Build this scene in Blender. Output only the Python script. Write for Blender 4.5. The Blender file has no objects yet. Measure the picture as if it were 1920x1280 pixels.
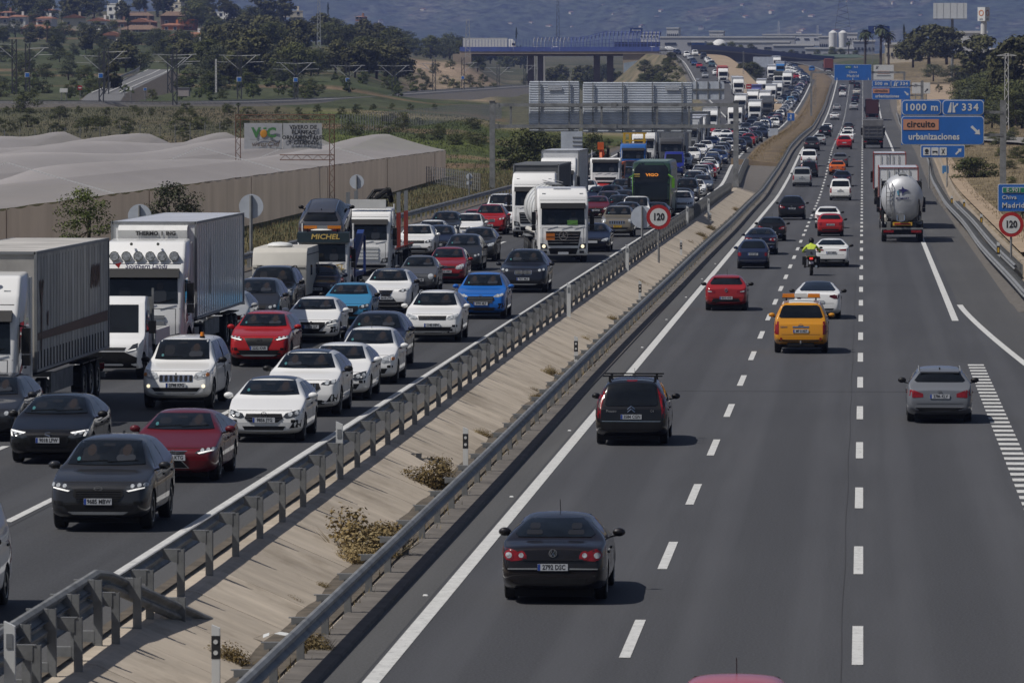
import bpy,bmesh,math,random
import numpy as np
from mathutils import Vector,Matrix,noise
from mathutils.bvhtree import BVHTree
rnd=random.Random(7)
scene=bpy.context.scene
COL=scene.collection
PI=math.pi
# camera, sky, sun, exposure
F_PX=10667.0
CAM_H=8.75
PITCH=math.atan(462/F_PX)
YAW=math.atan(658/F_PX*math.cos(PITCH))
cam_data=bpy.data.cameras.new('camera')
cam_data.lens=200.0
cam_data.sensor_width=36.0
cam_data.clip_start=1.0
cam_data.clip_end=30000.0
cam_data.dof.use_dof=True
cam_data.dof.focus_distance=200.0
cam_data.dof.aperture_fstop=9.0
cam=bpy.data.objects.new('camera',cam_data)
cam.location=(0,0,CAM_H)
cam.rotation_euler=(PI/2-PITCH,0,YAW)
COL.objects.link(cam)
scene.camera=cam
SUN_EL,SUN_AZ=math.radians(56),math.radians(-114)
sun_dir=Vector((math.sin(SUN_AZ)*math.cos(SUN_EL),math.cos(SUN_AZ)*math.cos(SUN_EL),math.sin(SUN_EL)))
world=bpy.data.worlds.new('World')
scene.world=world
world.use_nodes=True
wnt=world.node_tree
wnt.nodes.clear()
wo=wnt.nodes.new('ShaderNodeOutputWorld')
wb=wnt.nodes.new('ShaderNodeBackground')
ws=wnt.nodes.new('ShaderNodeTexSky')
ws.sky_type='NISHITA'
ws.sun_disc=False
ws.sun_elevation=SUN_EL
ws.sun_rotation=SUN_AZ
ws.dust_density=2.0
wb.inputs['Strength'].default_value=0.05
wt=wnt.nodes.new('ShaderNodeTexCoord');wm=wnt.nodes.new('ShaderNodeMapping');wn=wnt.nodes.new('ShaderNodeTexNoise');wr_=wnt.nodes.new('ShaderNodeMapRange');wx=wnt.nodes.new('ShaderNodeMix')
wx.data_type='RGBA'
wm.inputs['Scale'].default_value=(1,1,2.2)
wn.inputs['Scale'].default_value=3.2;wn.inputs['Detail'].default_value=9;wn.inputs['Roughness'].default_value=.58
wr_.inputs[1].default_value=.54;wr_.inputs[2].default_value=.72;wr_.inputs[4].default_value=.65
wx.inputs['B'].default_value=(7.5,7.8,8.4,1)
wnt.links.new(wt.outputs['Generated'],wm.inputs[0]);wnt.links.new(wm.outputs[0],wn.inputs['Vector']);wnt.links.new(wn.outputs['Fac'],wr_.inputs[0])
wnt.links.new(wr_.outputs[0],wx.inputs['Factor']);wnt.links.new(ws.outputs[0],wx.inputs['A'])
wnt.links.new(wx.outputs['Result'],wb.inputs[0])
wnt.links.new(wb.outputs[0],wo.inputs[0])
sun_data=bpy.data.lights.new('sun','SUN')
sun_data.energy=5.0
sun_data.angle=math.radians(0.5)
sun_data.color=(1.0,0.955,0.9)
sun=bpy.data.objects.new('sun',sun_data)
sun.rotation_euler=(-sun_dir).to_track_quat('-Z','Y').to_euler()
sun.location=sun_dir*400
COL.objects.link(sun)
vs=scene.view_settings
vs.view_transform='Standard'
vs.look='None'
vs.exposure=-0.28
vs.gamma=1.0
vs.use_curve_mapping=False
HAZE=8e-5
scene.cycles.volume_step_rate=4.0
scene.cycles.volume_bounces=0
scene.cycles.max_bounces=6
scene.cycles.transparent_max_bounces=8
# where things are: rays through measured picture points
FWD=Vector((-math.sin(YAW)*math.cos(PITCH),math.cos(YAW)*math.cos(PITCH),-math.sin(PITCH)))
RGT=Vector((math.cos(YAW),math.sin(YAW),0))
UPV=RGT.cross(FWD)
CAMP=Vector((0,0,CAM_H))
def ray(px,py):
 return (FWD+RGT*((px-960)/F_PX)+UPV*((640-py)/F_PX))
def at(px,py,Y):
 d=ray(px,py)
 return CAMP+d*(Y/d.y)
def project(X,Y,Z):
 v=Vector((X,Y,Z))-CAMP
 k=F_PX/v.dot(FWD)
 return 960+v.dot(RGT)*k,640-v.dot(UPV)*k
def pchip(xs,ys):
 xs=np.array(xs,float);ys=np.array(ys,float)
 h=np.diff(xs);d=np.diff(ys)/h
 m=np.zeros_like(xs)
 for i in range(1,len(xs)-1):
  if d[i-1]*d[i]>0:
   w1=2*h[i]+h[i-1];w2=h[i]+2*h[i-1]
   m[i]=(w1+w2)/(w1/d[i-1]+w2/d[i])
 m[0],m[-1]=d[0],d[-1]
 def f(x):
  x=min(max(x,xs[0]),xs[-1])
  i=min(max(int(np.searchsorted(xs,x))-1,0),len(h)-1)
  t=(x-xs[i])/h[i]
  return float(ys[i]*(1+2*t)*(1-t)**2+h[i]*m[i]*t*(1-t)**2+ys[i+1]*t*t*(3-2*t)+h[i+1-1]*m[i+1]*t*t*(t-1))
 return f
def sstep(a,b,x):
 t=min(max((x-a)/(b-a),0),1)
 return t*t*(3-2*t)
zR=pchip([0,470,560,606,698,800,958,1140,1385,1616,1750,1900,2050,2300,2600],[0,0,.55,1.15,2.2,2.5,2.85,4.3,8.0,12.8,15.5,18.3,20.5,22.5,23.5])
xS=pchip([0,1600,1700,1830,2020,2200,2400],[0,0,-2,-6.5,-17,-30,-48])
xLd=pchip([0,480,620,1000,2600],[0,0,-1.5,-1.95,-2.0])
def zL(Y):
 return zR(Y)+.7*(1-sstep(450,680,Y))
def slope(zf,Y):
 return (zf(Y+3)-zf(Y-3))/6
def xl(X,Y):
 return X+xLd(Y)+xS(Y)
def xr(X,Y):
 return X+xS(Y)
def on_road(px,py,zf,y0=60,y1=2400):
 d=ray(px,py)
 Y=y0
 st=2.0
 while Y<y1:
  p=CAMP+d*(Y/d.y)
  if p.z<=zf(Y):
   a,b=Y-st,Y
   for _ in range(18):
    m=(a+b)/2
    q=CAMP+d*(m/d.y)
    if q.z<=zf(m): b=m
    else: a=m
   return CAMP+d*(b/d.y)
  Y+=st
 return CAMP+d*(y1/d.y)
# materials
MATS={}
def nodes_of(name):
 m=bpy.data.materials.new(name)
 m.use_nodes=True
 nt=m.node_tree
 return m,nt,nt.nodes['Principled BSDF']
def mat(name,col,rough=.6,metal=0.,spec=.5,vary=0.,scale=3.,bump=0.,coat=0.,emit=None,estr=0.,alpha=None,bscale=None,stretch=None,col2=None,objvar=0.,detail=6.,coords='Object'):
 if name in MATS: return MATS[name]
 m,nt,b=nodes_of(name)
 b.inputs['Base Color'].default_value=(*col,1)
 b.inputs['Roughness'].default_value=rough
 b.inputs['Metallic'].default_value=metal
 b.inputs['Specular IOR Level'].default_value=spec
 if coat:
  b.inputs['Coat Weight'].default_value=coat
  b.inputs['Coat Roughness'].default_value=.06
 if emit:
  b.inputs['Emission Color'].default_value=(*emit,1)
  b.inputs['Emission Strength'].default_value=estr
 L=nt.links
 if vary or bump:
  tc=nt.nodes.new('ShaderNodeTexCoord')
  src=tc.outputs[coords] if coords!='Position' else None
  if coords=='Position':
   g=nt.nodes.new('ShaderNodeNewGeometry');src=g.outputs['Position']
  if stretch:
   mp=nt.nodes.new('ShaderNodeMapping')
   mp.inputs['Scale'].default_value=stretch
   L.new(src,mp.inputs[0]);src=mp.outputs[0]
  n=nt.nodes.new('ShaderNodeTexNoise')
  n.inputs['Scale'].default_value=scale
  n.inputs['Detail'].default_value=detail
  n.inputs['Roughness'].default_value=.62
  L.new(src,n.inputs['Vector'])
  if vary:
   r=nt.nodes.new('ShaderNodeValToRGB')
   c2=col2 or tuple(min(1,c*(1+vary)) for c in col)
   c1=tuple(c*(1-vary) for c in col) if not col2 else col
   r.color_ramp.elements[0].position=.3
   r.color_ramp.elements[1].position=.7
   r.color_ramp.elements[0].color=(*c1,1)
   r.color_ramp.elements[1].color=(*c2,1)
   L.new(n.outputs['Fac'],r.inputs[0])
   out=r.outputs[0]
   if objvar:
    oi=nt.nodes.new('ShaderNodeObjectInfo')
    mr=nt.nodes.new('ShaderNodeMapRange')
    mr.inputs[3].default_value=1-objvar;mr.inputs[4].default_value=1+objvar
    L.new(oi.outputs['Random'],mr.inputs[0])
    hv=nt.nodes.new('ShaderNodeHueSaturation')
    L.new(mr.outputs[0],hv.inputs['Value']);L.new(out,hv.inputs['Color'])
    out=hv.outputs[0]
   L.new(out,b.inputs['Base Color'])
  if bump:
   n2=n
   if bscale:
    n2=nt.nodes.new('ShaderNodeTexNoise')
    n2.inputs['Scale'].default_value=bscale
    n2.inputs['Detail'].default_value=5
    L.new(src,n2.inputs['Vector'])
   bp=nt.nodes.new('ShaderNodeBump')
   bp.inputs['Strength'].default_value=bump
   bp.inputs['Distance'].default_value=.05
   L.new(n2.outputs['Fac'],bp.inputs['Height'])
   L.new(bp.outputs[0],b.inputs['Normal'])
 MATS[name]=m
 return m
def paint_mat():
 m,nt,b=nodes_of('car_paint')
 oi=nt.nodes.new('ShaderNodeObjectInfo')
 tc=nt.nodes.new('ShaderNodeTexCoord')
 n=nt.nodes.new('ShaderNodeTexNoise');n.inputs['Scale'].default_value=2.3;n.inputs['Detail'].default_value=6
 mr=nt.nodes.new('ShaderNodeMapRange');mr.inputs[1].default_value=.35;mr.inputs[2].default_value=.75;mr.inputs[3].default_value=.0;mr.inputs[4].default_value=.03
 mx=nt.nodes.new('ShaderNodeMix');mx.data_type='RGBA'
 mx.inputs['B'].default_value=(.19,.16,.125,1)
 nt.links.new(tc.outputs['Object'],n.inputs['Vector'])
 nt.links.new(n.outputs['Fac'],mr.inputs[0]);nt.links.new(mr.outputs[0],mx.inputs['Factor'])
 nt.links.new(oi.outputs['Color'],mx.inputs['A'])
 nt.links.new(mx.outputs['Result'],b.inputs['Base Color'])
 b.inputs['Roughness'].default_value=.4
 b.inputs['Specular IOR Level'].default_value=.18
 b.inputs['Coat Weight'].default_value=.85
 b.inputs['Coat Roughness'].default_value=.025
 MATS['car_paint']=m
 return m
PAINT=paint_mat()
GLASS=mat('dark_glass',(.006,.008,.01),.03,spec=.55,vary=.7,scale=1.2)
BLACKP=mat('black_plastic',(.008,.008,.0085),.5,spec=.3,vary=.3,scale=8)
RUBBER=mat('tyre_rubber',(.014,.014,.014),.85,vary=.4,scale=10)
DARK=mat('dark_underside',(.008,.008,.008),.9)
RIM=mat('alloy_rim',(.32,.33,.34),.35,.8,vary=.25,scale=9)
RIMD=mat('dark_rim',(.03,.03,.032),.4,.5)
CHROME=mat('chrome',(.62,.63,.65),.14,1.)
LENS=mat('headlight_lens',(.36,.38,.4),.12,spec=.8,vary=.7,scale=14)
LENSD=mat('headlight_dark',(.035,.038,.042),.1,spec=.8,vary=.5,scale=18)
DRL=mat('daytime_lamp',(.8,.8,.8),.3,emit=(1,.97,.9),estr=.55)
LAMPON=mat('dipped_beam',(.9,.8,.6),.3,emit=(1,.88,.6),estr=1.3)
AMBER=mat('amber_lens',(.62,.2,.02),.25)
TAIL=mat('tail_lamp_red',(.2,.004,.006),.14,spec=.8,vary=.4,scale=12)
TAILD=mat('tail_lamp_dark',(.07,.006,.008),.14,spec=.8,vary=.5,scale=12)
BRAKE=mat('brake_lamp_lit',(.6,.02,.02),.3,emit=(1,.06,.04),estr=.9)
PLATE=mat('number_plate',(.5,.52,.55),.5,vary=.1,scale=20)
PLATEY=mat('number_plate_yellow',(.62,.38,.02),.5)
INK=mat('plate_ink',(.02,.02,.022),.6)
PBLUE=mat('plate_blue',(.02,.06,.3),.5)
STEEL=mat('galvanised_steel',(.235,.24,.24),.55,.3,vary=.35,scale=1.7,bump=.08)
STEELD=mat('weathered_steel',(.19,.195,.195),.65,.15,vary=.35,scale=2.5,bump=.1)
ALU=mat('sign_back_aluminium',(.5,.54,.6),.55,.05,vary=.18,scale=.9)
WHITEP=mat('white_paint',(.66,.66,.64),.45,vary=.08,scale=2)
GREYP=mat('grey_paint',(.2,.21,.22),.5,vary=.15,scale=2)
SIGNW=mat('sign_white',(.62,.63,.62),.5,vary=.06,scale=2)
SIGNB=mat('sign_blue',(.022,.13,.45),.42,vary=.12,scale=.6)
SIGNR=mat('sign_red',(.38,.02,.02),.45,vary=.1,scale=2)
SIGNG=mat('sign_green',(.02,.2,.11),.45)
SIGNO=mat('sign_salmon',(.55,.26,.16),.5)
# mesh builder
class MB:
 def __init__(s):
  s.v,s.f,s.m,s.mats=[],[],[],[]
 def mi(s,m):
  if m not in s.mats: s.mats.append(m)
  return s.mats.index(m)
 def add(s,verts,faces,m):
  o=len(s.v)
  s.v.extend([tuple(v) for v in verts])
  k=s.mi(m)
  for f in faces:
   s.f.append([i+o for i in f]);s.m.append(k)
 def box(s,c,d,m,rot=None,taper=1.0):
  x,y,z=d[0]/2,d[1]/2,d[2]/2
  t=taper
  V=[(-x,-y,-z),(x,-y,-z),(x,y,-z),(-x,y,-z),(-x*t,-y*t,z),(x*t,-y*t,z),(x*t,y*t,z),(-x*t,y*t,z)]
  if rot is not None: V=[rot@Vector(v) for v in V]
  V=[(v[0]+c[0],v[1]+c[1],v[2]+c[2]) for v in V]
  s.add(V,[(0,3,2,1),(4,5,6,7),(0,1,5,4),(1,2,6,5),(2,3,7,6),(3,0,4,7)],m)
 def cyl(s,p0,p1,r0,r1,n,m,caps=True):
  p0,p1=Vector(p0),Vector(p1)
  a=(p1-p0).normalized()
  u=a.orthogonal().normalized();w=a.cross(u)
  V=[]
  for p,r in ((p0,r0),(p1,r1)):
   for i in range(n):
    t=2*PI*i/n
    V.append(p+(u*math.cos(t)+w*math.sin(t))*r)
  F=[(i,(i+1)%n,n+(i+1)%n,n+i) for i in range(n)]
  if caps: F+=[tuple(range(n))[::-1],tuple(range(n,2*n))]
  s.add(V,F,m)
 def tube(s,pts,r,n,m):
  for a,b in zip(pts[:-1],pts[1:]): s.cyl(a,b,r,r,n,m)
 def lathe(s,prof,n,m,axis='X',c=(0,0,0)):
  V,F=[],[]
  k=len(prof)
  for i in range(n):
   t=2*PI*i/n
   for (a,r) in prof:
    if axis=='X': V.append((c[0]+a,c[1]+r*math.cos(t),c[2]+r*math.sin(t)))
    elif axis=='Y': V.append((c[0]+r*math.cos(t),c[1]+a,c[2]+r*math.sin(t)))
    else: V.append((c[0]+r*math.cos(t),c[1]+r*math.sin(t),c[2]+a))
  for i in range(n):
   j=(i+1)%n
   for q in range(k-1): F.append((i*k+q,i*k+q+1,j*k+q+1,j*k+q))
  s.add(V,F,m)
 def prism(s,poly,axis,a,b,m):
  n=len(poly)
  def P(u,v,w):
   return {'X':(w,u,v),'Y':(u,w,v),'Z':(u,v,w)}[axis]
  V=[P(u,v,a) for u,v in poly]+[P(u,v,b) for u,v in poly]
  F=[(i,(i+1)%n,n+(i+1)%n,n+i) for i in range(n)]+[tuple(range(n))[::-1],tuple(range(n,2*n))]
  s.add(V,F,m)
 def ell(s,c,r,m,n=10,k=6):
  prof=[(-math.cos(PI*i/k)*r[0],max(1e-4,math.sin(PI*i/k))) for i in range(k+1)]
  o=len(s.v)
  s.lathe(prof,n,m,'X',(0,0,0))
  for i in range(o,len(s.v)):
   x,y,z=s.v[i]
   s.v[i]=(c[0]+x,c[1]+y*r[1],c[2]+z*r[2])
 def mesh(s,name,smooth=None):
  me=bpy.data.meshes.new(name)
  me.from_pydata(s.v,[],s.f)
  for m in s.mats: me.materials.append(m)
  if s.m: me.polygons.foreach_set('material_index',s.m)
  bm=bmesh.new();bm.from_mesh(me)
  bmesh.ops.recalc_face_normals(bm,faces=bm.faces)
  bm.to_mesh(me);bm.free()
  if smooth is not None:
   me.polygons.foreach_set('use_smooth',[True]*len(me.polygons))
   me.set_sharp_from_angle(angle=math.radians(smooth))
  me.update()
  return me
def obj(name,data,parent=None,loc=(0,0,0),rot=(0,0,0),color=None):
 o=bpy.data.objects.new(name,data)
 COL.objects.link(o)
 o.location=loc
 o.rotation_euler=rot
 if parent is not None: o.parent=parent
 if color is not None: o.color=(*color,1)
 return o
def tag(o,label,cat,group=None):
 o['label']=label;o['category']=cat
 if group: o['group']=group
 return o
def thing(name,label,cat,loc=(0,0,0),rot=(0,0,0),group=None):
 o=obj(name,None,None,loc,rot)
 o.empty_display_size=.2
 return tag(o,label,cat,group)
def structure(name,me,parent=None):
 o=obj(name,me,parent)
 if parent is None: o['kind']='structure'
 return o
def stuff(name,me,parent=None,label=None):
 o=obj(name,me,parent)
 o['kind']='stuff'
 if label and parent is None: o['label']=label
 return o
def copy_tree(o,parent=None):
 c=o.copy();COL.objects.link(c);c.parent=parent
 for ch in o.children: copy_tree(ch,c)
 return c
TXT={}
def text_mesh(s,size,m,depth=.004,bold=0.,align='CENTER',shear=0.,sx=1.0,spacing=1.0):
 key=(s,size,m.name,depth,bold,align,shear,sx,spacing)
 if key in TXT: return TXT[key]
 cu=bpy.data.curves.new('lettering','FONT')
 cu.body=s;cu.size=size;cu.extrude=depth;cu.offset=bold
 cu.align_x=align;cu.align_y='CENTER';cu.shear=shear;cu.resolution_u=2
 cu.space_character=spacing
 o=bpy.data.objects.new('lettering',cu)
 COL.objects.link(o)
 dg=bpy.context.evaluated_depsgraph_get();dg.update()
 me=bpy.data.meshes.new_from_object(o.evaluated_get(dg))
 if sx!=1.0:
  for v in me.vertices: v.co.x*=sx
 bpy.data.objects.remove(o);bpy.data.curves.remove(cu)
 me.materials.clear();me.materials.append(m)
 TXT[key]=me
 return me
def text(s,size,m,parent,loc,facing='-Y',name='lettering',**k):
 rz={'-Y':0,'+Y':PI,'+X':PI/2,'-X':-PI/2}[facing]
 return obj(name,text_mesh(s,size,m,**k),parent,loc,(PI/2,0,rz))
# bodies and projected panels
def lerp(a,b,t): return a+(b-a)*t
def plin(pts,x):
 if x<=pts[0][0]: return pts[0][1]
 for (a,va),(b,vb) in zip(pts[:-1],pts[1:]):
  if x<=b: return lerp(va,vb,(x-a)/(b-a) if b>a else 1)
 return pts[-1][1]
def evaluated(me,mods):
 o=bpy.data.objects.new('work',me)
 COL.objects.link(o)
 extra=[]
 for kind,kw in mods:
  md=o.modifiers.new('m',kind)
  for k,v in kw.items():
   setattr(md,k,v)
 dg=bpy.context.evaluated_depsgraph_get();dg.update()
 out=bpy.data.meshes.new_from_object(o.evaluated_get(dg))
 bpy.data.objects.remove(o)
 return out
class Surf:
 """a closed body that panels (glass, lamps, grilles, seams) are laid onto"""
 def __init__(s,me):
  bm=bmesh.new();bm.from_mesh(me)
  s.bvh=BVHTree.FromBMesh(bm);bm.free()
 def hit(s,u,v,axis):
  o,d={'F':((u,-30,v),(0,1,0)),'R':((u,30,v),(0,-1,0)),'S':((30,u,v),(-1,0,0)),'P':((-30,u,v),(1,0,0)),'T':((u,v,30),(0,0,-1))}[axis]
  loc,nor,i,dist=s.bvh.ray_cast(Vector(o),Vector(d))
  if loc is None:
   a=Vector(o)+Vector(d)*28
   loc,nor,i,dist=s.bvh.find_nearest(a)
  if nor.dot(Vector(d))>0: nor=-nor
  return loc,nor
 def patch(s,mb,poly,axis,m,off=.006,cell=.09,mirror=False):
  if mirror:
   s.patch(mb,[(-u,v) for u,v in poly][::-1],axis,m,off,cell)
  bm=bmesh.new()
  try:
   f=bm.faces.new([bm.verts.new((u,v,0)) for u,v in poly])
  except Exception:
   bm.free();return
  bmesh.ops.triangulate(bm,faces=bm.faces[:])
  us=[p[0] for p in poly];vv=[p[1] for p in poly]
  for k,lo,hi in ((0,min(us),max(us)),(1,min(vv),max(vv))):
   n=min(int((hi-lo)/cell),16)
   for i in range(1,n+1):
    c=lo+(hi-lo)*i/(n+1)
    co=(c,0,0) if k==0 else (0,c,0)
    no=(1,0,0) if k==0 else (0,1,0)
    bmesh.ops.bisect_plane(bm,geom=bm.verts[:]+bm.edges[:]+bm.faces[:],dist=1e-5,plane_co=co,plane_no=no)
  bm.verts.index_update()
  P,N=[],[]
  for v in bm.verts:
   l,n=s.hit(v.co.x,v.co.y,axis)
   P.append(l);N.append(n)
  V=[p+n*off for p,n in zip(P,N)]
  F=[]
  av=Vector((0,0,0))
  for n in N: av+=n
  for f in bm.faces:
   idx=[v.index for v in f.verts]
   a=V[idx[1]]-V[idx[0]];b=V[idx[2]]-V[idx[0]]
   if a.cross(b).dot(av)<0: idx=idx[::-1]
   F.append(idx)
  base=len(V)
  mp={}
  for e in bm.edges:
   if len(e.link_faces)==1:
    i,j=e.verts[0].index,e.verts[1].index
    for q in (i,j):
     if q not in mp:
      mp[q]=len(V);V.append(P[q]-N[q]*.01)
    F.append([i,j,mp[j],mp[i]])
  bm.free()
  mb.add(V,F,m)
def rr(x0,x1,z0,z1,r=.02,n=2):
 """rounded rectangle"""
 r=min(r,abs(x1-x0)/2.01,abs(z1-z0)/2.01)
 out=[]
 for cx,cz,a in ((x1-r,z0+r,-90),(x1-r,z1-r,0),(x0+r,z1-r,90),(x0+r,z0+r,180)):
  for i in range(n+1):
   t=math.radians(a+90*i/n)
   out.append((cx+r*math.cos(t),cz+r*math.sin(t)))
 return out
def disc(cx,cz,r,n=12,rz=None):
 rz=rz or r
 return [(cx+r*math.cos(2*PI*i/n),cz+rz*math.sin(2*PI*i/n)) for i in range(n)]
def ring(mb,c,r0,r1,n,m,y0,y1):
 V=[]
 for y in (y0,y1):
  for r in (r0,r1):
   V+=[(c[0]+r*math.cos(2*PI*i/n),y,c[1]+r*math.sin(2*PI*i/n)) for i in range(n)]
 F=[]
 for i in range(n):
  j=(i+1)%n
  F+=[(i,j,n+j,n+i),(2*n+i,3*n+i,3*n+j,2*n+j),(n+i,n+j,3*n+j,3*n+i),(i,2*n+i,2*n+j,j)]
 mb.add(V,F,m)
def badge(kind,m):
 """small chrome emblem, flat against y=0, facing -y, about 0.12 across"""
 mb=MB()
 if kind=='star':
  ring(mb,(0,0),.058,.07,18,m,-.012,0)
  for k in range(3):
   a=PI/2+k*2*PI/3
   b=a+PI/2
   mb.prism([(.066*math.cos(a),.066*math.sin(a)),(.011*math.cos(b),.011*math.sin(b)),(-.011*math.cos(b),-.011*math.sin(b))],'Y',-.012,0,m)
 elif kind=='vw':
  ring(mb,(0,0),.05,.06,18,m,-.01,0)
  for x in (-1,1):
   mb.tube([(x*.03,-.006,.042),(x*.012,-.006,.0)],.006,5,m)
   mb.tube([(x*.045,-.006,.02),(x*.02,-.006,-.045),(0,-.006,.0)],.006,5,m)
 elif kind=='diamond':
  for x in (-1,1):
   mb.tube([(0,-.006,.07),(x*.045,-.006,0),(0,-.006,-.07)],.012,5,m)
 elif kind=='chevrons':
  for z in (-.035,.02):
   mb.tube([(-.07,-.006,z-.03),(0,-.006,z+.03),(.07,-.006,z-.03)],.012,5,m)
 elif kind=='oval':
  ring(mb,(0,0),.045,.06,16,m,-.01,0)
  for i in range(0,len(mb.v)):
   x,y,z=mb.v[i];mb.v[i]=(x*1.25,y,z*.62)
  mb.box((0,-.004,0),(.1,.008,.012),m)
 elif kind=='bar':
  ring(mb,(0,0),.047,.058,16,m,-.01,0)
  mb.box((0,-.006,0),(.15,.012,.026),m)
 elif kind=='triple':
  for a in (90,210,330):
   t=math.radians(a);u=(math.cos(t),math.sin(t));w=(-u[1],u[0])
   mb.prism([(0,0),(u[0]*.035+w[0]*.02,u[1]*.035+w[1]*.02),(u[0]*.07,u[1]*.07),(u[0]*.035-w[0]*.02,u[1]*.035-w[1]*.02)],'Y',-.01,0,m)
 elif kind=='lion':
  mb.prism([(-.03,-.06),(.035,-.05),(.02,-.005),(.045,.03),(.0,.07),(-.03,.04),(-.005,0)],'Y',-.01,0,m)
 elif kind=='ell':
  ring(mb,(0,0),.055,.066,16,m,-.01,0)
  mb.tube([(-.01,-.006,.045),(-.03,-.006,-.02),(.04,-.006,-.03)],.008,5,m)
 elif kind=='octagon':
  ring(mb,(0,0),.055,.068,8,m,-.01,0)
  mb.box((-.02,-.005,0),(.012,.01,.05),m);mb.box((.02,-.005,0),(.012,.01,.05),m);mb.box((0,-.005,.022),(.05,.01,.012),m)
 elif kind=='rings':
  ring(mb,(0,0),.04,.052,16,m,-.01,0)
  ring(mb,(0,0),.015,.026,12,m,-.01,0)
 elif kind=='ess':
  mb.tube([(.05,-.006,.05),(-.045,-.006,.04),(-.045,-.006,.012),(.045,-.006,-.012),(.045,-.006,-.04),(-.05,-.006,-.05)],.012,5,m)
 return mb.mesh('emblem')
BODY=dict(hatch=dict(L=4.3,W=1.79,H=1.45,hood=.98,nose=.76,wsb=1.12,wst=1.98,re=3.5,rgb=4.12,rgz=1.0,tz=.95,belt=(.93,1.02),ax=(.88,3.5),rw=.32,gc=.16,wr=.58),saloon=dict(L=4.77,W=1.82,H=1.47,hood=.97,nose=.74,wsb=1.25,wst=2.1,re=3.3,rgb=4.1,rgz=1.06,tz=1.02,belt=(.94,1.02),ax=(.92,3.63),rw=.33,gc=.16,wr=.57),fastback=dict(L=4.69,W=1.85,H=1.44,hood=.93,nose=.7,wsb=1.1,wst=2.1,re=2.95,rgb=4.25,rgz=1.05,tz=1.03,belt=(.92,1.02),ax=(.84,3.71),rw=.34,gc=.15,wr=.57),suv=dict(L=4.6,W=1.87,H=1.67,hood=1.1,nose=.93,wsb=1.15,wst=1.9,re=3.85,rgb=4.42,rgz=1.14,tz=1.06,belt=(1.05,1.14),ax=(.92,3.63),rw=.36,gc=.2,wr=.6),offroad=dict(L=4.8,W=1.87,H=1.8,hood=1.17,nose=1.03,wsb=1.4,wst=1.95,re=4.4,rgb=4.68,rgz=1.13,tz=1.06,belt=(1.12,1.17),ax=(.9,3.75),rw=.38,gc=.24,wr=.66),small=dict(L=3.6,W=1.63,H=1.49,hood=.98,nose=.78,wsb=.85,wst=1.5,re=2.75,rgb=3.42,rgz=.98,tz=.93,belt=(.93,1.0),ax=(.72,3.02),rw=.3,gc=.16,wr=.53),mpv=dict(L=4.55,W=1.83,H=1.66,hood=1.08,nose=.82,wsb=.95,wst=2.0,re=4.0,rgb=4.42,rgz=1.04,tz=.98,belt=(1.0,1.08),ax=(.9,3.63),rw=.33,gc=.17,wr=.62),estate=dict(L=4.6,W=1.77,H=1.49,hood=.97,nose=.76,wsb=1.15,wst=2.0,re=4.0,rgb=4.42,rgz=1.0,tz=.94,belt=(.93,1.01),ax=(.9,3.5),rw=.32,gc=.16,wr=.58),minivan=dict(L=4.42,W=1.83,H=1.84,hood=1.15,nose=.95,wsb=.98,wst=1.65,re=4.15,rgb=4.34,rgz=1.1,tz=1.04,belt=(1.08,1.14),ax=(.88,3.54),rw=.32,gc=.17,wr=.7),pickup=dict(L=5.2,W=1.81,H=1.8,hood=1.16,nose=1.0,wsb=1.3,wst=1.95,re=4.85,rgb=5.1,rgz=1.25,tz=1.18,belt=(1.12,1.2),ax=(.85,3.85),rw=.38,gc=.26,wr=.66),)
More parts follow.
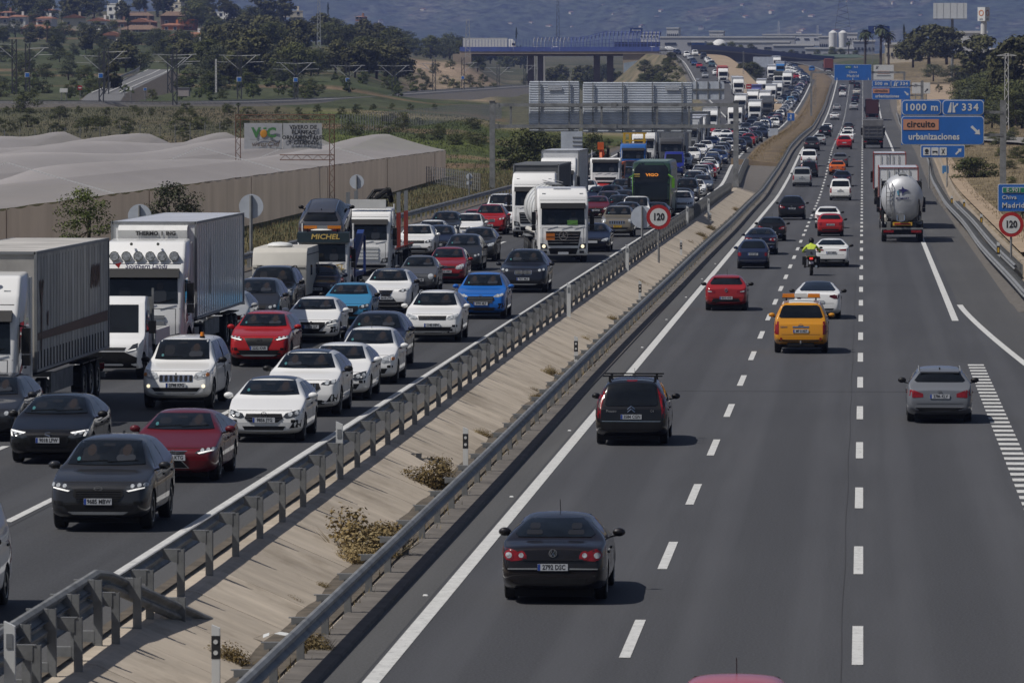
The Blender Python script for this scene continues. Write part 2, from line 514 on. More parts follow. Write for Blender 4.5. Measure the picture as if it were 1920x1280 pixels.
def car_body(p,arches=True,lod=0):
 L,W,H=p['L'],p['W']/2,p['H']
 gc,belt=p['gc'],p['belt']
 topc=[(0,p['nose']-.13),(.06,p['nose']-.04),(.2,p['nose']),(p['wsb'],p['hood']),(lerp(p['wsb'],p['wst'],.55),lerp(p['hood'],H,.6)),(p['wst'],H-.045),(lerp(p['wst'],p['re'],.4),H),(p['re'],H-p.get('drop',.06)),(lerp(p['re'],p['rgb'],.5),lerp(H-.07,p['rgz'],.5)+.035),(p['rgb'],p['rgz']),(L-.1,p['tz']),(L,p['tz']-.06)]
 blt=[(0,p['nose']-.2),(.2,p['nose']-.07),(p['wsb'],belt[0]),(p['re'],belt[1]),(p['rgb'],min(belt[1],p['rgz']-.03)),(L,p['tz']-.12)]
 wid=[(0,.8),(.06,.89),(.2,.955),(.5,.992),(p['ax'][0],1),(L-.6,1.0),(L-.3,.985),(L-.1,.94),(L-.03,.88),(L,.84)]
 bot=[(0,gc+.1),(.3,gc),(L-.5,gc),(L,gc+.16)]
 ys=[0,.03,.1,.22,.45,p['ax'][0],p['wsb']-.06,p['wsb']+.06,lerp(p['wsb'],p['wst'],.5),p['wst']-.04,p['wst']+.18,lerp(p['wst'],p['re'],.5),p['re']-.15,p['re']+.03,lerp(p['re'],p['rgb'],.5),p['rgb']-.03,p['rgb']+.06,L-.22,L-.08,L-.02,L]
 ys=sorted(set(round(y,3) for y in ys if 0<=y<=L))
 rings=[]
 wr=p['wr']
 for y in ys:
  zt,zs,w,zb=plin(topc,y),plin(blt,y),plin(wid,y)*W,plin(bot,y)
  zs=min(zs,zt-.02)
  gh=zt-zs
  b=sstep(.1,.42,gh)
  rk=0
  if y<.5: rk=p.get('rake',.12)*(1-y/.5)
  rb=p.get('rrake',.1)*max(0,(y-(L-.35))/.35)
  pts=[(0,zb),(.72*w,zb),(.95*w,zb+.07),(.995*w,zb+.22),(w,lerp(zb,zs,.62)),(.978*w,zs)]
  g1=(lerp(.95*w,(w*.96+wr)/2,b),zs+gh*lerp(.55,.5,b))
  g2=(lerp(.86*w,wr+.015,b),zt-min(.075,gh*.28))
  g3=(lerp(.6*w,wr*.76,b),zt-min(.018,gh*.06))
  pts+=[g1,g2,g3,(0,zt+(.0 if b>.5 else .012))]
  full=[(x,z) for x,z in pts]+[(-x,z) for x,z in pts[-2:0:-1]]
  rg=[]
  for x,z in full:
   yo=y+rk*max(0,(z-.5)/.45)**1.6+.25*rk*max(0,(.45-z)/.3)
   yo-=rb*max(0,(z-.55)/.5)**1.5
   rg.append((x,yo,z))
  rings.append(rg)
 n=len(rings[0])
 V=[v for r in rings for v in r]
 F=[]
 for i in range(len(rings)-1):
  for j in range(n):
   k=(j+1)%n
   F.append((i*n+j,i*n+k,(i+1)*n+k,(i+1)*n+j))
 h=n//2
 for base,s in ((0,1),((len(rings)-1)*n,-1)):
  for j in range(h):
   a,b2,c,d=j,j+1,n-1-j,(n-j)%n
   q=[base+a,base+b2,base+c,base+d]
   q=list(dict.fromkeys(q))
   if len(q)>=3: F.append(q[::s])
 mb=MB();mb.add(V,F,PAINT)
 me=mb.mesh('body')
 me=evaluated(me,[('SUBSURF',dict(levels=1 if lod else 2,render_levels=1 if lod else 2))])
 if arches:
  cut=MB()
  rw=p['rw']*1.13
  for ay in p['ax']:
   for sx in (-1,1):
    cut.cyl((sx*(W-.34),ay,p['rw']),(sx*(W+.3),ay,p['rw']),rw,rw*1.02,20,DARK)
  cme=cut.mesh('cut')
  co=bpy.data.objects.new('cut',cme);COL.objects.link(co)
  me=evaluated(me,[('BOOLEAN',dict(operation='DIFFERENCE',object=co,solver='EXACT',material_mode='TRANSFER'))])
  bpy.data.objects.remove(co)
 me.polygons.foreach_set('use_smooth',[True]*len(me.polygons))
 me.set_sharp_from_angle(angle=math.radians(38))
 return me
WHEELS={}
def wheel_meshes(r,wd,style):
 key=(r,wd,style)
 if key in WHEELS: return WHEELS[key]
 t=MB()
 h=wd/2
 t.lathe([(-h,r*.62),(-h,r*.93),(-h*.8,r),(h*.8,r),(h,r*.93),(h,r*.62)],22,RUBBER)
 t.lathe([(-h*.2,r*.1),(-h*.2,r*.64)],16,DARK)
 rim=MB()
 m=RIMD if style=='dark' else RIM
 for s in (-1,1):
  rim.lathe([(s*h*.95,r*.58),(s*h*1.02,r*.64),(s*h*.7,r*.66)],20,m)
  rim.lathe([(s*h*.8,.001),(s*h*.8,r*.16),(s*h*.6,r*.17)],10,m)
  k=5 if style!='truck' else 8
  for i in range(k):
   a=2*PI*i/k
   u=Vector((0,math.cos(a),math.sin(a)));w=Vector((0,-u.z,u.y))
   pts=[u*r*.12-w*r*.07,u*r*.6-w*r*.11,u*r*.6+w*r*.11,u*r*.12+w*r*.07]
   rim.add([p+Vector((s*h*.78,0,0)) for p in pts]+[p+Vector((s*h*.6,0,0)) for p in pts],[(0,1,2,3),(0,4,5,1),(1,5,6,2),(2,6,7,3),(3,7,4,0)],m)
 WHEELS[key]=(t.mesh('tyre',40),rim.mesh('rim'))
 return WHEELS[key]
PLATES={}
def plate_parts(txt,m=None):
 mb=MB()
 mb.box((0,-.008,0),(.52,.016,.115),m or PLATE)
 mb.box((-.235,-.0125,0),(.045,.009,.11),PBLUE)
 return mb.mesh('number_plate')
def make_car(p,st,lod=0):
 """-> list of (name, mesh, parent index or None, offset)"""
 L,W,H=p['L'],p['W']/2,p['H']
 wr,belt=p['wr'],p['belt']
 S=[]
 body=car_body(p,True,lod)
 sf=Surf(body)
 S.append(('body',body,None,None))
 glass=st.get('glass',GLASS)
 def part(name,fn,parent=0,smooth=50):
  mb=MB();fn(mb)
  if mb.f:
   S.append((name,mb.mesh(name,smooth),parent,None));return len(S)-1
 cell=.1 if not lod else .3
 zb,zt=p['hood']+p.get('cowl',.055),H-.1
 wb_,wt_=W*.78,wr-.04
 ws=part('windscreen', lambda mb:sf.patch(mb,[(-wb_,zb+.015),(-wb_*.5,zb),(wb_*.5,zb),(wb_,zb+.015),(wt_,zt-.01),(wt_*.6,zt),(-wt_*.6,zt),(-wt_,zt-.01)],'F',glass,.014,cell*.75))
 if not lod:
  seat,skin=mat('cabin_shape',(.017,.018,.02),.05,spec=.5),mat('cabin_driver',(.03,.024,.021),.05,spec=.5)
  sg=random.Random(L*991+p['hood']*77)
  for s_ in (-1,1):
   part('headrest', lambda mb:sf.patch(mb,rr(s_*.34-.13,s_*.34+.13,zb+.1,lerp(zb,zt,.72),.07,3),'F',seat,.0165,.08),ws)
  for s_ in ((1,) if sg.random()<.5 else (-1,1)):
   part('occupant', lambda mb:(sf.patch(mb,disc(s_*.33+.02,lerp(zb,zt,.6),.085,10,.1),'F',skin,.019,.06),sf.patch(mb,rr(s_*.33-.16,s_*.33+.2,zb+.06,lerp(zb,zt,.42),.07),'F',sg.choice((seat,mat('cabin_shirt',(.034,.037,.043),.05,spec=.5))),.018,.1)),ws)
  part('mirror_glass', lambda mb:sf.patch(mb,rr(-.11,.11,zt-.1,zt-.05,.02),'F',seat,.0165,.1),ws)
  part('sticker', lambda mb:sf.patch(mb,disc(-wb_+.2,zb+.1,.035,8),'F',mat('sticker_teal',(.05,.16,.17),.3),.0175,.1),ws)
  def wip(mb):
   for x0,x1 in ((-.55,.02),(.02,.58)):
    a,na=sf.hit(x0,zb+.04,'F');b,nb=sf.hit(x1,zb+.07,'F')
    mb.tube([a+na*.025,b+nb*.025],.009,4,BLACKP)
  part('wiper',wip,ws)
 rz0,rz1=st.get('rg',(p['rgz']+.05,H-.13))
 rb_=W*st.get('rgw',.76);rt_=wr-.06
 part('rear_window', lambda mb:sf.patch(mb,[(-rb_,rz0+.04),(-rb_+.06,rz0),(rb_-.06,rz0),(rb_,rz0+.04),(rt_+.02,rz1-.05),(rt_-.06,rz1),(-rt_+.06,rz1),(-rt_-.02,rz1-.05)],'R',glass,.012,cell*.8))
 yb=lerp(p['wst'],p['re'],.42)
 f0=(p['wsb']+.42,belt[0]+.05);f1=(p['wst']+.16,H-.15)
 r1=(p['re']-.1,H-.16);r0=(p['rgb']-.42,belt[1]+.05)
 for ax in ('S','P'):
  part('side_window', lambda mb:sf.patch(mb,[f0,(yb-.04,lerp(belt[0],belt[1],.5)+.05),(yb-.04,H-.14),f1],ax,glass,.005,cell*1.5))
  if not st.get('panel'): part('side_window', lambda mb:sf.patch(mb,[(yb+.04,lerp(belt[0],belt[1],.5)+.05),r0,r1,(yb+.04,H-.14)],ax,glass,.005,cell*1.5))
 for poly,m,name,sub in st.get('front',[]):
  for sgn in (-1,1):
   i=part(name, lambda mb:sf.patch(mb,[(sgn*x*W,z) for x,z in poly],'F',m,.006,cell*.8))
   for sp,sm,sn in sub:
    if not lod or sm in (DRL,LAMPON): part(sn, lambda mb:sf.patch(mb,[(sgn*x*W,z) for x,z in sp],'F',sm,.012,cell*.8),i)
 for poly,m,name in st.get('fc',[]):
  part(name, lambda mb:sf.patch(mb,[(x*W,z) for x,z in poly],'F',m,{'grille_surround':.006,'grille':.013}.get(name,.008),cell))
 if not lod and st.get('bars'):
  def bars(mb):
   x0,x1,z0,z1,n,m=st['bars']
   for i in range(n):
    z=lerp(z0,z1,(i+.5)/n)
    for k in range(6):
     a,na=sf.hit(lerp(x0,x1,k/6)*W,z,'F');b,nb=sf.hit(lerp(x0,x1,(k+1)/6)*W,z,'F')
     mb.tube([a+na*.014,b+nb*.014],(z1-z0)/n*.2,4,m)
  part('grille_bars',bars)
 if not lod and st.get('vbars'):
  def vbars(mb):
   x0,x1,z0,z1,n,m=st['vbars']
   for i in range(n+1):
    x=lerp(x0,x1,i/n)*W
    a,na=sf.hit(x,z0,'F');b,nb=sf.hit(x,z1,'F')
    mb.tube([a+na*.014,b+nb*.014],.014,4,m)
  part('grille_bars',vbars)
 for poly,m,name,sub in st.get('rear',[]):
  for sgn in (-1,1):
   i=part(name, lambda mb:sf.patch(mb,[(sgn*x*W,z) for x,z in poly],'R',m,.006,cell*.8))
   for sp,sm,sn in sub:
    if not lod: part(sn, lambda mb:sf.patch(mb,[(sgn*x*W,z) for x,z in sp],'R',sm,.012,cell*.8),i)
 for poly,m,name in st.get('rc',[]):
  part(name, lambda mb:sf.patch(mb,[(x*W,z) for x,z in poly],'R',m,.008 if m is not CHROME else .013,cell))
 for poly,m,name in st.get('top',[]):
  part(name, lambda mb:sf.patch(mb,poly,'T',m,.006,cell*1.5))
 if st.get('clad'):
  zc=st['clad']
  part('lower_cladding', lambda mb:(sf.patch(mb,[(-.93*W,p['gc']+.1),(.93*W,p['gc']+.1),(.93*W,zc),(-.93*W,zc)],'F',BLACKP,.005,cell),sf.patch(mb,[(-.9*W,p['gc']+.17),(.9*W,p['gc']+.17),(.9*W,zc),(-.9*W,zc)],'R',BLACKP,.005,cell),[sf.patch(mb,[(p['ax'][0]+p['rw']*1.2,p['gc']+.03),(p['ax'][1]-p['rw']*1.2,p['gc']+.03),(p['ax'][1]-p['rw']*1.2,zc-.06),(p['ax'][0]+p['rw']*1.2,zc-.06)],a,BLACKP,.005,.3) for a in 'SP']))
 if not lod:
  def gaps(mb):
   g=.006
   for a in 'SP':
    for y in (p['wsb']+.28,yb,p['rgb']-.5):
     sf.patch(mb,[(y-g,p['gc']+.2),(y+g,p['gc']+.2),(y+g,belt[0]),(y-g,belt[0])],a,DARK,.003,.2)
    for y in (yb-.32,p['rgb']-.78):
     sf.patch(mb,rr(y,y+.2,belt[0]-.15,belt[0]-.115,.01,1),a,st.get('handle',BLACKP),.022,.2)
   if st.get('bonnet_gap',True):
    zz=p['nose']-.03
    sf.patch(mb,[(-W*.72,zz),(W*.72,zz),(W*.72,zz+.008),(-W*.72,zz+.008)],'F',DARK,.003,.2)
   for z in st.get('rear_gaps',(p['tz']-.42,)):
    sf.patch(mb,[(-W*.7,z),(W*.7,z),(W*.7,z+.009),(-W*.7,z+.009)],'R',DARK,.003,.2)
  part('panel_gap',gaps)
 part('underbody', lambda mb:mb.box((0,L/2,p['gc']+.03),(W*1.5,L*.86,.16),DARK))
 mm=st.get('mirror',PAINT)
 for sgn in (-1,1):
  def mir(mb):
   x,y,z=sgn*(W+.1),p['wsb']+.5,belt[0]+.08
   mb.ell((x,y,z),(.115,.075,.08),mm,10 if not lod else 6,6 if not lod else 4)
   mb.tube([(x-sgn*.02,y+.01,z-.05),(sgn*(W-.1),y+.04,z-.09)],.022,4,BLACKP)
  part('door_mirror',mir)
 if st.get('rails'):
  for sgn in (-1,1):
   def rail(mb):
    pts=[]
    for k in range(7):
     y=lerp(p['wst']+.12,p['re']-.02,k/6)
     a,n=sf.hit(sgn*(wr-.03),y,'T')
     pts.append(a+Vector((0,0,.045 if 0<k<6 else .0)))
    mb.tube(pts,.018,5,st['rails'])
   part('roof_rail',rail)
 if st.get('crossbars'):
  for y in (p['wst']+.5,p['re']-.5):
   def cb(mb):
    a,n=sf.hit(wr-.03,y,'T')
    mb.box((0,y,a.z+.14),(1.5,.06,.035),BLACKP)
    for s_ in (-1,1): mb.box((s_*(wr-.05),y,a.z+.06),(.06,.08,.15),BLACKP)
   part('roof_bar',cb)
 if st.get('aerial') and not lod:
  def ae(mb):
   y=p['re']-.12 if st['aerial']!='front' else p['wst']+.1
   a,n=sf.hit(0,y,'T')
   if st['aerial']=='fin':
    mb.prism([(y-.08,a.z-.01),(y+.08,a.z-.01),(y+.07,a.z+.05)],'X',-.018,.018,BLACKP)
   else:
    mb.tube([a-n*.01,a+Vector((0,.16,.22))],.008,4,BLACKP)
  part('aerial',ae)
 if st.get('spoiler'):
  def sp(mb):
   y=p['re']+.06
   a,n=sf.hit(0,p['re']-.05,'T')
   mb.prism([(p['re']-.12,a.z-.015),(p['re']-.1,a.z+.02),(y+.1,a.z-.035),(y+.1,a.z-.07)],'X',-wr+.06,wr-.06,st['spoiler'])
  part('roof_spoiler',sp)
 if st.get('extra'):
  st['extra'](part,sf,p)
 for which,y_ax in (('fplate','F'),('rplate','R')):
  if st.get(which):
   txt,z=st[which][:2]
   a,n=sf.hit(0,z,y_ax)
   rot=0 if y_ax=='F' else PI
   me=plate_parts(txt,st.get('plate_mat'))
   S.append(('number_plate',me,0,(Vector((st[which][2] if len(st[which])>2 else 0,a.y+(-.012 if rot==0 else .012),z)),rot)))
   if not lod and txt:
    S.append(('plate_text',text_mesh(txt,.115,INK,.001,.003,'CENTER',0,.82),len(S)-1,(Vector((.02,-.0175,0)),'T')))
 if not lod:
  for which,y_ax in (('fbadge','F'),('rbadge','R')):
   if st.get(which):
    kind,z,sc=st[which][:3]
    a,n=sf.hit(0,z,y_ax)
    S.append(('emblem',badge(kind,CHROME),0,(Vector((0,a.y+(-.012 if y_ax=='F' else .012),z)),0 if y_ax=='F' else PI,sc)))
  for which,y_ax in (('ftext','F'),('rtext','R')):
   for (txt,x,z,size) in st.get(which,[]):
    a,n=sf.hit(x,z,y_ax)
    S.append(('badge_lettering',text_mesh(txt,size,CHROME,.003,.002),0,(Vector((x,a.y+(-.012 if y_ax=='F' else .012),z)),'T' if y_ax=='F' else 'TR')))
 wt,rim=wheel_meshes(p['rw'],p.get('tw',.22),st.get('rim','alloy'))
 for ay in p['ax']:
  for sgn in (-1,1):
   S.append(('wheel',wt,0,(Vector((sgn*(W-.135),ay,p['rw'])),0)))
   S.append(('rim',rim,len(S)-1,None))
 return S
def join_parts(S,name):
 """one light mesh of all parts for a vehicle too small in the picture to show them"""
 mb=MB()
 T=[]
 for (nm,me,par,off) in S:
  M=Matrix.Identity(4)
  if off is not None:
   r=off[1]
   R=Matrix.Rotation(0 if r in (0,'T') else PI,4,'Z')
   if r in ('T','TR'): R=R@Matrix.Rotation(PI/2,4,'X')
   M=Matrix.Translation(off[0])@R
   if len(off)>2: M=M@Matrix.Scale(off[2],4)
  if par not in (None,0): M=T[par]@M
  T.append(M)
  mats=list(me.materials)
  V=[M@v.co for v in me.vertices]
  o=len(mb.v);mb.v.extend([tuple(v) for v in V])
  ks=[mb.mi(m) for m in mats]
  for pl in me.polygons:
   mb.f.append([i+o for i in pl.vertices]);mb.m.append(ks[min(pl.material_index,len(ks)-1)])
 return mb.mesh(name,45)
def place_parts(root,S,color,L):
 """children of root; local y runs from the nose (-L/2) to the tail (L/2)"""
 objs=[]
 for (nm,me,par,off) in S:
  o=bpy.data.objects.new(nm,me)
  COL.objects.link(o)
  o.color=(*color,1)
  parent=root
  if par not in (None,0):
   pp=objs[par]
   depth=0
   q=pp
   while q.parent is not None: depth+=1;q=q.parent
   parent=pp if depth<=1 else pp.parent
  o.parent=parent
  base=Vector((0,-L/2,0)) if parent is root else Vector((0,0,0))
  if off is not None:
   o.location=base+off[0]
   r=off[1]
   o.rotation_euler=(PI/2 if r in ('T','TR') else 0,0,PI if r in (PI,'TR') else 0)
   if len(off)>2: o.scale=(off[2],)*3
  else:
   o.location=base
  objs.append(o)
 return objs
# car faces
def spec(kind,**k):
 p=dict(BODY[kind]);p.update(k);return p
def face(p,lamp='swept',grille='band',intake='wide',drl=None,fog=False,fbadge=None,fplate=None,gm=None,lens=None,**k):
 n=p['nose'];g=p['gc']
 st={}
 lens=lens or LENSD
 L={'swept':[(.5,n-.17),(.56,n-.09),(.8,n-.03),(.965,n+.0),(.97,n-.09),(.8,n-.17),(.6,n-.2)],'slim':[(.5,n-.13),(.56,n-.08),(.95,n-.0),(.965,n-.07),(.7,n-.15)],'big':[(.48,n-.2),(.55,n-.08),(.8,n-.01),(.97,n+.01),(.975,n-.12),(.8,n-.21),(.6,n-.24)],'round':disc(.66,n-.12,.11/(p['W']/2),14,.11),'tall':[(.62,n-.22),(.62,n-.06),(.94,n-.03),(.965,n-.2),(.9,n-.26)],'vertical':[(.7,n-.2),(.68,n-.04),(.93,n+.0),(.965,n-.12),(.9,n-.26)],}[lamp]
 sub=[]
 if drl=='under':
  a=sorted(L,key=lambda q:q[1])[:3]
  z0=min(q[1] for q in L)
  sub.append(([(.56,z0+.028),(.6,z0+.008),(.9,z0+.068),(.9,z0+.088)],DRL,'daytime_lamp'))
 if drl in ('under','tri'):
  c=(sum(q[0] for q in L)/len(L),sum(q[1] for q in L)/len(L))
  for dx in (-.07,.06,.17): sub.append((disc(c[0]+dx,c[1]+.02+.1*dx,.042,9,.034),LENS,'lamp_reflector'))
 if drl=='tri':
  z1=max(q[1] for q in L)
  sub.append(([(.55,z1-.075),(.94,z1-.02),(.94,z1-.045),(.6,z1-.1)],DRL,'daytime_lamp'))
  sub.append(([(.86,z1-.15),(.9,z1-.15),(.94,z1-.04),(.9,z1-.04)],DRL,'daytime_lamp'))
 if drl=='spot':
  c=(sum(q[0] for q in L)/len(L),sum(q[1] for q in L)/len(L))
  sub.append((disc(c[0]+.04,c[1],.055,10,.05),LAMPON,'dipped_beam'))
 if drl=='glint':
  c=(sum(q[0] for q in L)/len(L),sum(q[1] for q in L)/len(L))
  sub.append((disc(c[0]-.06,c[1]-.005,.06,10,.05),LENS,'lamp_reflector'))
  sub.append((disc(c[0]+.1,c[1]+.025,.05,10,.045),LENS,'lamp_reflector'))
 if drl=='amber':
  c=(sum(q[0] for q in L)/len(L),sum(q[1] for q in L)/len(L))
  sub.append((disc(c[0]-.06,c[1],.07,10,.05),LENS,'lamp_reflector'))
  sub.append((rr(.84,.92,c[1]-.03,c[1]+.05,.02),AMBER,'indicator'))
 st['front']=[(L,lens,'headlight',sub)]
 fc=[]
 gm=gm or BLACKP
 if grille=='band':
  fc.append(([(-.46,n-.17),(.46,n-.17),(.5,n-.09),(-.5,n-.09)],gm,'grille'))
 elif grille=='bandchrome':
  fc.append(([(-.47,n-.2),(.47,n-.2),(.5,n-.08),(-.5,n-.08)],gm,'grille'))
  st['bars']=(-.46,.46,n-.2,n-.08,3,CHROME)
 elif grille=='hex':
  fc.append(([(-.36,n-.4),(.36,n-.4),(.5,n-.26),(.48,n-.15),(-.48,n-.15),(-.5,n-.26)],gm,'grille'))
  st['bars']=(-.44,.44,n-.38,n-.17,5,BLACKP)
 elif grille=='shield':
  fc.append(([(-.26,n-.4),(.26,n-.4),(.5,n-.2),(.5,n-.1),(-.5,n-.1),(-.5,n-.2)],gm,'grille'))
 elif grille=='octa':
  fc.append(([(-.3,n-.4),(.3,n-.4),(.56,n-.24),(.5,n-.12),(-.5,n-.12),(-.56,n-.24)],gm,'grille'))
  st['bars']=(-.48,.48,n-.36,n-.14,4,GREYP)
 elif grille=='star':
  fc.append(([(-.36,n-.29),(.36,n-.29),(.5,n-.2),(.46,n-.1),(-.46,n-.1),(-.5,n-.2)],gm,'grille'))
  st['bars']=(-.46,.46,n-.25,n-.15,2,CHROME)
 elif grille=='vbars':
  fc.append(([(-.34,n-.34),(.34,n-.34),(.5,n-.22),(.46,n-.1),(-.46,n-.1),(-.5,n-.22)],gm,'grille'))
  st['vbars']=(-.36,.36,n-.3,n-.12,11,CHROME)
 elif grille=='spindle':
  fc.append(([(-.33,n-.08),(-.2,n-.27),(-.47,n-.53),(.47,n-.53),(.2,n-.27),(.33,n-.08)][::-1],CHROME,'grille_surround'))
  fc.append(([(-.29,n-.1),(-.165,n-.27),(-.42,n-.5),(.42,n-.5),(.165,n-.27),(.29,n-.1)][::-1],gm,'grille'))
  st['bars']=(-.16,.16,n-.26,n-.1,3,CHROME)
 elif grille=='kidney':
  for s in (-1,1):
   fc.append((rr(*(sorted((s*.04,s*.36))),n-.27,n-.09,.06,3),CHROME,'grille_surround'))
   fc.append((rr(*(sorted((s*.06,s*.34))),n-.255,n-.105,.05,3),gm,'grille'))
  st['vbars']=(-.32,.32,n-.24,n-.12,12,GREYP)
 elif grille=='vee':
  fc.append(([(-.3,n-.38),(.3,n-.38),(.48,n-.08),(-.48,n-.08)],gm,'grille'))
  for s in (-1,1):
   fc.append(([(s*.16,n-.36),(s*.24,n-.36),(s*.47,n-.09),(s*.37,n-.09)][::s],CHROME,'grille_surround'))
 elif grille=='slots':
  fc.append((rr(-.48,.48,n-.3,n-.12,.03),CHROME,'grille_surround'))
  for i in range(7):
   x=-.42+i*.14
   fc.append((rr(x-.045,x+.045,n-.285,n-.135,.03),DARK,'grille'))
 elif grille=='smooth':
  pass
 elif grille=='slim':
  fc.append(([(-.4,n-.16),(.4,n-.16),(.44,n-.12),(-.44,n-.12)],gm,'grille'))
 if fplate is not None and grille not in ('spindle','slots'):
  for s in (-1,1): fc.append((rr(*sorted((s*.7,s*.88)),g+.3,g+.37,.02),BLACKP,'fog_recess'))
 if intake=='wide':
  fc.append(([(-.62,g+.14),(.62,g+.14),(.72,g+.28),(-.72,g+.28)],BLACKP,'lower_intake'))
 elif intake=='sport':
  fc.append(([(-.5,g+.13),(.5,g+.13),(.56,g+.22),(-.56,g+.22)],BLACKP,'lower_intake'))
  for s in (-1,1):
   fc.append(([(s*.66,g+.17),(s*.93,g+.2),(s*.95,g+.36),(s*.8,g+.36)][::s],BLACKP,'side_intake'))
 elif intake=='trap':
  fc.append(([(-.7,g+.12),(.7,g+.12),(.56,g+.34),(-.56,g+.34)],BLACKP,'lower_intake'))
 elif intake=='suv':
  fc.append(([(-.6,g+.2),(.6,g+.2),(.7,g+.3),(-.7,g+.3)],BLACKP,'lower_intake'))
  fc.append(([(-.5,g+.12),(.5,g+.12),(.6,g+.17),(-.6,g+.17)],GREYP,'skid_plate'))
 if fog:
  for s in (-1,1):
   fc.append((disc(s*.78,g+.34,.05,10,.045),fog,'fog_lamp'))
 st['fc']=fc
 if fbadge: st['fbadge']=(fbadge,n-.13 if grille!='smooth' else n-.1,1.15)
 if fplate is not None: st['fplate']=(fplate,max(g+.36,n-.52))
 st.update(k)
 return st
def tail(p,lamp='wide',rplate=None,rbadge=None,plate_z=None,dark=None,**k):
 t=p['tz']
 m=TAIL
 st={}
 A={'wide':[(.5,t-.24),(.5,t-.15),(.78,t-.06),(.97,t-.04),(.98,t-.16),(.8,t-.26)],'slim':[(.42,t-.2),(.45,t-.14),(.8,t-.1),(.975,t-.07),(.98,t-.14),(.8,t-.21)],'block':[(.64,t-.28),(.62,t-.1),(.95,t-.06),(.98,t-.26)],'tall':[(.8,t-.42),(.8,t+.02),(.97,t+.04),(.985,t-.4)],'pillar':[(.84,t-.3),(.82,t-.05),(.68,t+.5),(.76,t+.5),(.98,t-.02),(.99,t-.28)],'cee':[(.5,t-.16),(.52,t-.1),(.97,t-.04),(.98,t-.12),(.86,t-.16),(.86,t-.24),(.7,t-.24),(.7,t-.16)],'square':rr(.72,.92,t-.28,t-.1,.05),}[lamp]
 sub=[]
 if lamp=='wide' and k.get('reflect',True):
  sub.append(([(.66,t-.2),(.66,t-.16),(.85,t-.13),(.85,t-.19)],LENS,'reversing_lamp'))
 st['rear']=[(A,dark or m,'tail_light',sub)]
 if rplate is not None: st['rplate']=(rplate,plate_z or t-.3)
 if rbadge: st['rbadge']=(rbadge,t-.12,1.2)
 k.pop('reflect',None)
 st['rc']=k.pop('rc',[([(-.6,p['gc']+.2),(.6,p['gc']+.2),(.64,p['gc']+.3),(-.64,p['gc']+.3)],BLACKP,'rear_valance')])
 st.update(k)
 return st
WHITE,PEARL,BLACK,DGREY,MGREY,SILVER=(.76,.76,.75),(.62,.62,.6),(.0025,.0025,.003),(.018,.019,.022),(.07,.073,.08),(.3,.31,.32)
NAVY,RED,DRED,BLUE,SKY,ORANGE,BRONZE,CREAM=(.005,.008,.024),(.34,.008,.008),(.1,.004,.008),(.008,.11,.42),(.035,.2,.37),(.5,.1,.012),(.14,.125,.1),(.6,.57,.5)
PROTO={}
def proto(key,p,st):
 PROTO[key]=(p,st)
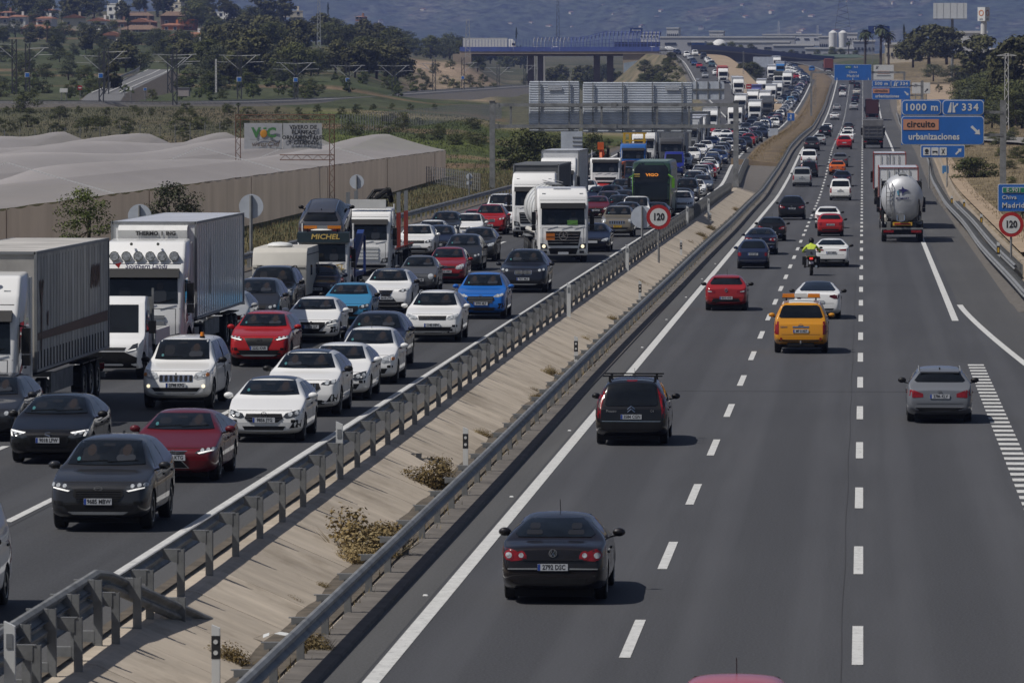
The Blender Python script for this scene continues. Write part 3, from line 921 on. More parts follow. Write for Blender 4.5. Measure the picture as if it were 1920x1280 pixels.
def build_protos():
 P=spec('suv');proto('suv_hex',P,{**face(P,'swept','hex','suv','under',fbadge='oval',fplate='9685 MBW'),**tail(P,'wide','0000'),'clad':.0,'rails':None,'aerial':'fin','mirror':PAINT})
 P=spec('saloon',H=1.43);proto('saloon_spindle',P,{**face(P,'slim','spindle','none','under',fbadge='ell',fplate='4575 KTG'),**tail(P,'slim','')})
 P=spec('hatch');proto('hatch_tri',P,{**face(P,'swept','hex','sport','tri',fbadge='ess',fplate='9018 LFW'),**tail(P,'wide',''),'mirror':BLACKP,'top':[([(-.42,2.0),(.42,2.0),(.42,2.8),(-.42,2.8)],GLASS,'sunroof')]})
 P=spec('hatch',H=1.44);proto('hatch_star',P,{**face(P,'swept','star','sport','glint',fbadge='star',fplate='9856 JYG'),**tail(P,'wide',''),'top':[([(-.52,2.05),(.52,2.05),(.52,3.3),(-.52,3.3)],GLASS,'glass_roof')]})
 P=spec('suv',H=1.6,L=4.66);proto('suv_vbars',P,{**face(P,'slim','vbars','sport','glint',fbadge='star',fplate=None),**tail(P,'slim',''),'mirror':BLACKP,'clad':.4,'top':[([(-.5,1.95),(.5,1.95),(.5,3.3),(-.5,3.3)],GLASS,'glass_roof')]})
 P=spec('hatch',L=4.34);proto('hatch_round',P,{**face(P,'big','hex','wide','glint',fplate='7741 KGD'),**tail(P,'wide',''),'aerial':'fin'})
 P=spec('hatch',L=4.08,W=1.73,H=1.53,hood=1.02,nose=.82);proto('hatch_plain',P,{**face(P,'big','band','wide','amber',fplate='1108 HYT',lens=LENS),**tail(P,'block',''),'aerial':'front','handle':PAINT})
 P=spec('suv',L=4.45,W=1.84,H=1.64);proto('suv_plain',P,{**face(P,'swept','bandchrome','suv','glint',fplate=''),**tail(P,'wide',''),'clad':.42,'aerial':'fin'})
 P=spec('suv',L=4.44,W=1.855,H=1.64);proto('suv_tigernose',P,{**face(P,'swept','bandchrome','suv','glint',fbadge='oval',fplate='1140 HPH',lens=LENS),**tail(P,'wide',''),'clad':.44,'rails':GREYP})
 P=spec('pickup');proto('pickup',P,{**face(P,'big','slots','suv','amber',fbadge='triple',fplate='2798 KFG',fog=LAMPON,lens=LENS),**tail(P,'tall',''),'mirror':BLACKP,'extra':pickup_extra,'tw':.26})
 P=spec('suv',L=4.39,W=1.81,H=1.6);proto('suv_vee',P,{**face(P,'slim','vee','suv','under',fbadge='bar',fplate='2232 KNR'),**tail(P,'wide',''),'clad':.42,'rim':'dark'})
 P=spec('hatch',L=4.25,W=1.8);proto('hatch_lion',P,{**face(P,'swept','shield','sport','under',fbadge='lion',fplate='7233 LLF'),**tail(P,'slim','')})
 P=spec('hatch',L=4.05,W=1.76,H=1.44);proto('hatch_diamond',P,{**face(P,'swept','shield','sport','glint',fbadge='diamond',fplate='3221 LKW'),**tail(P,'cee',''),'mirror':BLACKP})
 P=spec('suv',L=4.5,W=1.84,H=1.6);proto('suv_spindle',P,{**face(P,'slim','spindle','none','glint',fplate='6618 LTH'),**tail(P,'slim',''),'mirror':BLACKP,'clad':.42,'top':[([(-.5,1.9),(.5,1.9),(.5,3.2),(-.5,3.2)],GLASS,'glass_roof')]})
 P=spec('suv',L=4.32,W=1.81,H=1.64);proto('suv_octa',P,{**face(P,'slim','octa','sport','glint',fbadge='octagon',lens=LENS,fplate='9709 MLF'),**tail(P,'wide',''),'rails':CHROME,'clad':.4})
 P=spec('suv',L=4.89,W=1.98,H=1.75,hood=1.16,nose=1.0);proto('suv_kidney',P,{**face(P,'slim','kidney','suv','glint',fplate='7611 MLS'),**tail(P,'slim',''),'rails':GREYP,'clad':.4})
 P=spec('small');proto('small_round',P,{**face(P,'round','smooth','none','amber',fplate='9738 LHB',fog=LENS,lens=LENS),**tail(P,'square','8291 LBC'),'fbadge':('bar',.68,.9)})
 P=spec('hatch',L=3.95,W=1.73,H=1.53,hood=1.02,nose=.84);proto('hatch_tall',P,{**face(P,'big','band','wide','glint',fbadge='chevrons',fplate='4125 HMV',lens=LENS),**tail(P,'block','')})
 P=spec('mpv');proto('mpv',P,{**face(P,'big','band','wide','glint',fplate=''),**tail(P,'wide','')})
 P=spec('offroad');proto('offroad_plain',P,{**face(P,'tall','band','suv','glint',fplate='',lens=LENS),**tail(P,'tall',''),'rails':BLACKP,'clad':.5,'mirror':BLACKP})
 P=spec('offroad',L=4.75,W=1.87,H=1.76);proto('offroad_slots',P,{**face(P,'vertical','slots','suv','glint',fplate='FK 912 V',lens=LENS),**tail(P,'tall',''),'plate_mat':PLATEY,'rails':BLACKP})
 P=spec('saloon');proto('saloon_plain',P,{**face(P,'swept','bandchrome','wide','glint',fplate='',lens=LENS),**tail(P,'wide','')})
 P=spec('fastback');proto('fastback',P,{**face(P,'slim','smooth','wide',None,fplate=''),**tail(P,'cee','',dark=TAILD),'mirror':BLACKP})
 P=spec('minivan');proto('minivan',P,{**face(P,'big','bandchrome','wide','glint',fplate=''),**tail(P,'tall','',plate_z=.82),'mirror':BLACKP})
 P=spec('estate');proto('estate',P,{**face(P,'swept','bandchrome','wide','glint',fplate=''),**tail(P,'wide','')})
 P=spec('minivan');proto('van_panel',P,{**face(P,'big','bandchrome','wide','glint',fplate=''),**tail(P,'tall','',plate_z=.82),'mirror':BLACKP,'panel':True})
 P=spec('saloon',drop=.08,rgz=1.05,tz=1.0);proto('r_saloon',P,{**face(P),**tail(P,'wide','2792 DSC','vw',.64,extra=passat_rear,reflect=False),'rg':(1.1,1.37),'aerial':'front','rear_gaps':(.74,)})
 P=spec('mpv',rgz=1.0,re=4.08,rgb=4.46);proto('r_mpv',P,{**face(P),**tail(P,'pillar','3584 CGN','chevrons',.72,crossbars=True,aerial='front',rtext=[('Picasso',.5,.86,.09),('C4',-.52,.86,.08)],rc=[([(-.82,.42),(.82,.42),(.84,.6),(-.84,.6)],BLACKP,'bumper_panel'),([(-.8,.6),(.8,.6),(.8,.615),(-.8,.615)],CHROME,'bumper_strip'),([(-.14,1.575),(.14,1.575),(.14,1.6),(-.14,1.6)],TAIL,'high_brake_lamp')]),'rg':(.98,1.52),'rgw':.72,'rbadge':('chevrons',.92,1.3)})
 P=spec('estate',L=4.6,rgz=1.04,H=1.48);proto('r_estate',P,{**face(P),**tail(P,'wide','2786 KLV','rings',.72,reflect=False,rails=GREYP,aerial='fin',spoiler=PAINT,rc=[([(-.8,.33),(.8,.33),(.72,.42),(-.72,.42)],BLACKP,'rear_valance'),([(-.72,.42),(.72,.42),(.74,.44),(-.74,.44)],CHROME,'bumper_strip')]),'mirror':BLACKP})
 P=spec('offroad',L=4.74,W=1.85,H=1.78);proto('r_offroad',P,{**face(P),**tail(P,'tall','MF 01457','bar',.76,extra=pathfinder_rear,rc=[([(-.8,.42),(.8,.42),(.8,.47),(-.8,.47)],BLACKP,'step_pad'),([(-.3,.87),(.3,.87),(.3,.92),(-.3,.92)],CHROME,'tailgate_handle')],rtext=[('NISSAN',.58,.9,.07)]),'rg':(1.2,1.62),'rgw':.8})
 P=spec('fastback');proto('r_fastback',P,{**face(P),**tail(P,'cee','',None,.68,dark=TAILD,rc=[([(-.6,.3),(.6,.3),(.7,.42),(-.7,.42)],BLACKP,'rear_valance')],spoiler=None),'rg':(1.08,1.36),'mirror':BLACKP,'top':[([(-.5,1.6),(.5,1.6),(.5,3.2),(-.5,3.2)],GLASS,'glass_roof')]})
 P=spec('hatch',L=4.06,W=1.73,H=1.45,rgb=3.85,re=3.3,ax=(.85,3.4));proto('r_hatch',P,{**face(P),**tail(P,'wide','8810 HXR','diamond',.52,aerial='front',spoiler=PAINT,rc=[([(-.72,.3),(.72,.3),(.6,.5),(-.6,.5)],BLACKP,'rear_valance')]),'mirror':BLACKP})
 P=spec('small');proto('r_small',P,{**face(P),**tail(P,'square','6215 LBC',None,.74,rc=[([(-.8,.42),(.8,.42),(.8,.435),(-.8,.435)],CHROME,'bumper_strip'),([(-.2,.83),(.2,.83),(.2,.845),(-.2,.845)],CHROME,'tailgate_handle')])})
 P=spec('saloon',L=4.76,H=1.44,rgz=1.06,tz=1.03);proto('r_saloon_slim',P,{**face(P),**tail(P,'slim','5517 MRB',None,.74,rc=[([(-.75,.28),(.75,.28),(.8,.42),(-.8,.42)],BLACKP,'rear_valance')]),'rg':(1.1,1.34),'mirror':BLACKP})
 P=spec('hatch',L=3.83,W=1.66,H=1.43,rgb=3.62,re=3.05,ax=(.8,3.24));proto('r_hatch_block',P,{**face(P),**tail(P,'block','1870 CLB',None,.72),'mirror':BLACKP})
 P=spec('suv',L=4.76,W=1.93,H=1.71);proto('r_suv',P,{**face(P),**tail(P,'wide','4408 GPK','vw',.8),'rails':BLACKP})
 P=spec('minivan');proto('r_minivan',P,{**face(P),**tail(P,'tall','7730 KTW','oval',.78,rc=[([(-.86,.34),(.86,.34),(.86,.4),(-.86,.4)],BLACKP,'rear_valance')]),'rg':(1.16,1.62),'rgw':.78,'mirror':BLACKP})
def pickup_extra(part,sf,p):
 def beacon(mb):
  a,n=sf.hit(.42,2.3,'T')
  mb.cyl((.42,2.3,a.z),(.42,2.3,a.z+.05),.07,.07,10,BLACKP)
  mb.cyl((.42,2.3,a.z+.05),(.42,2.3,a.z+.15),.06,.045,10,AMBER)
 part('beacon',beacon)
 def canopy(mb):
  for a in 'SP':
   sf.patch(mb,[(3.35,1.25),(4.6,1.25),(4.5,1.62),(3.35,1.62)],a,GLASS,.012,.3)
   sf.patch(mb,[(3.26,.7),(3.28,.7),(3.28,1.72),(3.26,1.72)],a,DARK,.014,.3)
 part('canopy_window',canopy)
def passat_rear(part,sf,p):
 t=p['tz'];W=p['W']/2
 for s in (-1,1):
  for x,r in ((.83,.062),(.6,.055)):
   def lamp(mb):
    sf.patch(mb,disc(s*x*W,t-.16,r+.022,14),'R',TAIL,.012,.08)
    sf.patch(mb,disc(s*x*W,t-.16,r-.012,12),'R',LENS,.017,.08)
   part('tail_lamp_ring',lamp)
 def lip(mb):
  sf.patch(mb,[(-.56*W,t-.25),(.56*W,t-.25),(.58*W,t-.22),(-.58*W,t-.22)],'R',PAINT,.02,.1)
  sf.patch(mb,[(-.95*W,.6),(-.3*W,.6),(-.3*W,.625),(-.95*W,.618)],'R',GREYP,.012,.1,True)
 part('bumper_strip',lip)
 for s in (-1,1):
  part('headrest', lambda mb:(sf.patch(mb,rr(s*.36-.14,s*.36+.14,1.13,1.2,.03),'R',mat('seat_cloth',(.016,.016,.017),.3),.017,.1),sf.patch(mb,rr(s*.36-.09,s*.36+.09,1.215,1.3,.03),'R',MATS['seat_cloth'],.017,.1)))
def pathfinder_rear(part,sf,p):
 W=p['W']/2
 def roofw(mb):
  sf.patch(mb,[(-.62,2.0),(.62,2.0),(.62,4.42),(-.62,4.42)],'T',WHITEP,.006,.3)
 part('white_roof_panel',roofw)
 def bar(mb):
  y,z=3.75,1.86
  for s in (-1,1):
   mb.box((s*.43,y,z+.07),(.42,.28,.13),AMBER,taper=.94)
   mb.box((s*.5,y,z-.04),(.05,.2,.12),BLACKP)
  mb.box((0,y,z+.07),(.42,.26,.15),WHITEP)
  mb.box((0,y,z-.0),(1.3,.3,.02),BLACKP)
 part('light_bar',bar)
 def hitch(mb):
  mb.tube([(0,p['L']-.1,.36),(0,p['L']+.1,.36),(0,p['L']+.1,.44)],.03,6,STEEL)
  mb.box((0,p['L']-.05,.3),(.9,.12,.12),BLACKP)
 part('tow_hitch',hitch)
 def refl(mb):
  sf.patch(mb,disc(.72*W,.5,.045,10),'R',TAIL,.008,.1,True)
 part('reflector',refl)
# lorries, vans, coach, caravan
def prism_body(prof,W,bev,m,arches=(),seg=2,shape=None):
 """side outline (y, z) given a width, rounded and cut for wheels"""
 mb=MB();mb.prism(prof,'X',-W/2,W/2,m)
 me=mb.mesh('body')
 bm=bmesh.new();bm.from_mesh(me)
 es=[e for e in bm.edges if len(e.link_faces)==2 and e.calc_face_angle(0)>.05]
 bmesh.ops.bevel(bm,geom=es,offset=bev,segments=seg,affect='EDGES',profile=.6)
 if shape:
  for v in bm.verts: v.co=Vector(shape(v.co.x,v.co.y,v.co.z))
 bm.to_mesh(me);bm.free()
 if arches:
  cut=MB()
  for ay,az,r in arches:
   for s in (-1,1): cut.cyl((s*(W/2-.42),ay,az),(s*(W/2+.3),ay,az),r,r,20,DARK)
  co=bpy.data.objects.new('cut',cut.mesh('cut'));COL.objects.link(co)
  me=evaluated(me,[('BOOLEAN',dict(operation='DIFFERENCE',object=co,solver='EXACT',material_mode='TRANSFER'))])
  bpy.data.objects.remove(co)
 me.polygons.foreach_set('use_smooth',[True]*len(me.polygons))
 me.set_sharp_from_angle(angle=math.radians(35))
 return me
class Parts:
 def __init__(s): s.S=[]
 def p(s,name,fn,parent=0,smooth=45):
  mb=MB();fn(mb)
  if mb.f: s.S.append((name,mb.mesh(name,smooth),parent,None))
  return len(s.S)-1
 def raw(s,name,me,parent=0,off=None):
  s.S.append((name,me,parent,off));return len(s.S)-1
 def wheel(s,x,y,r=.5,wd=.3,style='truck'):
  t,rim=wheel_meshes(r,wd,style)
  i=s.raw('wheel',t,0,(Vector((x,y,r)),0))
  s.raw('rim',rim,i)
def lorry_cab(o,P,lod=0):
 W=2.5;H=o.get('H',3.75)
 low=H<3.2
 prof=[(.1,.34),(.0,.5),(-.02,1.2),(.05,1.72),(.2,2.62),(.28,2.78)]
 prof+=[(.5,H-.04),(2.1,H)] if low else [(.5,3.2),(.95,H-.08),(2.1,H)]
 prof+=[(2.2,H-.08),(2.2,.9),(2.0,.8),(2.0,.34)]
 def shp(x,y,z):
  k=1-.07*max(0,(.45-y)/.45)-.05*max(0,(z-2.8)/1.0)
  return (x*k,y,z)
 me=prism_body(prof,W,.11,PAINT,[(1.42,.5,.62)],3,shp)
 sf=Surf(me)
 P.raw('cab',me,None)
 c=.25 if not lod else .6
 ws=P.p('windscreen', lambda mb:sf.patch(mb,[(-1.04,1.82),(1.04,1.82),(1.02,2.66),(-1.02,2.66)],'F',GLASS,.012,c))
 if not lod:
  for k_,(x_,w_,z0_,z1_) in enumerate(((.5,.2,1.86,2.2),(.5,.11,2.22,2.44),(-.55,.16,1.95,2.3))): P.p('occupant' if k_<2 else 'headrest', lambda mb:sf.patch(mb,rr(x_-w_,x_+w_,z0_,z1_,.09,3),'F',(mat('cabin_shirt',(.034,.037,.043),.05,spec=.5),mat('cabin_driver',(.03,.024,.021),.05,spec=.5),mat('cabin_shape',(.017,.018,.02),.05,spec=.5))[k_],.0165,.1),ws)
  P.p('wiper', lambda mb:[mb.tube([(x,-.02,1.83),(x+.5,.0,1.95)],.014,4,BLACKP) for x in (-.9,-.2,.4)],ws)
 if o.get('visor',True):
  P.p('sun_visor', lambda mb:mb.prism([(.0,2.6),(.18,2.86),(.3,2.8),(.1,2.58)],'X',-1.08,1.08,o.get('visor_m',BLACKP)))
 gk=o.get('grille','slats')
 if gk=='star':
  P.p('grille', lambda mb:sf.patch(mb,[(-.72,.82),(.72,.82),(.84,1.5),(-.84,1.5)],'F',BLACKP,.012,c))
  P.p('grille_bar', lambda mb:[mb.box((0,-.045,z),(1.5,.04,.03),CHROME if k else GREYP) for k,z in enumerate((.95,1.08,1.22,1.36))])
  if not lod: P.raw('emblem',badge('star',CHROME),0,(Vector((0,-.07,1.3)),0,3.2))
  P.p('bumper', lambda mb:sf.patch(mb,[(-.62,.42),(.62,.42),(.72,.7),(-.72,.7)],'F',BLACKP,.015,c))
 elif gk=='scania':
  for z in (1.42,1.24,1.06,.9):
   P.p('grille_bar', lambda mb:mb.box((0,-.03,z),(1.3,.05,.1),o.get('bar_m',BLACKP)))
  P.p('bumper', lambda mb:sf.patch(mb,[(-.9,.42),(.9,.42),(.9,.58),(-.9,.58)],'F',BLACKP,.015,c))
 elif gk=='iveco':
  P.p('grille', lambda mb:sf.patch(mb,[(-.78,1.2),(.78,1.2),(.86,1.42),(-.86,1.42)],'F',BLACKP,.012,c))
  P.p('grille', lambda mb:sf.patch(mb,[(-.5,.5),(.5,.5),(.66,1.06),(-.66,1.06)],'F',BLACKP,.012,c))
 else:
  P.p('grille', lambda mb:sf.patch(mb,[(-.74,.8),(.74,.8),(.8,1.42),(-.8,1.42)],'F',BLACKP,.012,c))
  if not lod: P.p('grille_bar', lambda mb:[mb.box((0,-.04,z),(1.46,.03,.04),GREYP) for z in (.92,1.06,1.2,1.34)])
  P.p('bumper', lambda mb:sf.patch(mb,[(-.7,.4),(.7,.4),(.74,.6),(-.74,.6)],'F',BLACKP,.015,c))
 if not lod:
  P.p('panel_gap', lambda mb:[sf.patch(mb,[(-1.12,z),(1.12,z),(1.12,z+.014),(-1.12,z+.014)],'F',DARK,.004,.3) for z in (1.66,.62)]+[sf.patch(mb,[(x-.008,.66),(x+.008,.66),(x+.008,1.66),(x-.008,1.66)],'F',DARK,.004,.3) for x in (-.98,.98)]+[sf.patch(mb,[(-1.1,2.98),(1.1,2.98),(1.1,2.995),(-1.1,2.995)],'F',DARK,.004,.3)])
  for s in (-1,1):
   P.p('fog_lamp', lambda mb:sf.patch(mb,rr(*sorted((s*.78,s*1.0)),.46,.58,.02),'F',LENSD,.016,.2))
   P.p('step', lambda mb:[mb.box((s*1.2,.75,z),(.12,.5,.05),BLACKP) for z in (.45,.75)])
   P.p('air_deflector', lambda mb:mb.box((s*1.2,2.35,2.3),(.05,.35,2.6),PAINT))
   P.p('door_handle', lambda mb:mb.box((s*1.255,1.15,1.45),(.03,.2,.05),BLACKP))
 for s in (-1,1):
  i=P.p('headlight', lambda mb:sf.patch(mb,[(s*.74,.66),(s*1.08,.68),(s*1.1,.94),(s*.82,.88)][::s],'F',LENSD,.012,.2))
  P.p('lamp_reflector', lambda mb:sf.patch(mb,disc(s*.93,.79,.085,10),'F',LAMPON if o.get('lit') else LENS,.02,.2),i)
  P.p('door_mirror', lambda mb:(mb.box((s*1.4,.3,2.12),(.2,.2,.62),o.get('mirror_m',BLACKP)),mb.box((s*1.4,.3,1.66),(.2,.2,.26),o.get('mirror_m',BLACKP)),mb.tube([(s*1.15,.35,2.5),(s*1.4,.3,2.46)],.03,4,BLACKP)))
  P.p('side_window', lambda mb:sf.patch(mb,[(.42,1.82),(1.2,1.82),(1.2,2.56),(.5,2.56)],'S' if s>0 else 'P',GLASS,.012,.6))
  if not lod:
   P.p('panel_gap', lambda mb:(sf.patch(mb,[(.34,.95),(.355,.95),(.42,2.7),(.4,2.7)],'S' if s>0 else 'P',DARK,.004,.6),sf.patch(mb,[(1.28,1.0),(1.3,1.0),(1.3,2.7),(1.28,2.7)],'S' if s>0 else 'P',DARK,.004,.6)))
  P.wheel(s*1.06,1.42)
 if not lod and not low:
  for s in (-1,1): P.p('marker_lamp', lambda mb:mb.box((s*.9,.62,3.3),(.16,.06,.05),LENS))
 P.p('chassis', lambda mb:(mb.box((0,3.4,.75),(.9,3.6,.3),DARK),[mb.box((s*.95,3.1,.68),(.6,1.1,.62),STEEL if o.get('tank',True) else DARK) for s in (-1,1)]))
 return sf
def lorry_box(P,y0,L,z0,z1,o,W=2.55,lod=0,m=None):
 m=m or PAINT
 kind=o.get('box','box')
 y1=y0+L
 b=P.p('trailer_body', lambda mb:mb.box((0,(y0+y1)/2,(z0+z1)/2),(W,L,z1-z0),m))
 e=.07
 fm=o.get('edge_m',GREYP)
 P.p('body_frame', lambda mb:[mb.box((s*(W/2),(y0+y1)/2,z),(e,L+.06,e),fm) for s in (-1,1) for z in (z0+.03,z1-.03)]+[mb.box((s*W/2,y,(z0+z1)/2),(e,e,z1-z0),fm) for s in (-1,1) for y in (y0,y1)]+[mb.box((0,y,z),(W,e,e),fm) for y in (y0,y1) for z in (z0+.03,z1-.03)])
 if not lod:
  n=int(L/.62)
  def ribs(name,w_,d_,h_,z_,xo,step,m_,zoff=0):
   r_=MB();r_.box((0,0,0),(d_,w_,h_),m_);rme=r_.mesh(name)
   for i in range(int((L-.5)/step)):
    for s in (-1,1): P.raw(name,rme,b,(Vector((s*(W/2+xo),y0+.3+i*step,z_)),0))
  if kind=='curtain':
   ribs('curtain_strap',.05,.02,.5,z0+.25,.014,.55,BLACKP);ribs('curtain_fold',.035,.016,z1-z0-.3,(z0+z1)/2,.0,.55,o.get('fold_m',GREYP))
  else:
   ribs('side_rib',.05,.02,z1-z0-.2,(z0+z1)/2,.002,.62,o.get('fold_m',SIGNW))
  def door(mb):
   mb.box((0,y1+.02,(z0+z1)/2),(.03,.03,z1-z0-.15),BLACKP)
   for x in (-.7,-.25,.25,.7): mb.cyl((x,y1+.05,z0+.1),(x,y1+.05,z1-.1),.022,.022,6,STEEL)
  P.p('rear_door_bar',door)
 P.p('underframe', lambda mb:(mb.box((0,(y0+y1)/2,z0-.16),(1.1,L*.94,.28),DARK),mb.box((0,y1-.12,.55),(2.4,.1,.14),STEEL),[mb.box((s*1.1,y0+L*.42,.8),(.05,L*.3,.5),STEELD) for s in (-1,1)]))
 for s in (-1,1):
  P.p('tail_light', lambda mb:mb.box((s*.95,y1-.05,.78),(.45,.06,.16),TAIL))
 for k in range(o.get('axles',3)):
  y=y1-1.7-k*1.31
  for s in (-1,1): P.wheel(s*1.08,y)
  if not lod: P.p('mudguard', lambda mb:[mb.box((s*1.08,y,1.06),(.36,1.1,.03),BLACKP) for s in (-1,1)])
def make_lorry(o,lod=0):
 P=Parts()
 sf=lorry_cab(o,P,lod)
 b=o.get('body','box')
 for s in (-1,1):
  if b not in ('none','stakes','tow'): P.wheel(s*1.06,5.2)
 if b=='box':
  y0=o.get('y0',2.75)
  lorry_box(P,y0,o.get('len',13.4),o.get('z0',1.25),o.get('z1',4.05),o,2.55,lod,o.get('box_m'))
 elif b=='tank':
  y0=3.0;L=o.get('len',10.5);m=o.get('tank_m',SIGNW)
  P.p('tank', lambda mb:mb.lathe([(y0,.02),(y0+.05,.55),(y0+.2,.95),(y0+.5,1.15),(y0+L-.5,1.15),(y0+L-.2,.98),(y0+L-.05,.6),(y0+L,.02)],24,m,'Y',(0,0,2.45)),0,60)
  if o.get('tk'):
   kx,kz,dz=o['tk'];m_=P.S[-1][1]
   for v in m_.vertices: v.co=(v.co.x*kx,v.co.y,(v.co.z-2.45)*kz+2.45+dz)
  zt_=3.66+(1.2*(o['tk'][1]-1)+o['tk'][2] if o.get('tk') else 0)
  if not o.get('tk'): P.p('tank_band', lambda mb:[mb.lathe([(y,1.15),(y,1.19),(y+.1,1.19),(y+.1,1.15)],24,CHROME if k%2 else m,'Y',(0,0,2.45)) for k,y in enumerate(np.linspace(y0+.8,y0+L-.9,5))])
  P.p('walkway', lambda mb:(mb.box((0,y0+L/2,zt_),(.5,L*.7,.05),STEEL),[mb.box((s*.28,y0+L/2,zt_+.12),(.03,L*.7,.03),STEEL) for s in (-1,1)]))
  P.p('hose_tube', lambda mb:[mb.cyl((s*1.0,y0+1,1.35),(s*1.0,y0+L-1,1.35),.13,.13,8,CREAMM) for s in (-1,1)])
  P.p('underframe', lambda mb:mb.box((0,y0+L/2,1.05),(1.2,L*.9,.35),DARK))
  for k in range(3):
   for s in (-1,1): P.wheel(s*1.08,y0+L-1.8-k*1.31)
   P.p('mudguard', lambda mb:[mb.box((s*1.08,y0+L-1.8-k*1.31,1.07),(.36,1.15,.04),GREYP) for s in (-1,1)])
 elif b=='tipper':
  y0=2.5;L=o.get('len',6.5);m=o.get('box_m',PAINT)
  def tub(mb):
   mb.prism([(-1.2,1.2),(1.2,1.2),(1.25,o.get('z1',2.9)),(-1.25,o.get('z1',2.9))],'Y',y0,y0+L,m)
  P.p('tipper_body',tub)
  P.p('body_rib', lambda mb:[mb.box((s*1.26,y0+.3+i*.9,2.05),(.06,.1,1.6),o.get('rib_m',GREYP)) for s in (-1,1) for i in range(int(L/.9))]+[mb.box((0,y0+L+.04,z),(2.3,.08,.12),o.get('rib_m',GREYP)) for z in (1.45,1.85,2.3,2.75)]+[mb.box((x,y0+L+.03,2.1),(.12,.07,1.6),o.get('rib_m',GREYP)) for x in (-1.1,-.55,.55,1.1)])
  P.p('underframe', lambda mb:(mb.box((0,y0+L/2,.9),(1.1,L,.3),DARK),mb.box((0,y0+L-.2,.55),(2.3,.1,.14),BLACKP)))
  for k in range(3):
   for s in (-1,1): P.wheel(s*1.06,y0+L-1.2-k*1.31)
  for s in (-1,1): P.p('tail_light', lambda mb:mb.box((s*.95,y0+L,.85),(.36,.06,.16),TAIL))
 elif b=='none':
  P.p('chassis_bed', lambda mb:mb.box((0,5,.95),(2.3,6,.15),DARK))
  for y in (5.6,6.9):
   for s in (-1,1): P.wheel(s*1.06,y)
 if o.get('extra'): o['extra'](P,sf,lod)
 return P.S
CREAMM=mat('cream_panel',(.5,.48,.43),.5,vary=.08,scale=1.2)
BLUEP=mat('blue_steel',(.012,.035,.16),.5,vary=.2,scale=2)
REDP=mat('red_steel',(.22,.025,.015),.55,vary=.25,scale=2)
YELP=mat('yellow_paint',(.6,.36,.03),.5)
GOLD=mat('gold_lettering',(.62,.44,.12),.5)
ORANGEP=mat('orange_steel',(.5,.1,.015),.55,vary=.2,scale=2)
TANKM=mat('polished_tank',(.52,.53,.55),.5,.4,vary=.12,scale=1.1)
CURT=mat('grey_curtain',(.4,.385,.36),.75,vary=.4,scale=.7,bump=.12,stretch=(1,2.5,.5))
CURTD=mat('curtain_fold_grey',(.375,.36,.335),.75,vary=.3,scale=1)
FRIDGE=mat('fridge_panel',(.76,.77,.78),.16,vary=.12,scale=.6)
LGREEN=mat('coach_green',(.1,.27,.02),.35,coat=.5)
GREEN=mat('grey_green_panel',(.16,.22,.18),.35,vary=.2,scale=1)
ORTXT=mat('orange_display',(.6,.2,.02),.5,emit=(1,.35,.05),estr=.7)
BRN=mat('brown_print',(.11,.06,.04),.7)
LOGO_B=mat('navy_print',(.03,.03,.13),.5)
LOGO_C=mat('cyan_print',(.1,.35,.5),.5)
def x_text(P,s,size,m,loc,rot='T',bold=.0,**k):
 return P.raw('lettering',text_mesh(s,size,m,.004,bold,**k),0,(Vector(loc),rot))
def curtain_extra(P,sf,lod):
 x=1.275+.022
 def art(mb):
  for pts in ([(3.5,1.75),(3.62,1.75),(3.72,2.9),(3.95,3.45),(3.8,3.5),(3.6,3.1),(3.45,3.5),(3.3,3.45),(3.56,2.8)],):
   mb.prism(pts,'X',x,x+.006,BRN)
  mb.prism([(2.9,2.02),(15.9,2.0),(15.9,2.28),(2.9,2.2)],'X',x-.004,x+.001,BRN)
  for k in range(6):
   mb.prism([(12.6+k*.3,3.0+.1*(k%3)),(12.75+k*.3,2.95),(12.9+k*.3,3.5),(12.75+k*.3,3.6)],'X',x,x+.005,BRN)
  mb.prism([(4.6,2.35),(4.75,2.3),(4.8,2.7),(4.6,2.65)],'X',x,x+.005,BRN)
 P.p('curtain_print',art)
 P.p('cab_stripe', lambda mb:sf.patch(mb,[(.05,1.0),(1.0,1.45),(1.0,1.6),(.05,1.15)],'S',SIGNR,.008,.4))
 P.p('roof_horn', lambda mb:[mb.cyl((xx,.6,3.62),(xx,.6,3.8),.05,.05,6,BLACKP) for xx in (-.5,.5)])
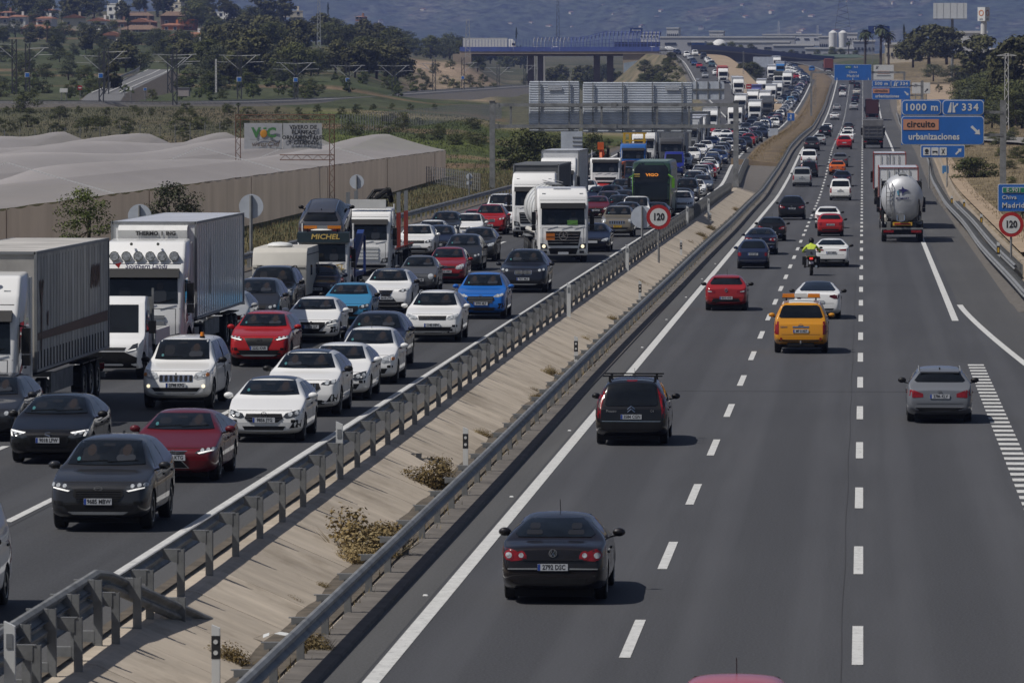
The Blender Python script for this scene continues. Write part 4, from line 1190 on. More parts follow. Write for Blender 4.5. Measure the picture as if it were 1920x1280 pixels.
def southern_extra(P,sf,lod):
 P.p('cooling_unit', lambda mb:mb.prism([(2.74,3.15),(2.42,3.2),(2.36,3.95),(2.5,4.08),(2.74,4.1)],'X',-1.05,1.05,WHITEP))
 P.p('cooling_unit_slot', lambda mb:mb.box((.1,2.345,3.62),(1.2,.06,.14),BLACKP))
 P.raw('lettering',text_mesh('THERMO  I  ING',.17,INK,.004,.006),0,(Vector((.1,2.35,3.85)),'T'))
 P.p('lamp_bar', lambda mb:mb.tube([(-1.05,.5,3.1),(1.05,.5,3.1)],.035,6,STEEL))
 for i in range(6):
  x=-.9+i*.36
  j=P.p('spot_lamp', lambda mb:(mb.cyl((x,.52,3.22),(x,.36,3.22),.13,.15,12,CHROME),mb.cyl((x,.37,3.22),(x,.35,3.22),.125,.125,12,LENS)))
 P.p('air_horn', lambda mb:[mb.cyl((x,.7,3.58),(x,.5,3.58),.03,.05,6,CHROME) for x in (-.4,.4)])
 P.raw('lettering',text_mesh('Southern Lands',.2,LOGO_B,.004,.004,shear=.2),0,(Vector((.08,.215,2.92)),'T'))
 P.p('red_swoosh', lambda mb:mb.prism([(-.86,2.98),(-.74,2.86),(-.66,3.05)],'Y',.2,.215,SIGNR))
 P.p('red_line', lambda mb:mb.box((.1,.2,2.82),(1.3,.02,.018),SIGNR))
 P.p('side_emblem', lambda mb:[sf.patch(mb,[(.75+k*.04,1.2+k*.1),(1.15,1.28+k*.1),(1.2,1.36+k*.1),(.85+k*.04,1.27+k*.1)],'S',SIGNR,.01,.4) for k in range(3)])
 P.p('side_print', lambda mb:mb.prism([(6.2,1.9),(6.5,1.9),(6.6,2.6),(6.45,3.6),(6.3,2.6)],'X',1.3,1.306,GREYP))
def adr_extra(P,sf,lod):
 P.p('hazard_plate', lambda mb:mb.box((-.62,-.06,1.25),(.42,.03,.32),mat('hazard_orange',(.55,.16,.02),.5)))
 P.p('plate_line', lambda mb:mb.box((-.62,-.08,1.25),(.42,.012,.015),INK))
 P.p('roof_hatch', lambda mb:mb.box((-.1,.9,3.68),(.8,.1,.06),BLACKP))
 P.p('number_plate', lambda mb:mb.box((0,-.06,.46),(.5,.03,.11),PLATE))
 P.p('driver_vest', lambda mb:mb.box((.45,.06,1.92),(.5,.03,.22),mat('hi_vis_green',(.12,.3,.06),.8)))
def tail_tank_extra(P,sf,lod):
 y1=3.0+10.5
 def ladder(mb):
  for x in (.95,.62): mb.tube([(x,y1-.02,1.3),(x,y1+.02,3.4),(x,y1-.5,3.66)],.025,5,STEEL)
  for k in range(8): mb.tube([(.95,y1,1.45+k*.25),(.62,y1,1.45+k*.25)],.018,4,STEEL)
 P.p('ladder',ladder)
 def valve(mb):
  mb.cyl((.1,y1-.1,1.55),(.1,y1+.22,1.5),.2,.2,14,CHROME)
  mb.cyl((.1,y1+.22,1.5),(.1,y1+.26,1.5),.25,.25,14,STEEL)
  mb.tube([(-.12,y1+.26,1.62),(-.12,y1+.3,1.32),(.1,y1+.32,1.24),(.32,y1+.3,1.32),(.32,y1+.26,1.62)],.035,6,CHROME)
 P.p('discharge_valve',valve)
 P.p('pipework', lambda mb:(mb.tube([(-.95,y1-.3,1.3),(-1.02,y1-.1,2.2),(-.85,y1-.4,3.2),(-.3,y1-.6,3.6)],.05,6,BLACKP),mb.tube([(1.12,y1-.4,.9),(1.15,y1-.5,1.9)],.07,6,BLACKP)))
 P.p('rear_frame', lambda mb:(mb.box((0,y1+.1,.82),(2.45,.12,.1),STEEL),mb.box((0,y1+.0,.6),(2.4,.14,.26),DARK),[mb.box((s*1.18,y1-.2,1.05),(.08,.5,.5),BLACKP) for s in (-1,1)]))
 P.p('marker_board', lambda mb:(mb.box((0,y1+.06,1.1),(1.15,.03,.2),YELP),mb.box((0,y1+.08,1.1),(.95,.02,.09),SIGNR)))
 for s in (-1,1): P.p('tail_light', lambda mb:mb.box((s*.82,y1+.13,.66),(.6,.06,.15),TAIL))
 P.p('guard_panel', lambda mb:(mb.box((-.78,y1-1.4,3.2),(.75,.06,.7),DARK),mb.box((.85,y1-1.4,3.3),(.5,.06,.4),STEEL)))
 n=(0,1,0)
 z0=3.02
 def star(mb):
  pts=[(-.34,.1),(-.1,.13),(-.06,.3),(.05,.16),(.34,.06),(.08,-.02),(-.08,-.22),(-.08,.0)]
  mb.prism([(-x-.05,z0+z) for x,z in pts],'Y',y1-.03,y1+.012,LOGO_B)
  mb.prism([(.2,z0-.22),(.28,z0-.22),(.34,z0+.02),(.18,z0+.08),(.25,z0)],'Y',y1-.03,y1+.012,LOGO_C)
 P.p('tank_emblem',star)
 P.raw('lettering',text_mesh('MOMFORT',.16,LOGO_B,.004,.004),0,(Vector((0,y1+.012,2.6)),'TR'))
def tow_extra(P,sf,lod):
 P.p('roof_board', lambda mb:mb.prism([(-.04,2.74),(.02,3.2),(.5,3.24),(.5,2.74)],'X',-1.22,1.22,mat('dark_teal',(.012,.024,.03),.4)))
 P.raw('lettering',text_mesh('MICHEL',.34,GOLD,.006,.008,sx=1.15,shear=.15),0,(Vector((.1,-.03,3.0)),'T'))
 P.raw('lettering',text_mesh('MICHEL',.34,GOLD,.006,.006,sx=1.1,shear=.15),0,(Vector((.35,-.06,1.56)),'T'))
 P.p('beacon_bar', lambda mb:(mb.box((-.62,.3,3.46),(.62,.24,.14),AMBER),mb.box((.5,.3,3.46),(.62,.24,.14),AMBER),mb.box((-.06,.3,3.46),(.5,.22,.13),GREYP),[mb.box((x,.3,3.32),(.06,.1,.2),BLACKP) for x in (-.75,.65)]))
 P.p('roof_dish', lambda mb:mb.ell((-.1,.32,3.32),(.55,.3,.07),WHITEP,12,6))
 for s in (-1,1): P.p('loading_ramp', lambda mb:mb.prism([(2.7,1.0),(2.7,1.75),(8.6,3.15),(8.6,2.75)],'X',s*1.02-.16,s*1.02+.16,BLUEP))
 for s in (-1,1):
  for y in (2.9,8.5): P.p('ramp_post', lambda mb:mb.box((s*1.2,y,1.9),(.12,.12,1.9),BLUEP))
 P.p('platform', lambda mb:(mb.box((0,5.9,1.05),(2.4,6.6,.16),BLUEP),mb.box((0,5.8,.8),(.9,6.6,.3),DARK)))
 for y in (5.6,6.95):
  for s in (-1,1): P.wheel(s*1.06,y)
 P.p('winch', lambda mb:mb.box((0,2.75,1.45),(1.4,.4,.5),DARK))
def log_extra(P,sf,lod):
 P.p('roof_sign', lambda mb:mb.box((.1,.62,3.62),(1.7,.14,.46),WHITEP))
 def crane(mb):
  mb.box((.5,2.6,3.5),(.7,.6,.5),DARK)
  mb.tube([(.1,2.55,1.2),(.3,2.6,3.9),(.9,2.7,4.35),(1.0,3.2,3.7)],.13,7,DARK)
  mb.tube([(-.3,2.7,3.5),(.2,2.8,4.25),(.8,2.9,4.3)],.09,6,BLACKP)
  for k in range(5): mb.tube([(.1+k*.2,2.6,3.9),(.3+k*.18,2.8,4.2-(k%2)*.3)],.05,5,RUBBER)
 P.p('loader_crane',crane)
 P.p('flatbed', lambda mb:(mb.box((0,8.0,1.2),(2.45,10.4,.16),STEELD),mb.box((0,8.0,.95),(.9,10,.3),DARK)))
 for y in (4.2,5.2,8.6,9.6):
  for s in (-1,1):
   P.p('stake', lambda mb:mb.box((s*1.22,y,2.15),(.12,.16,1.9),REDP))
   P.p('stake_tip', lambda mb:mb.box((s*1.22,y,3.62),(.1,.13,1.05),GREYP))
 for y in (5.6,6.9,11.0,12.3):
  for s in (-1,1): P.wheel(s*1.06,y)
 P.p('bed_edge', lambda mb:[mb.box((s*1.24,8.0,1.3),(.06,10.4,.08),REDP) for s in (-1,1)])
def crane_bed_extra(P,sf,lod):
 P.p('skip_body', lambda mb:mb.prism([(-1.2,1.1),(1.2,1.1),(1.3,2.6),(-1.3,2.6)],'Y',2.6,8.2,ORANGEP))
 P.p('digger_arm', lambda mb:(mb.tube([(-.5,4.5,2.4),(-.6,5.2,3.9),(-.5,6.4,3.2)],.16,6,ORANGEP),mb.box((-.6,5.0,3.9),(.5,.5,.6),ORANGEP),mb.tube([(-.1,4.8,2.4),(.0,5.4,3.7)],.12,6,DARK)))
def yellow_frame_extra(P,sf,lod):
 P.p('flatbed', lambda mb:mb.box((0,5.8,1.2),(2.45,6.5,.2),STEELD))
 P.p('access_frame', lambda mb:[mb.box((x,y,3.3),(.14,.14,1.9),YELP) for x in (-1.0,-.45,.9) for y in (3.0,5.0)]+[mb.box((0,y,z),(2.2,.12,.12),YELP) for y in (3.0,5.0) for z in (3.5,4.2)]+[mb.box((0,4,2.2),(2.0,3,.3),DARK)])
def mixer_extra(P,sf,lod):
 P.p('mixer_drum', lambda mb:mb.lathe([(2.9,.3),(3.2,.9),(4.6,1.2),(6.2,.95),(7.6,.45)],16,SIGNW,'Y',(0,0,2.5)))
 P.p('chute', lambda mb:mb.tube([(.8,2.6,2.6),(1.1,2.5,1.4)],.2,6,GREYP))
def make_van(o,lod=0):
 """high cab-forward delivery van, optionally with a dropside bed"""
 P=Parts()
 W,H,L=o.get('W',2.05),o.get('H',2.3),o.get('L',5.6)
 bed=o.get('bed')
 ye=2.45 if bed else L
 prof=[(.12,.3),(.0,.42),(.0,.82),(.1,1.0),(.28,1.12),(.62,1.24),(1.42,H-.16),(1.75,H)]
 prof+=[(ye-.1,H),(ye,H-.1),(ye,.3)] if not bed else [(ye-.05,H-.02),(ye,H-.15),(ye,.3)]
 def shp(x,y,z):
  k=1-.14*max(0,(.35-y)/.35)-.12*max(0,(z-1.2)/(H-1.2))**1.3
  return (x*k,y,z)
 me=prism_body(prof,W,.07,PAINT,[(.98,.34,.42)]+([] if bed else [(L-1.15,.34,.42)]),2,shp)
 sf=Surf(me);P.raw('body',me,None)
 P.p('windscreen', lambda mb:sf.patch(mb,[(-.82,1.3),(.82,1.3),(.74,H-.24),(-.74,H-.24)],'F',GLASS,.014,.25))
 for a in 'SP': P.p('side_window', lambda mb:sf.patch(mb,[(1.12,1.28),(2.1,1.28),(2.1,H-.42),(1.5,H-.42)],a,GLASS,.012,.4))
 bm_=o.get('bumper',BLACKP)
 P.p('bumper', lambda mb:sf.patch(mb,[(-.84,.34),(.84,.34),(.86,.62),(.5,.78),(-.5,.78),(-.86,.62)],'F',bm_,.02,.2))
 P.p('grille', lambda mb:sf.patch(mb,[(-.5,.82),(.5,.82),(.55,.9),(-.55,.9)],'F',BLACKP,.012,.2))
 for s in (-1,1):
  i=P.p('headlight', lambda mb:sf.patch(mb,[(s*.56,.78),(s*.86,.84),(s*.88,1.02),(s*.74,.98)][::s],'F',LENSD,.012,.15))
  P.p('daytime_lamp', lambda mb:sf.patch(mb,[(s*.58,.79),(s*.84,.845),(s*.84,.875),(s*.6,.815)][::s],'F',DRL if o.get('drl') else LENS,.02,.15),i)
  P.p('door_mirror', lambda mb:(mb.box((s*(W/2+.16),.95,1.45),(.2,.14,.36),BLACKP),mb.tube([(s*(W/2-.1),1.05,1.3),(s*(W/2+.15),.96,1.36)],.03,4,BLACKP)))
  P.wheel(s*(W/2-.17),.98,.34,.23,'dark')
  P.wheel(s*(W/2-.17),L-1.15,.34,.23,'dark')
 P.p('underbody', lambda mb:mb.box((0,L/2,.42),(1.5,L*.9,.2),DARK))
 if bed:
  P.p('headboard', lambda mb:(mb.box((0,2.58,1.6),(2.0,.06,1.3),STEELD),[mb.box((x,2.55,1.7),(.06,.08,1.6),STEELD) for x in (-1,1)]))
  P.p('bed', lambda mb:mb.box((0,(2.6+L)/2,.85),(2.1,L-2.6,.1),DARK))
  P.p('dropside', lambda mb:[mb.box((s*1.06,(2.6+L)/2,1.08),(.04,L-2.65,.42),WHITEP) for s in (-1,1)]+[mb.box((0,L,1.08),(2.1,.04,.42),WHITEP)])
 else:
  for s in (-1,1): P.p('tail_light', lambda mb:sf.patch(mb,rr(*sorted((s*.8,s*.9)),.8,1.35,.03),'R',TAIL,.012,.3))
  if o.get('rglass',True): P.p('rear_window', lambda mb:sf.patch(mb,[(-.7,1.3),(.7,1.3),(.66,H-.35),(-.66,H-.35)],'R',GLASS,.012,.3))
 if o.get('extra'): o['extra'](P,sf,lod)
 return P.S
def make_coach(lod=0):
 P=Parts()
 W,H,L=2.55,3.75,13.0
 prof=[(.12,.3),(.02,.5),(.0,1.3),(.1,2.3),(.42,3.2),(.9,3.62),(1.5,H),(L-.3,H),(L,H-.4),(L,.3)]
 COACHG=mat('coach_dark_green',(.014,.036,.02),.3,coat=.5)
 me=prism_body(prof,W,.14,COACHG,[(2.7,.5,.6),(9.6,.5,.6)],3, lambda x,y,z:(x*(1-.06*max(0,(.5-y)/.5)-.08*max(0,(z-2.9)/.85)**2),y,z))
 sf=Surf(me);P.raw('body',me,None)
 P.p('windscreen', lambda mb:sf.patch(mb,[(-1.16,.92),(1.16,.92),(1.18,2.6),(1.06,3.3),(.78,3.64),(-.78,3.64),(-1.06,3.3),(-1.18,2.6)],'F',GLASS,.014,.2))
 P.raw('lettering',text_mesh('VIGO',.26,ORTXT,.004,.006,sx=1.3),0,(Vector((.05,.16,2.87)),'T'))
 P.p('sticker', lambda mb:(mb.box((-.92,.12,2.92),(.36,.03,.07),GOLD),mb.box((-.92,.1,2.78),(.34,.03,.04),GOLD)))
 P.p('roof_panel', lambda mb:sf.patch(mb,[(-1.0,1.2),(1.0,1.2),(1.0,L-.4),(-1.0,L-.4)],'T',GREEN,.012,.8))
 P.p('bumper', lambda mb:sf.patch(mb,[(-1.0,.36),(1.0,.36),(1.0,.5),(-1.0,.5)],'F',BLACKP,.02,.3))
 P.p('lime_panel', lambda mb:sf.patch(mb,[(-1.12,.42),(1.12,.42),(1.16,.9),(-1.16,.9)],'F',LGREEN,.012,.2))
 for s in (-1,1): P.p('lime_edge', lambda mb:sf.patch(mb,[(s*1.17,.92),(s*1.25,.92),(s*1.25,2.7),(s*1.19,2.9)][::s],'F',LGREEN,.016,.2))
 for s in (-1,1):
  a='S' if s>0 else 'P'
  P.p('headlight', lambda mb:sf.patch(mb,[(s*.8,.56),(s*1.12,.6),(s*1.13,.82),(s*.86,.76)][::s],'F',LENS,.014,.2))
  P.p('side_window', lambda mb:sf.patch(mb,[(.9,1.75),(L-.6,1.75),(L-.6,3.25),(1.4,3.25)],a,GREEN,.012,.8))
  P.p('window_post', lambda mb:[sf.patch(mb,[(y,1.75),(y+.06,1.75),(y+.06,3.25),(y,3.25)],a,BLACKP,.016,.9) for y in (2.6,4.3,6.0,7.7,9.4,11.1)])
  P.p('skirt_panel', lambda mb:sf.patch(mb,[(3.5,.55),(8.8,.55),(8.8,1.6),(3.5,1.6)],a,GREEN,.012,.8))
  P.p('door_mirror', lambda mb:(mb.box((s*1.42,-.12,2.35),(.2,.16,.62),LGREEN if s>0 else BLACKP),mb.tube([(s*1.1,.2,2.9),(s*1.42,-.12,2.7)],.04,5,LGREEN)))
  for y in (2.7,9.6): P.wheel(s*1.06,y)
 P.p('wiper', lambda mb:[mb.tube([(x,-.03,1.15),(x+.6,.0,1.35)],.016,4,BLACKP) for x in (-.9,.1)])
 P.p('underbody', lambda mb:mb.box((0,L/2,.42),(2.0,L*.94,.2),DARK))
 return P.S
def make_caravan(lod=0):
 P=Parts()
 prof=[(.0,.42),(.0,1.75),(.22,2.35),(.5,2.52),(4.7,2.55),(4.9,2.3),(5.0,1.6),(4.9,.42)]
 me=prism_body(prof,2.25,.05,CREAMM,[(2.7,.33,.4)],2)
 sf=Surf(me);P.raw('body',me,None)
 P.p('front_window', lambda mb:sf.patch(mb,rr(-.85,.85,.95,1.5,.08,3),'F',mat('caravan_glass',(.1,.13,.2),.15),.012,.3))
 P.p('front_trim', lambda mb:(sf.patch(mb,[(-1.08,1.62),(1.08,1.62),(1.08,1.655),(-1.08,1.655)],'F',BLACKP,.014,.4),sf.patch(mb,[(-1.08,.9),(1.08,.9),(1.08,.92),(-1.08,.92)],'F',GREYP,.014,.4)))
 for a in 'SP':
  for y0,y1 in ((1.4,2.2),(3.5,4.3)):
   i=P.p('side_window', lambda mb:sf.patch(mb,rr(y0,y1,1.2,1.8,.06),a,CREAMM,.012,.4))
   P.p('pane', lambda mb:sf.patch(mb,rr(y0+.08,y1-.08,1.27,1.73,.04),a,GLASS,.02,.4),i)
  P.p('side_trim', lambda mb:sf.patch(mb,[(.3,2.2),(4.8,2.2),(4.8,2.24),(.3,2.24)],a,BLACKP,.01,.8))
 P.p('roof_vent', lambda mb:mb.ell((-.15,1.6,2.6),(.55,.5,.16),SIGNW,12,6))
 P.p('gas_locker', lambda mb:mb.box((0,-.12,.68),(1.3,.3,.45),CREAMM))
 P.p('tow_bar', lambda mb:mb.tube([(0,.1,.45),(0,-1.25,.45)],.06,6,STEEL))
 P.p('grab_handle', lambda mb:mb.tube([(.62,-.02,.95),(.62,-.09,.95),(1.0,-.09,.95),(1.0,-.02,.95)],.02,5,BLACKP))
 x_text(P,'hobby',.12,SIGNR,(.35,-.005,1.74))
 x_text(P,'Weltbummler',.08,INK,(-.72,-.005,1.74))
 for s in (-1,1): P.wheel(s*.98,2.7,.33,.2,'alloy')
 return P.S
# the motorway
def road_mat(name,c,worn,x0,lane):
 m,nt,b=nodes_of(name)
 L=nt.links
 g=nt.nodes.new('ShaderNodeNewGeometry')
 def noise_(scale,st,det=5):
  mp=nt.nodes.new('ShaderNodeMapping');mp.inputs['Scale'].default_value=st
  n=nt.nodes.new('ShaderNodeTexNoise');n.inputs['Scale'].default_value=scale;n.inputs['Detail'].default_value=det;n.inputs['Roughness'].default_value=.65
  L.new(g.outputs['Position'],mp.inputs[0]);L.new(mp.outputs[0],n.inputs['Vector'])
  return n.outputs['Fac']
 streak=noise_(1.0,(.75,.012,1),4)
 patch=noise_(1.0,(.12,.03,1),3)
 grain=noise_(24.0,(1,.5,1),3)
 def mix(a,fac,col,amt):
  mr=nt.nodes.new('ShaderNodeMapRange');mr.inputs[1].default_value=.38;mr.inputs[2].default_value=.68;mr.inputs[4].default_value=amt
  L.new(fac,mr.inputs[0])
  mx=nt.nodes.new('ShaderNodeMix');mx.data_type='RGBA'
  L.new(mr.outputs[0],mx.inputs['Factor'])
  if isinstance(a,tuple): mx.inputs['A'].default_value=(*a,1)
  else: L.new(a,mx.inputs['A'])
  mx.inputs['B'].default_value=(*col,1)
  return mx.outputs['Result']
 o=mix(c,streak,tuple(x*1.3 for x in worn),.9)
 o=mix(o,patch,tuple(x*.66 for x in c),.7)
 oil=noise_(1.0,(2.2,.05,1),6)
 o=mix(o,oil,tuple(x*.62 for x in c),.45)
 sp=nt.nodes.new('ShaderNodeSeparateXYZ');L.new(g.outputs['Position'],sp.inputs[0])
 def mth(op,a,b=None):
  q=nt.nodes.new('ShaderNodeMath');q.operation=op
  if isinstance(a,float): q.inputs[0].default_value=a
  else: L.new(a,q.inputs[0])
  if b is not None:
   if isinstance(b,float): q.inputs[1].default_value=b
   else: L.new(b,q.inputs[1])
  return q.outputs[0]
 ph=mth('MULTIPLY',mth('SUBTRACT',sp.outputs['X'],float(x0)),2*PI/lane)
 cs=mth('COSINE',ph)
 c2=mth('COSINE',mth('MULTIPLY',ph,2.0))
 wig=noise_(1.0,(.4,.02,1),4)
 o=mix(o,mth('MULTIPLY',mth('MULTIPLY',mth('ADD',cs,.6),.62),mth('ADD',wig,.25)),tuple(x*.68 for x in c),.55)
 o=mix(o,mth('MULTIPLY',mth('SUBTRACT',.45,c2),mth('MULTIPLY',wig,.95)),tuple(x*1.38 for x in c),.38)
 o=mix(o,grain,tuple(x*1.9 for x in c),.55)
 L.new(o,b.inputs['Base Color'])
 b.inputs['Roughness'].default_value=.82
 b.inputs['Specular IOR Level'].default_value=.35
 bp=nt.nodes.new('ShaderNodeBump');bp.inputs['Strength'].default_value=.25;bp.inputs['Distance'].default_value=.01
 L.new(grain,bp.inputs['Height']);L.new(bp.outputs[0],b.inputs['Normal'])
 MATS[name]=m
 return m
ASPH=road_mat('asphalt',(.047,.048,.052),(.056,.057,.061),-5.49,3.63)
ASPHL=road_mat('asphalt_older',(.042,.043,.046),(.052,.053,.055),-14.3,3.53)
ASPHS=road_mat('asphalt_shoulder',(.062,.062,.062),(.074,.073,.071),0,40)
LINE=mat('road_paint',(.54,.54,.52),.6,vary=.14,scale=2.2,coords='Position',detail=8)
_nt=LINE.node_tree;_b=_nt.nodes['Principled BSDF'];_src=_b.inputs['Base Color'].links[0].from_socket
_g=_nt.nodes.new('ShaderNodeNewGeometry');_n=_nt.nodes.new('ShaderNodeTexNoise');_n.inputs['Scale'].default_value=7.0;_n.inputs['Detail'].default_value=8;_n.inputs['Roughness'].default_value=.75
_r=_nt.nodes.new('ShaderNodeMapRange');_r.inputs[1].default_value=.54;_r.inputs[2].default_value=.68;_r.inputs[4].default_value=.8
_x=_nt.nodes.new('ShaderNodeMix');_x.data_type='RGBA';_x.inputs['B'].default_value=(.1,.1,.1,1)
_nt.links.new(_g.outputs['Position'],_n.inputs['Vector']);_nt.links.new(_n.outputs['Fac'],_r.inputs[0]);_nt.links.new(_r.outputs[0],_x.inputs['Factor']);_nt.links.new(_src,_x.inputs['A']);_nt.links.new(_x.outputs['Result'],_b.inputs['Base Color'])
CONC=mat('ditch_concrete',(.225,.178,.13),.85,vary=.0,scale=.9,coords='Position',stretch=(1.4,.5,1),col2=(.315,.258,.2),bump=.15,bscale=8)
MATS.pop('ditch_concrete')
CONC=mat('ditch_concrete',(.42,.36,.285),.85,vary=.2,scale=.8,coords='Position',stretch=(.5,1.6,1),bump=.15,bscale=8,objvar=.1,detail=9)
_nt=CONC.node_tree;_b=_nt.nodes['Principled BSDF'];_src=_b.inputs['Base Color'].links[0].from_socket
for _sc,_st,_col,_lo,_am in ((.5,(1,.6,1),(.2,.16,.11,1),.5,.75),(3.0,(.35,2.2,1),(.17,.14,.1,1),.56,.6)):
 _g=_nt.nodes.new('ShaderNodeNewGeometry');_p=_nt.nodes.new('ShaderNodeMapping');_p.inputs['Scale'].default_value=_st;_n=_nt.nodes.new('ShaderNodeTexNoise');_n.inputs['Scale'].default_value=_sc;_n.inputs['Detail'].default_value=10;_n.inputs['Roughness'].default_value=.7
 _r=_nt.nodes.new('ShaderNodeMapRange');_r.inputs[1].default_value=_lo;_r.inputs[2].default_value=_lo+.2;_r.inputs[4].default_value=_am
 _x=_nt.nodes.new('ShaderNodeMix');_x.data_type='RGBA';_x.inputs['B'].default_value=_col
 _nt.links.new(_g.outputs['Position'],_p.inputs[0]);_nt.links.new(_p.outputs[0],_n.inputs['Vector']);_nt.links.new(_n.outputs['Fac'],_r.inputs[0]);_nt.links.new(_r.outputs[0],_x.inputs['Factor']);_nt.links.new(_src,_x.inputs['A']);_src=_x.outputs['Result']
_nt.links.new(_src,_b.inputs['Base Color'])
KERB=mat('kerb_concrete',(.12,.108,.095),.88,vary=.3,scale=1.6,coords='Position',bump=.1)
DIRT=mat('dirt_edge',(.09,.074,.055),.95,vary=.45,scale=2.5,coords='Position')
TAN=mat('tan_earth',(.3,.225,.15),.95,vary=.25,scale=.4,coords='Position',detail=9)
BROWNG=mat('dry_grass_ground',(.125,.09,.05),.95,vary=.5,scale=.35,coords='Position',detail=10,bump=.3)
GRAVEL=mat('gravel',(.11,.1,.088),.95,vary=.4,scale=3,coords='Position')
BALLAST=mat('ballast',(.16,.155,.15),.95,vary=.35,scale=1.2,coords='Position')
def frange(a,b,s):
 out=[]
 x=a
 while x<b-1e-6: out.append(x);x+=s
 out.append(b)
 return out
def strip(mb,xa,xb,zf,y0,y1,m,step=8,dz=0,sh=xr):
 V,F=[],[]
 ys=frange(y0,y1,step)
 for y in ys:
  a=xa(y) if callable(xa) else sh(xa,y)
  b=xb(y) if callable(xb) else sh(xb,y)
  V+=[(a,y,zf(y)+dz),(b,y,zf(y)+dz)]
 for i in range(len(ys)-1): F.append((2*i,2*i+1,2*i+3,2*i+2))
 mb.add(V,F,m)
def sweep(mb,prof,zf,y0,y1,m,step=6,sh=xr):
 """a cross-section (x, dz) swept along the road"""
 V,F=[],[]
 ys=frange(y0,y1,step);n=len(prof)
 for y in ys:
  for x,dz in prof: V.append((sh(x,y),y,zf(y)+dz))
 for i in range(len(ys)-1):
  for j in range(n-1): F.append((i*n+j,i*n+j+1,(i+1)*n+j+1,(i+1)*n+j))
 mb.add(V,F,m)
mb=MB();strip(mb,-8.08,6.2,zR,50,2300,ASPH);strip(mb,6.2,10,zR,50,230,ASPH)
structure('road',mb.mesh('road'))
mb=MB();strip(mb,-27.9,-11.45,zL,50,2300,ASPHL,sh=xl)
structure('road',mb.mesh('road'))
mb=MB();strip(mb,-27.9,-26.95,zL,50,1250,ASPHS,dz=.004,sh=xl);strip(mb,-12.2,-11.45,zL,50,1600,ASPHS,dz=.004,sh=xl)
strip(mb,-8.08,-7.5,zR,50,1800,ASPHS,dz=.004);strip(mb,4.0,6.2,zR,240,1600,ASPHS,dz=.004);strip(mb, lambda y:4.0+1.3*((240-y)/54)**1.35, lambda y:6.2+(240-y)*.04,zR,120,240,ASPHS,6,.004)
structure('hard_shoulder',mb.mesh('hard_shoulder'))
def dashes(mb,X,zf,sh,segs,w=.088,dz=.009):
 for y0,y1 in segs:
  n=max(1,int((y1-y0)/6))
  strip(mb, lambda y:sh(X,y)-w, lambda y:sh(X,y)+w,zf,y0,y1,LINE,(y1-y0)/n,dz)
def dash_seq():
 out=[]
 y=87.3-16.6
 while y<345: out.append((y,y+6.4));y+=16.6
 while y<1700: out.append((y,y+5));y+=11.6
 return out
mb=MB()
dashes(mb,-3.68,zR,xr,[(a+.9,b+.9) for a,b in dash_seq()])
dashes(mb,-.06,zR,xr,dash_seq())
dashes(mb,-7.3,zR,xr,[(50,2250)],.13)
dashes(mb,3.6,zR,xr,[(221,1500)],.13)
yy=76.0
while yy<186: dashes(mb,3.68,zR,xr,[(yy,yy+.95)],.26);yy+=1.9
strip(mb, lambda y:4.05+1.3*((238-y)/54)**1.35-.12, lambda y:4.05+1.3*((238-y)/54)**1.35+.12,zR,150,237.9,LINE,4,.009)
structure('road_markings',mb.mesh('road_markings'))
mb=MB()
for X in (-16.1,-19.6,-23.1): dashes(mb,X,zL,xl,[(a+19 if a<345 else a,b+19 if a<345 else b) for a,b in dash_seq()])
dashes(mb,-12.45,zL,xl,[(50,2250)],.15)
dashes(mb,-26.85,zL,xl,[(50,1180)],.13)
structure('road_markings',mb.mesh('road_markings'))
mb=MB()
SEAM=mat('tar_seam',(.034,.034,.036),.8)
for x_,y0_,y1_ in ((-.32,70,330),(-15.9,70,250)):
 w_= lambda y,o: x_+.012*math.sin(y*.31)+o
 strip(mb, lambda y:w_(y,-.008), lambda y:w_(y,.008),zR if x_>-8 else zL,y0_,y1_,SEAM,.6,.006)
for y_,xa_,xb_ in ((168,-7.2,3.5),(262,-7.2,3.5)):
 strip(mb,xa_,xb_,zR,y_,y_+.09,SEAM,.09,.006)
structure('tar_seams',mb.mesh('tar_seams'))
for i in range(10):
 y=74.5+i*24.5
 mb=MB();mb.box((-7.62,y,zR(y)+.012),(.1,.12,.024),SIGNW,taper=.7)
 tag(obj('road_stud',mb.mesh('road_stud')),'small white road stud beside the solid line by the ditch rail','road stud','white studs along the median side line')
# median ditch: slabs, kerb, dirt, grass beyond
medR= lambda y: zR(y)
def med_prof(y):
 dl=zL(y)-zR(y)
 k=1-sstep(380,500,y)
 V=lerp(.03,-.02,k)
 return [(xl(-11.42,y),dl+.0),(xl(-10.85,y),dl-.03),(-9.25,V),(-8.95,V+.0),(-8.62,.035),]
ditch=obj('median_ditch',None);ditch['kind']='structure'
rj=random.Random(3)
y=60.0
while y<330:
 L_=4.0
 prof=[]
 V,F=[],[]
 g=.018
 for yy in (y+g,y+L_/2,y+L_-g):
  for x,dz in med_prof(yy): V.append((x+xS(yy),yy,zR(yy)+dz+.012*(rj.random()-.5)))
 for i in range(2):
  for j in range(4): F.append((i*5+j,i*5+j+1,(i+1)*5+j+1,(i+1)*5+j))
 base=len(V)
 V+=[(a,b,c-.1) for a,b,c in V[:15]]
 for i,a in ((0,0),(10,1)):
  for j in range(4): F.append((i+j,i+j+1,base+i+j+1,base+i+j))
 mb=MB();mb.add(V,F,CONC)
 obj('slab',mb.mesh('slab'),ditch)
 y+=L_
mb=MB()
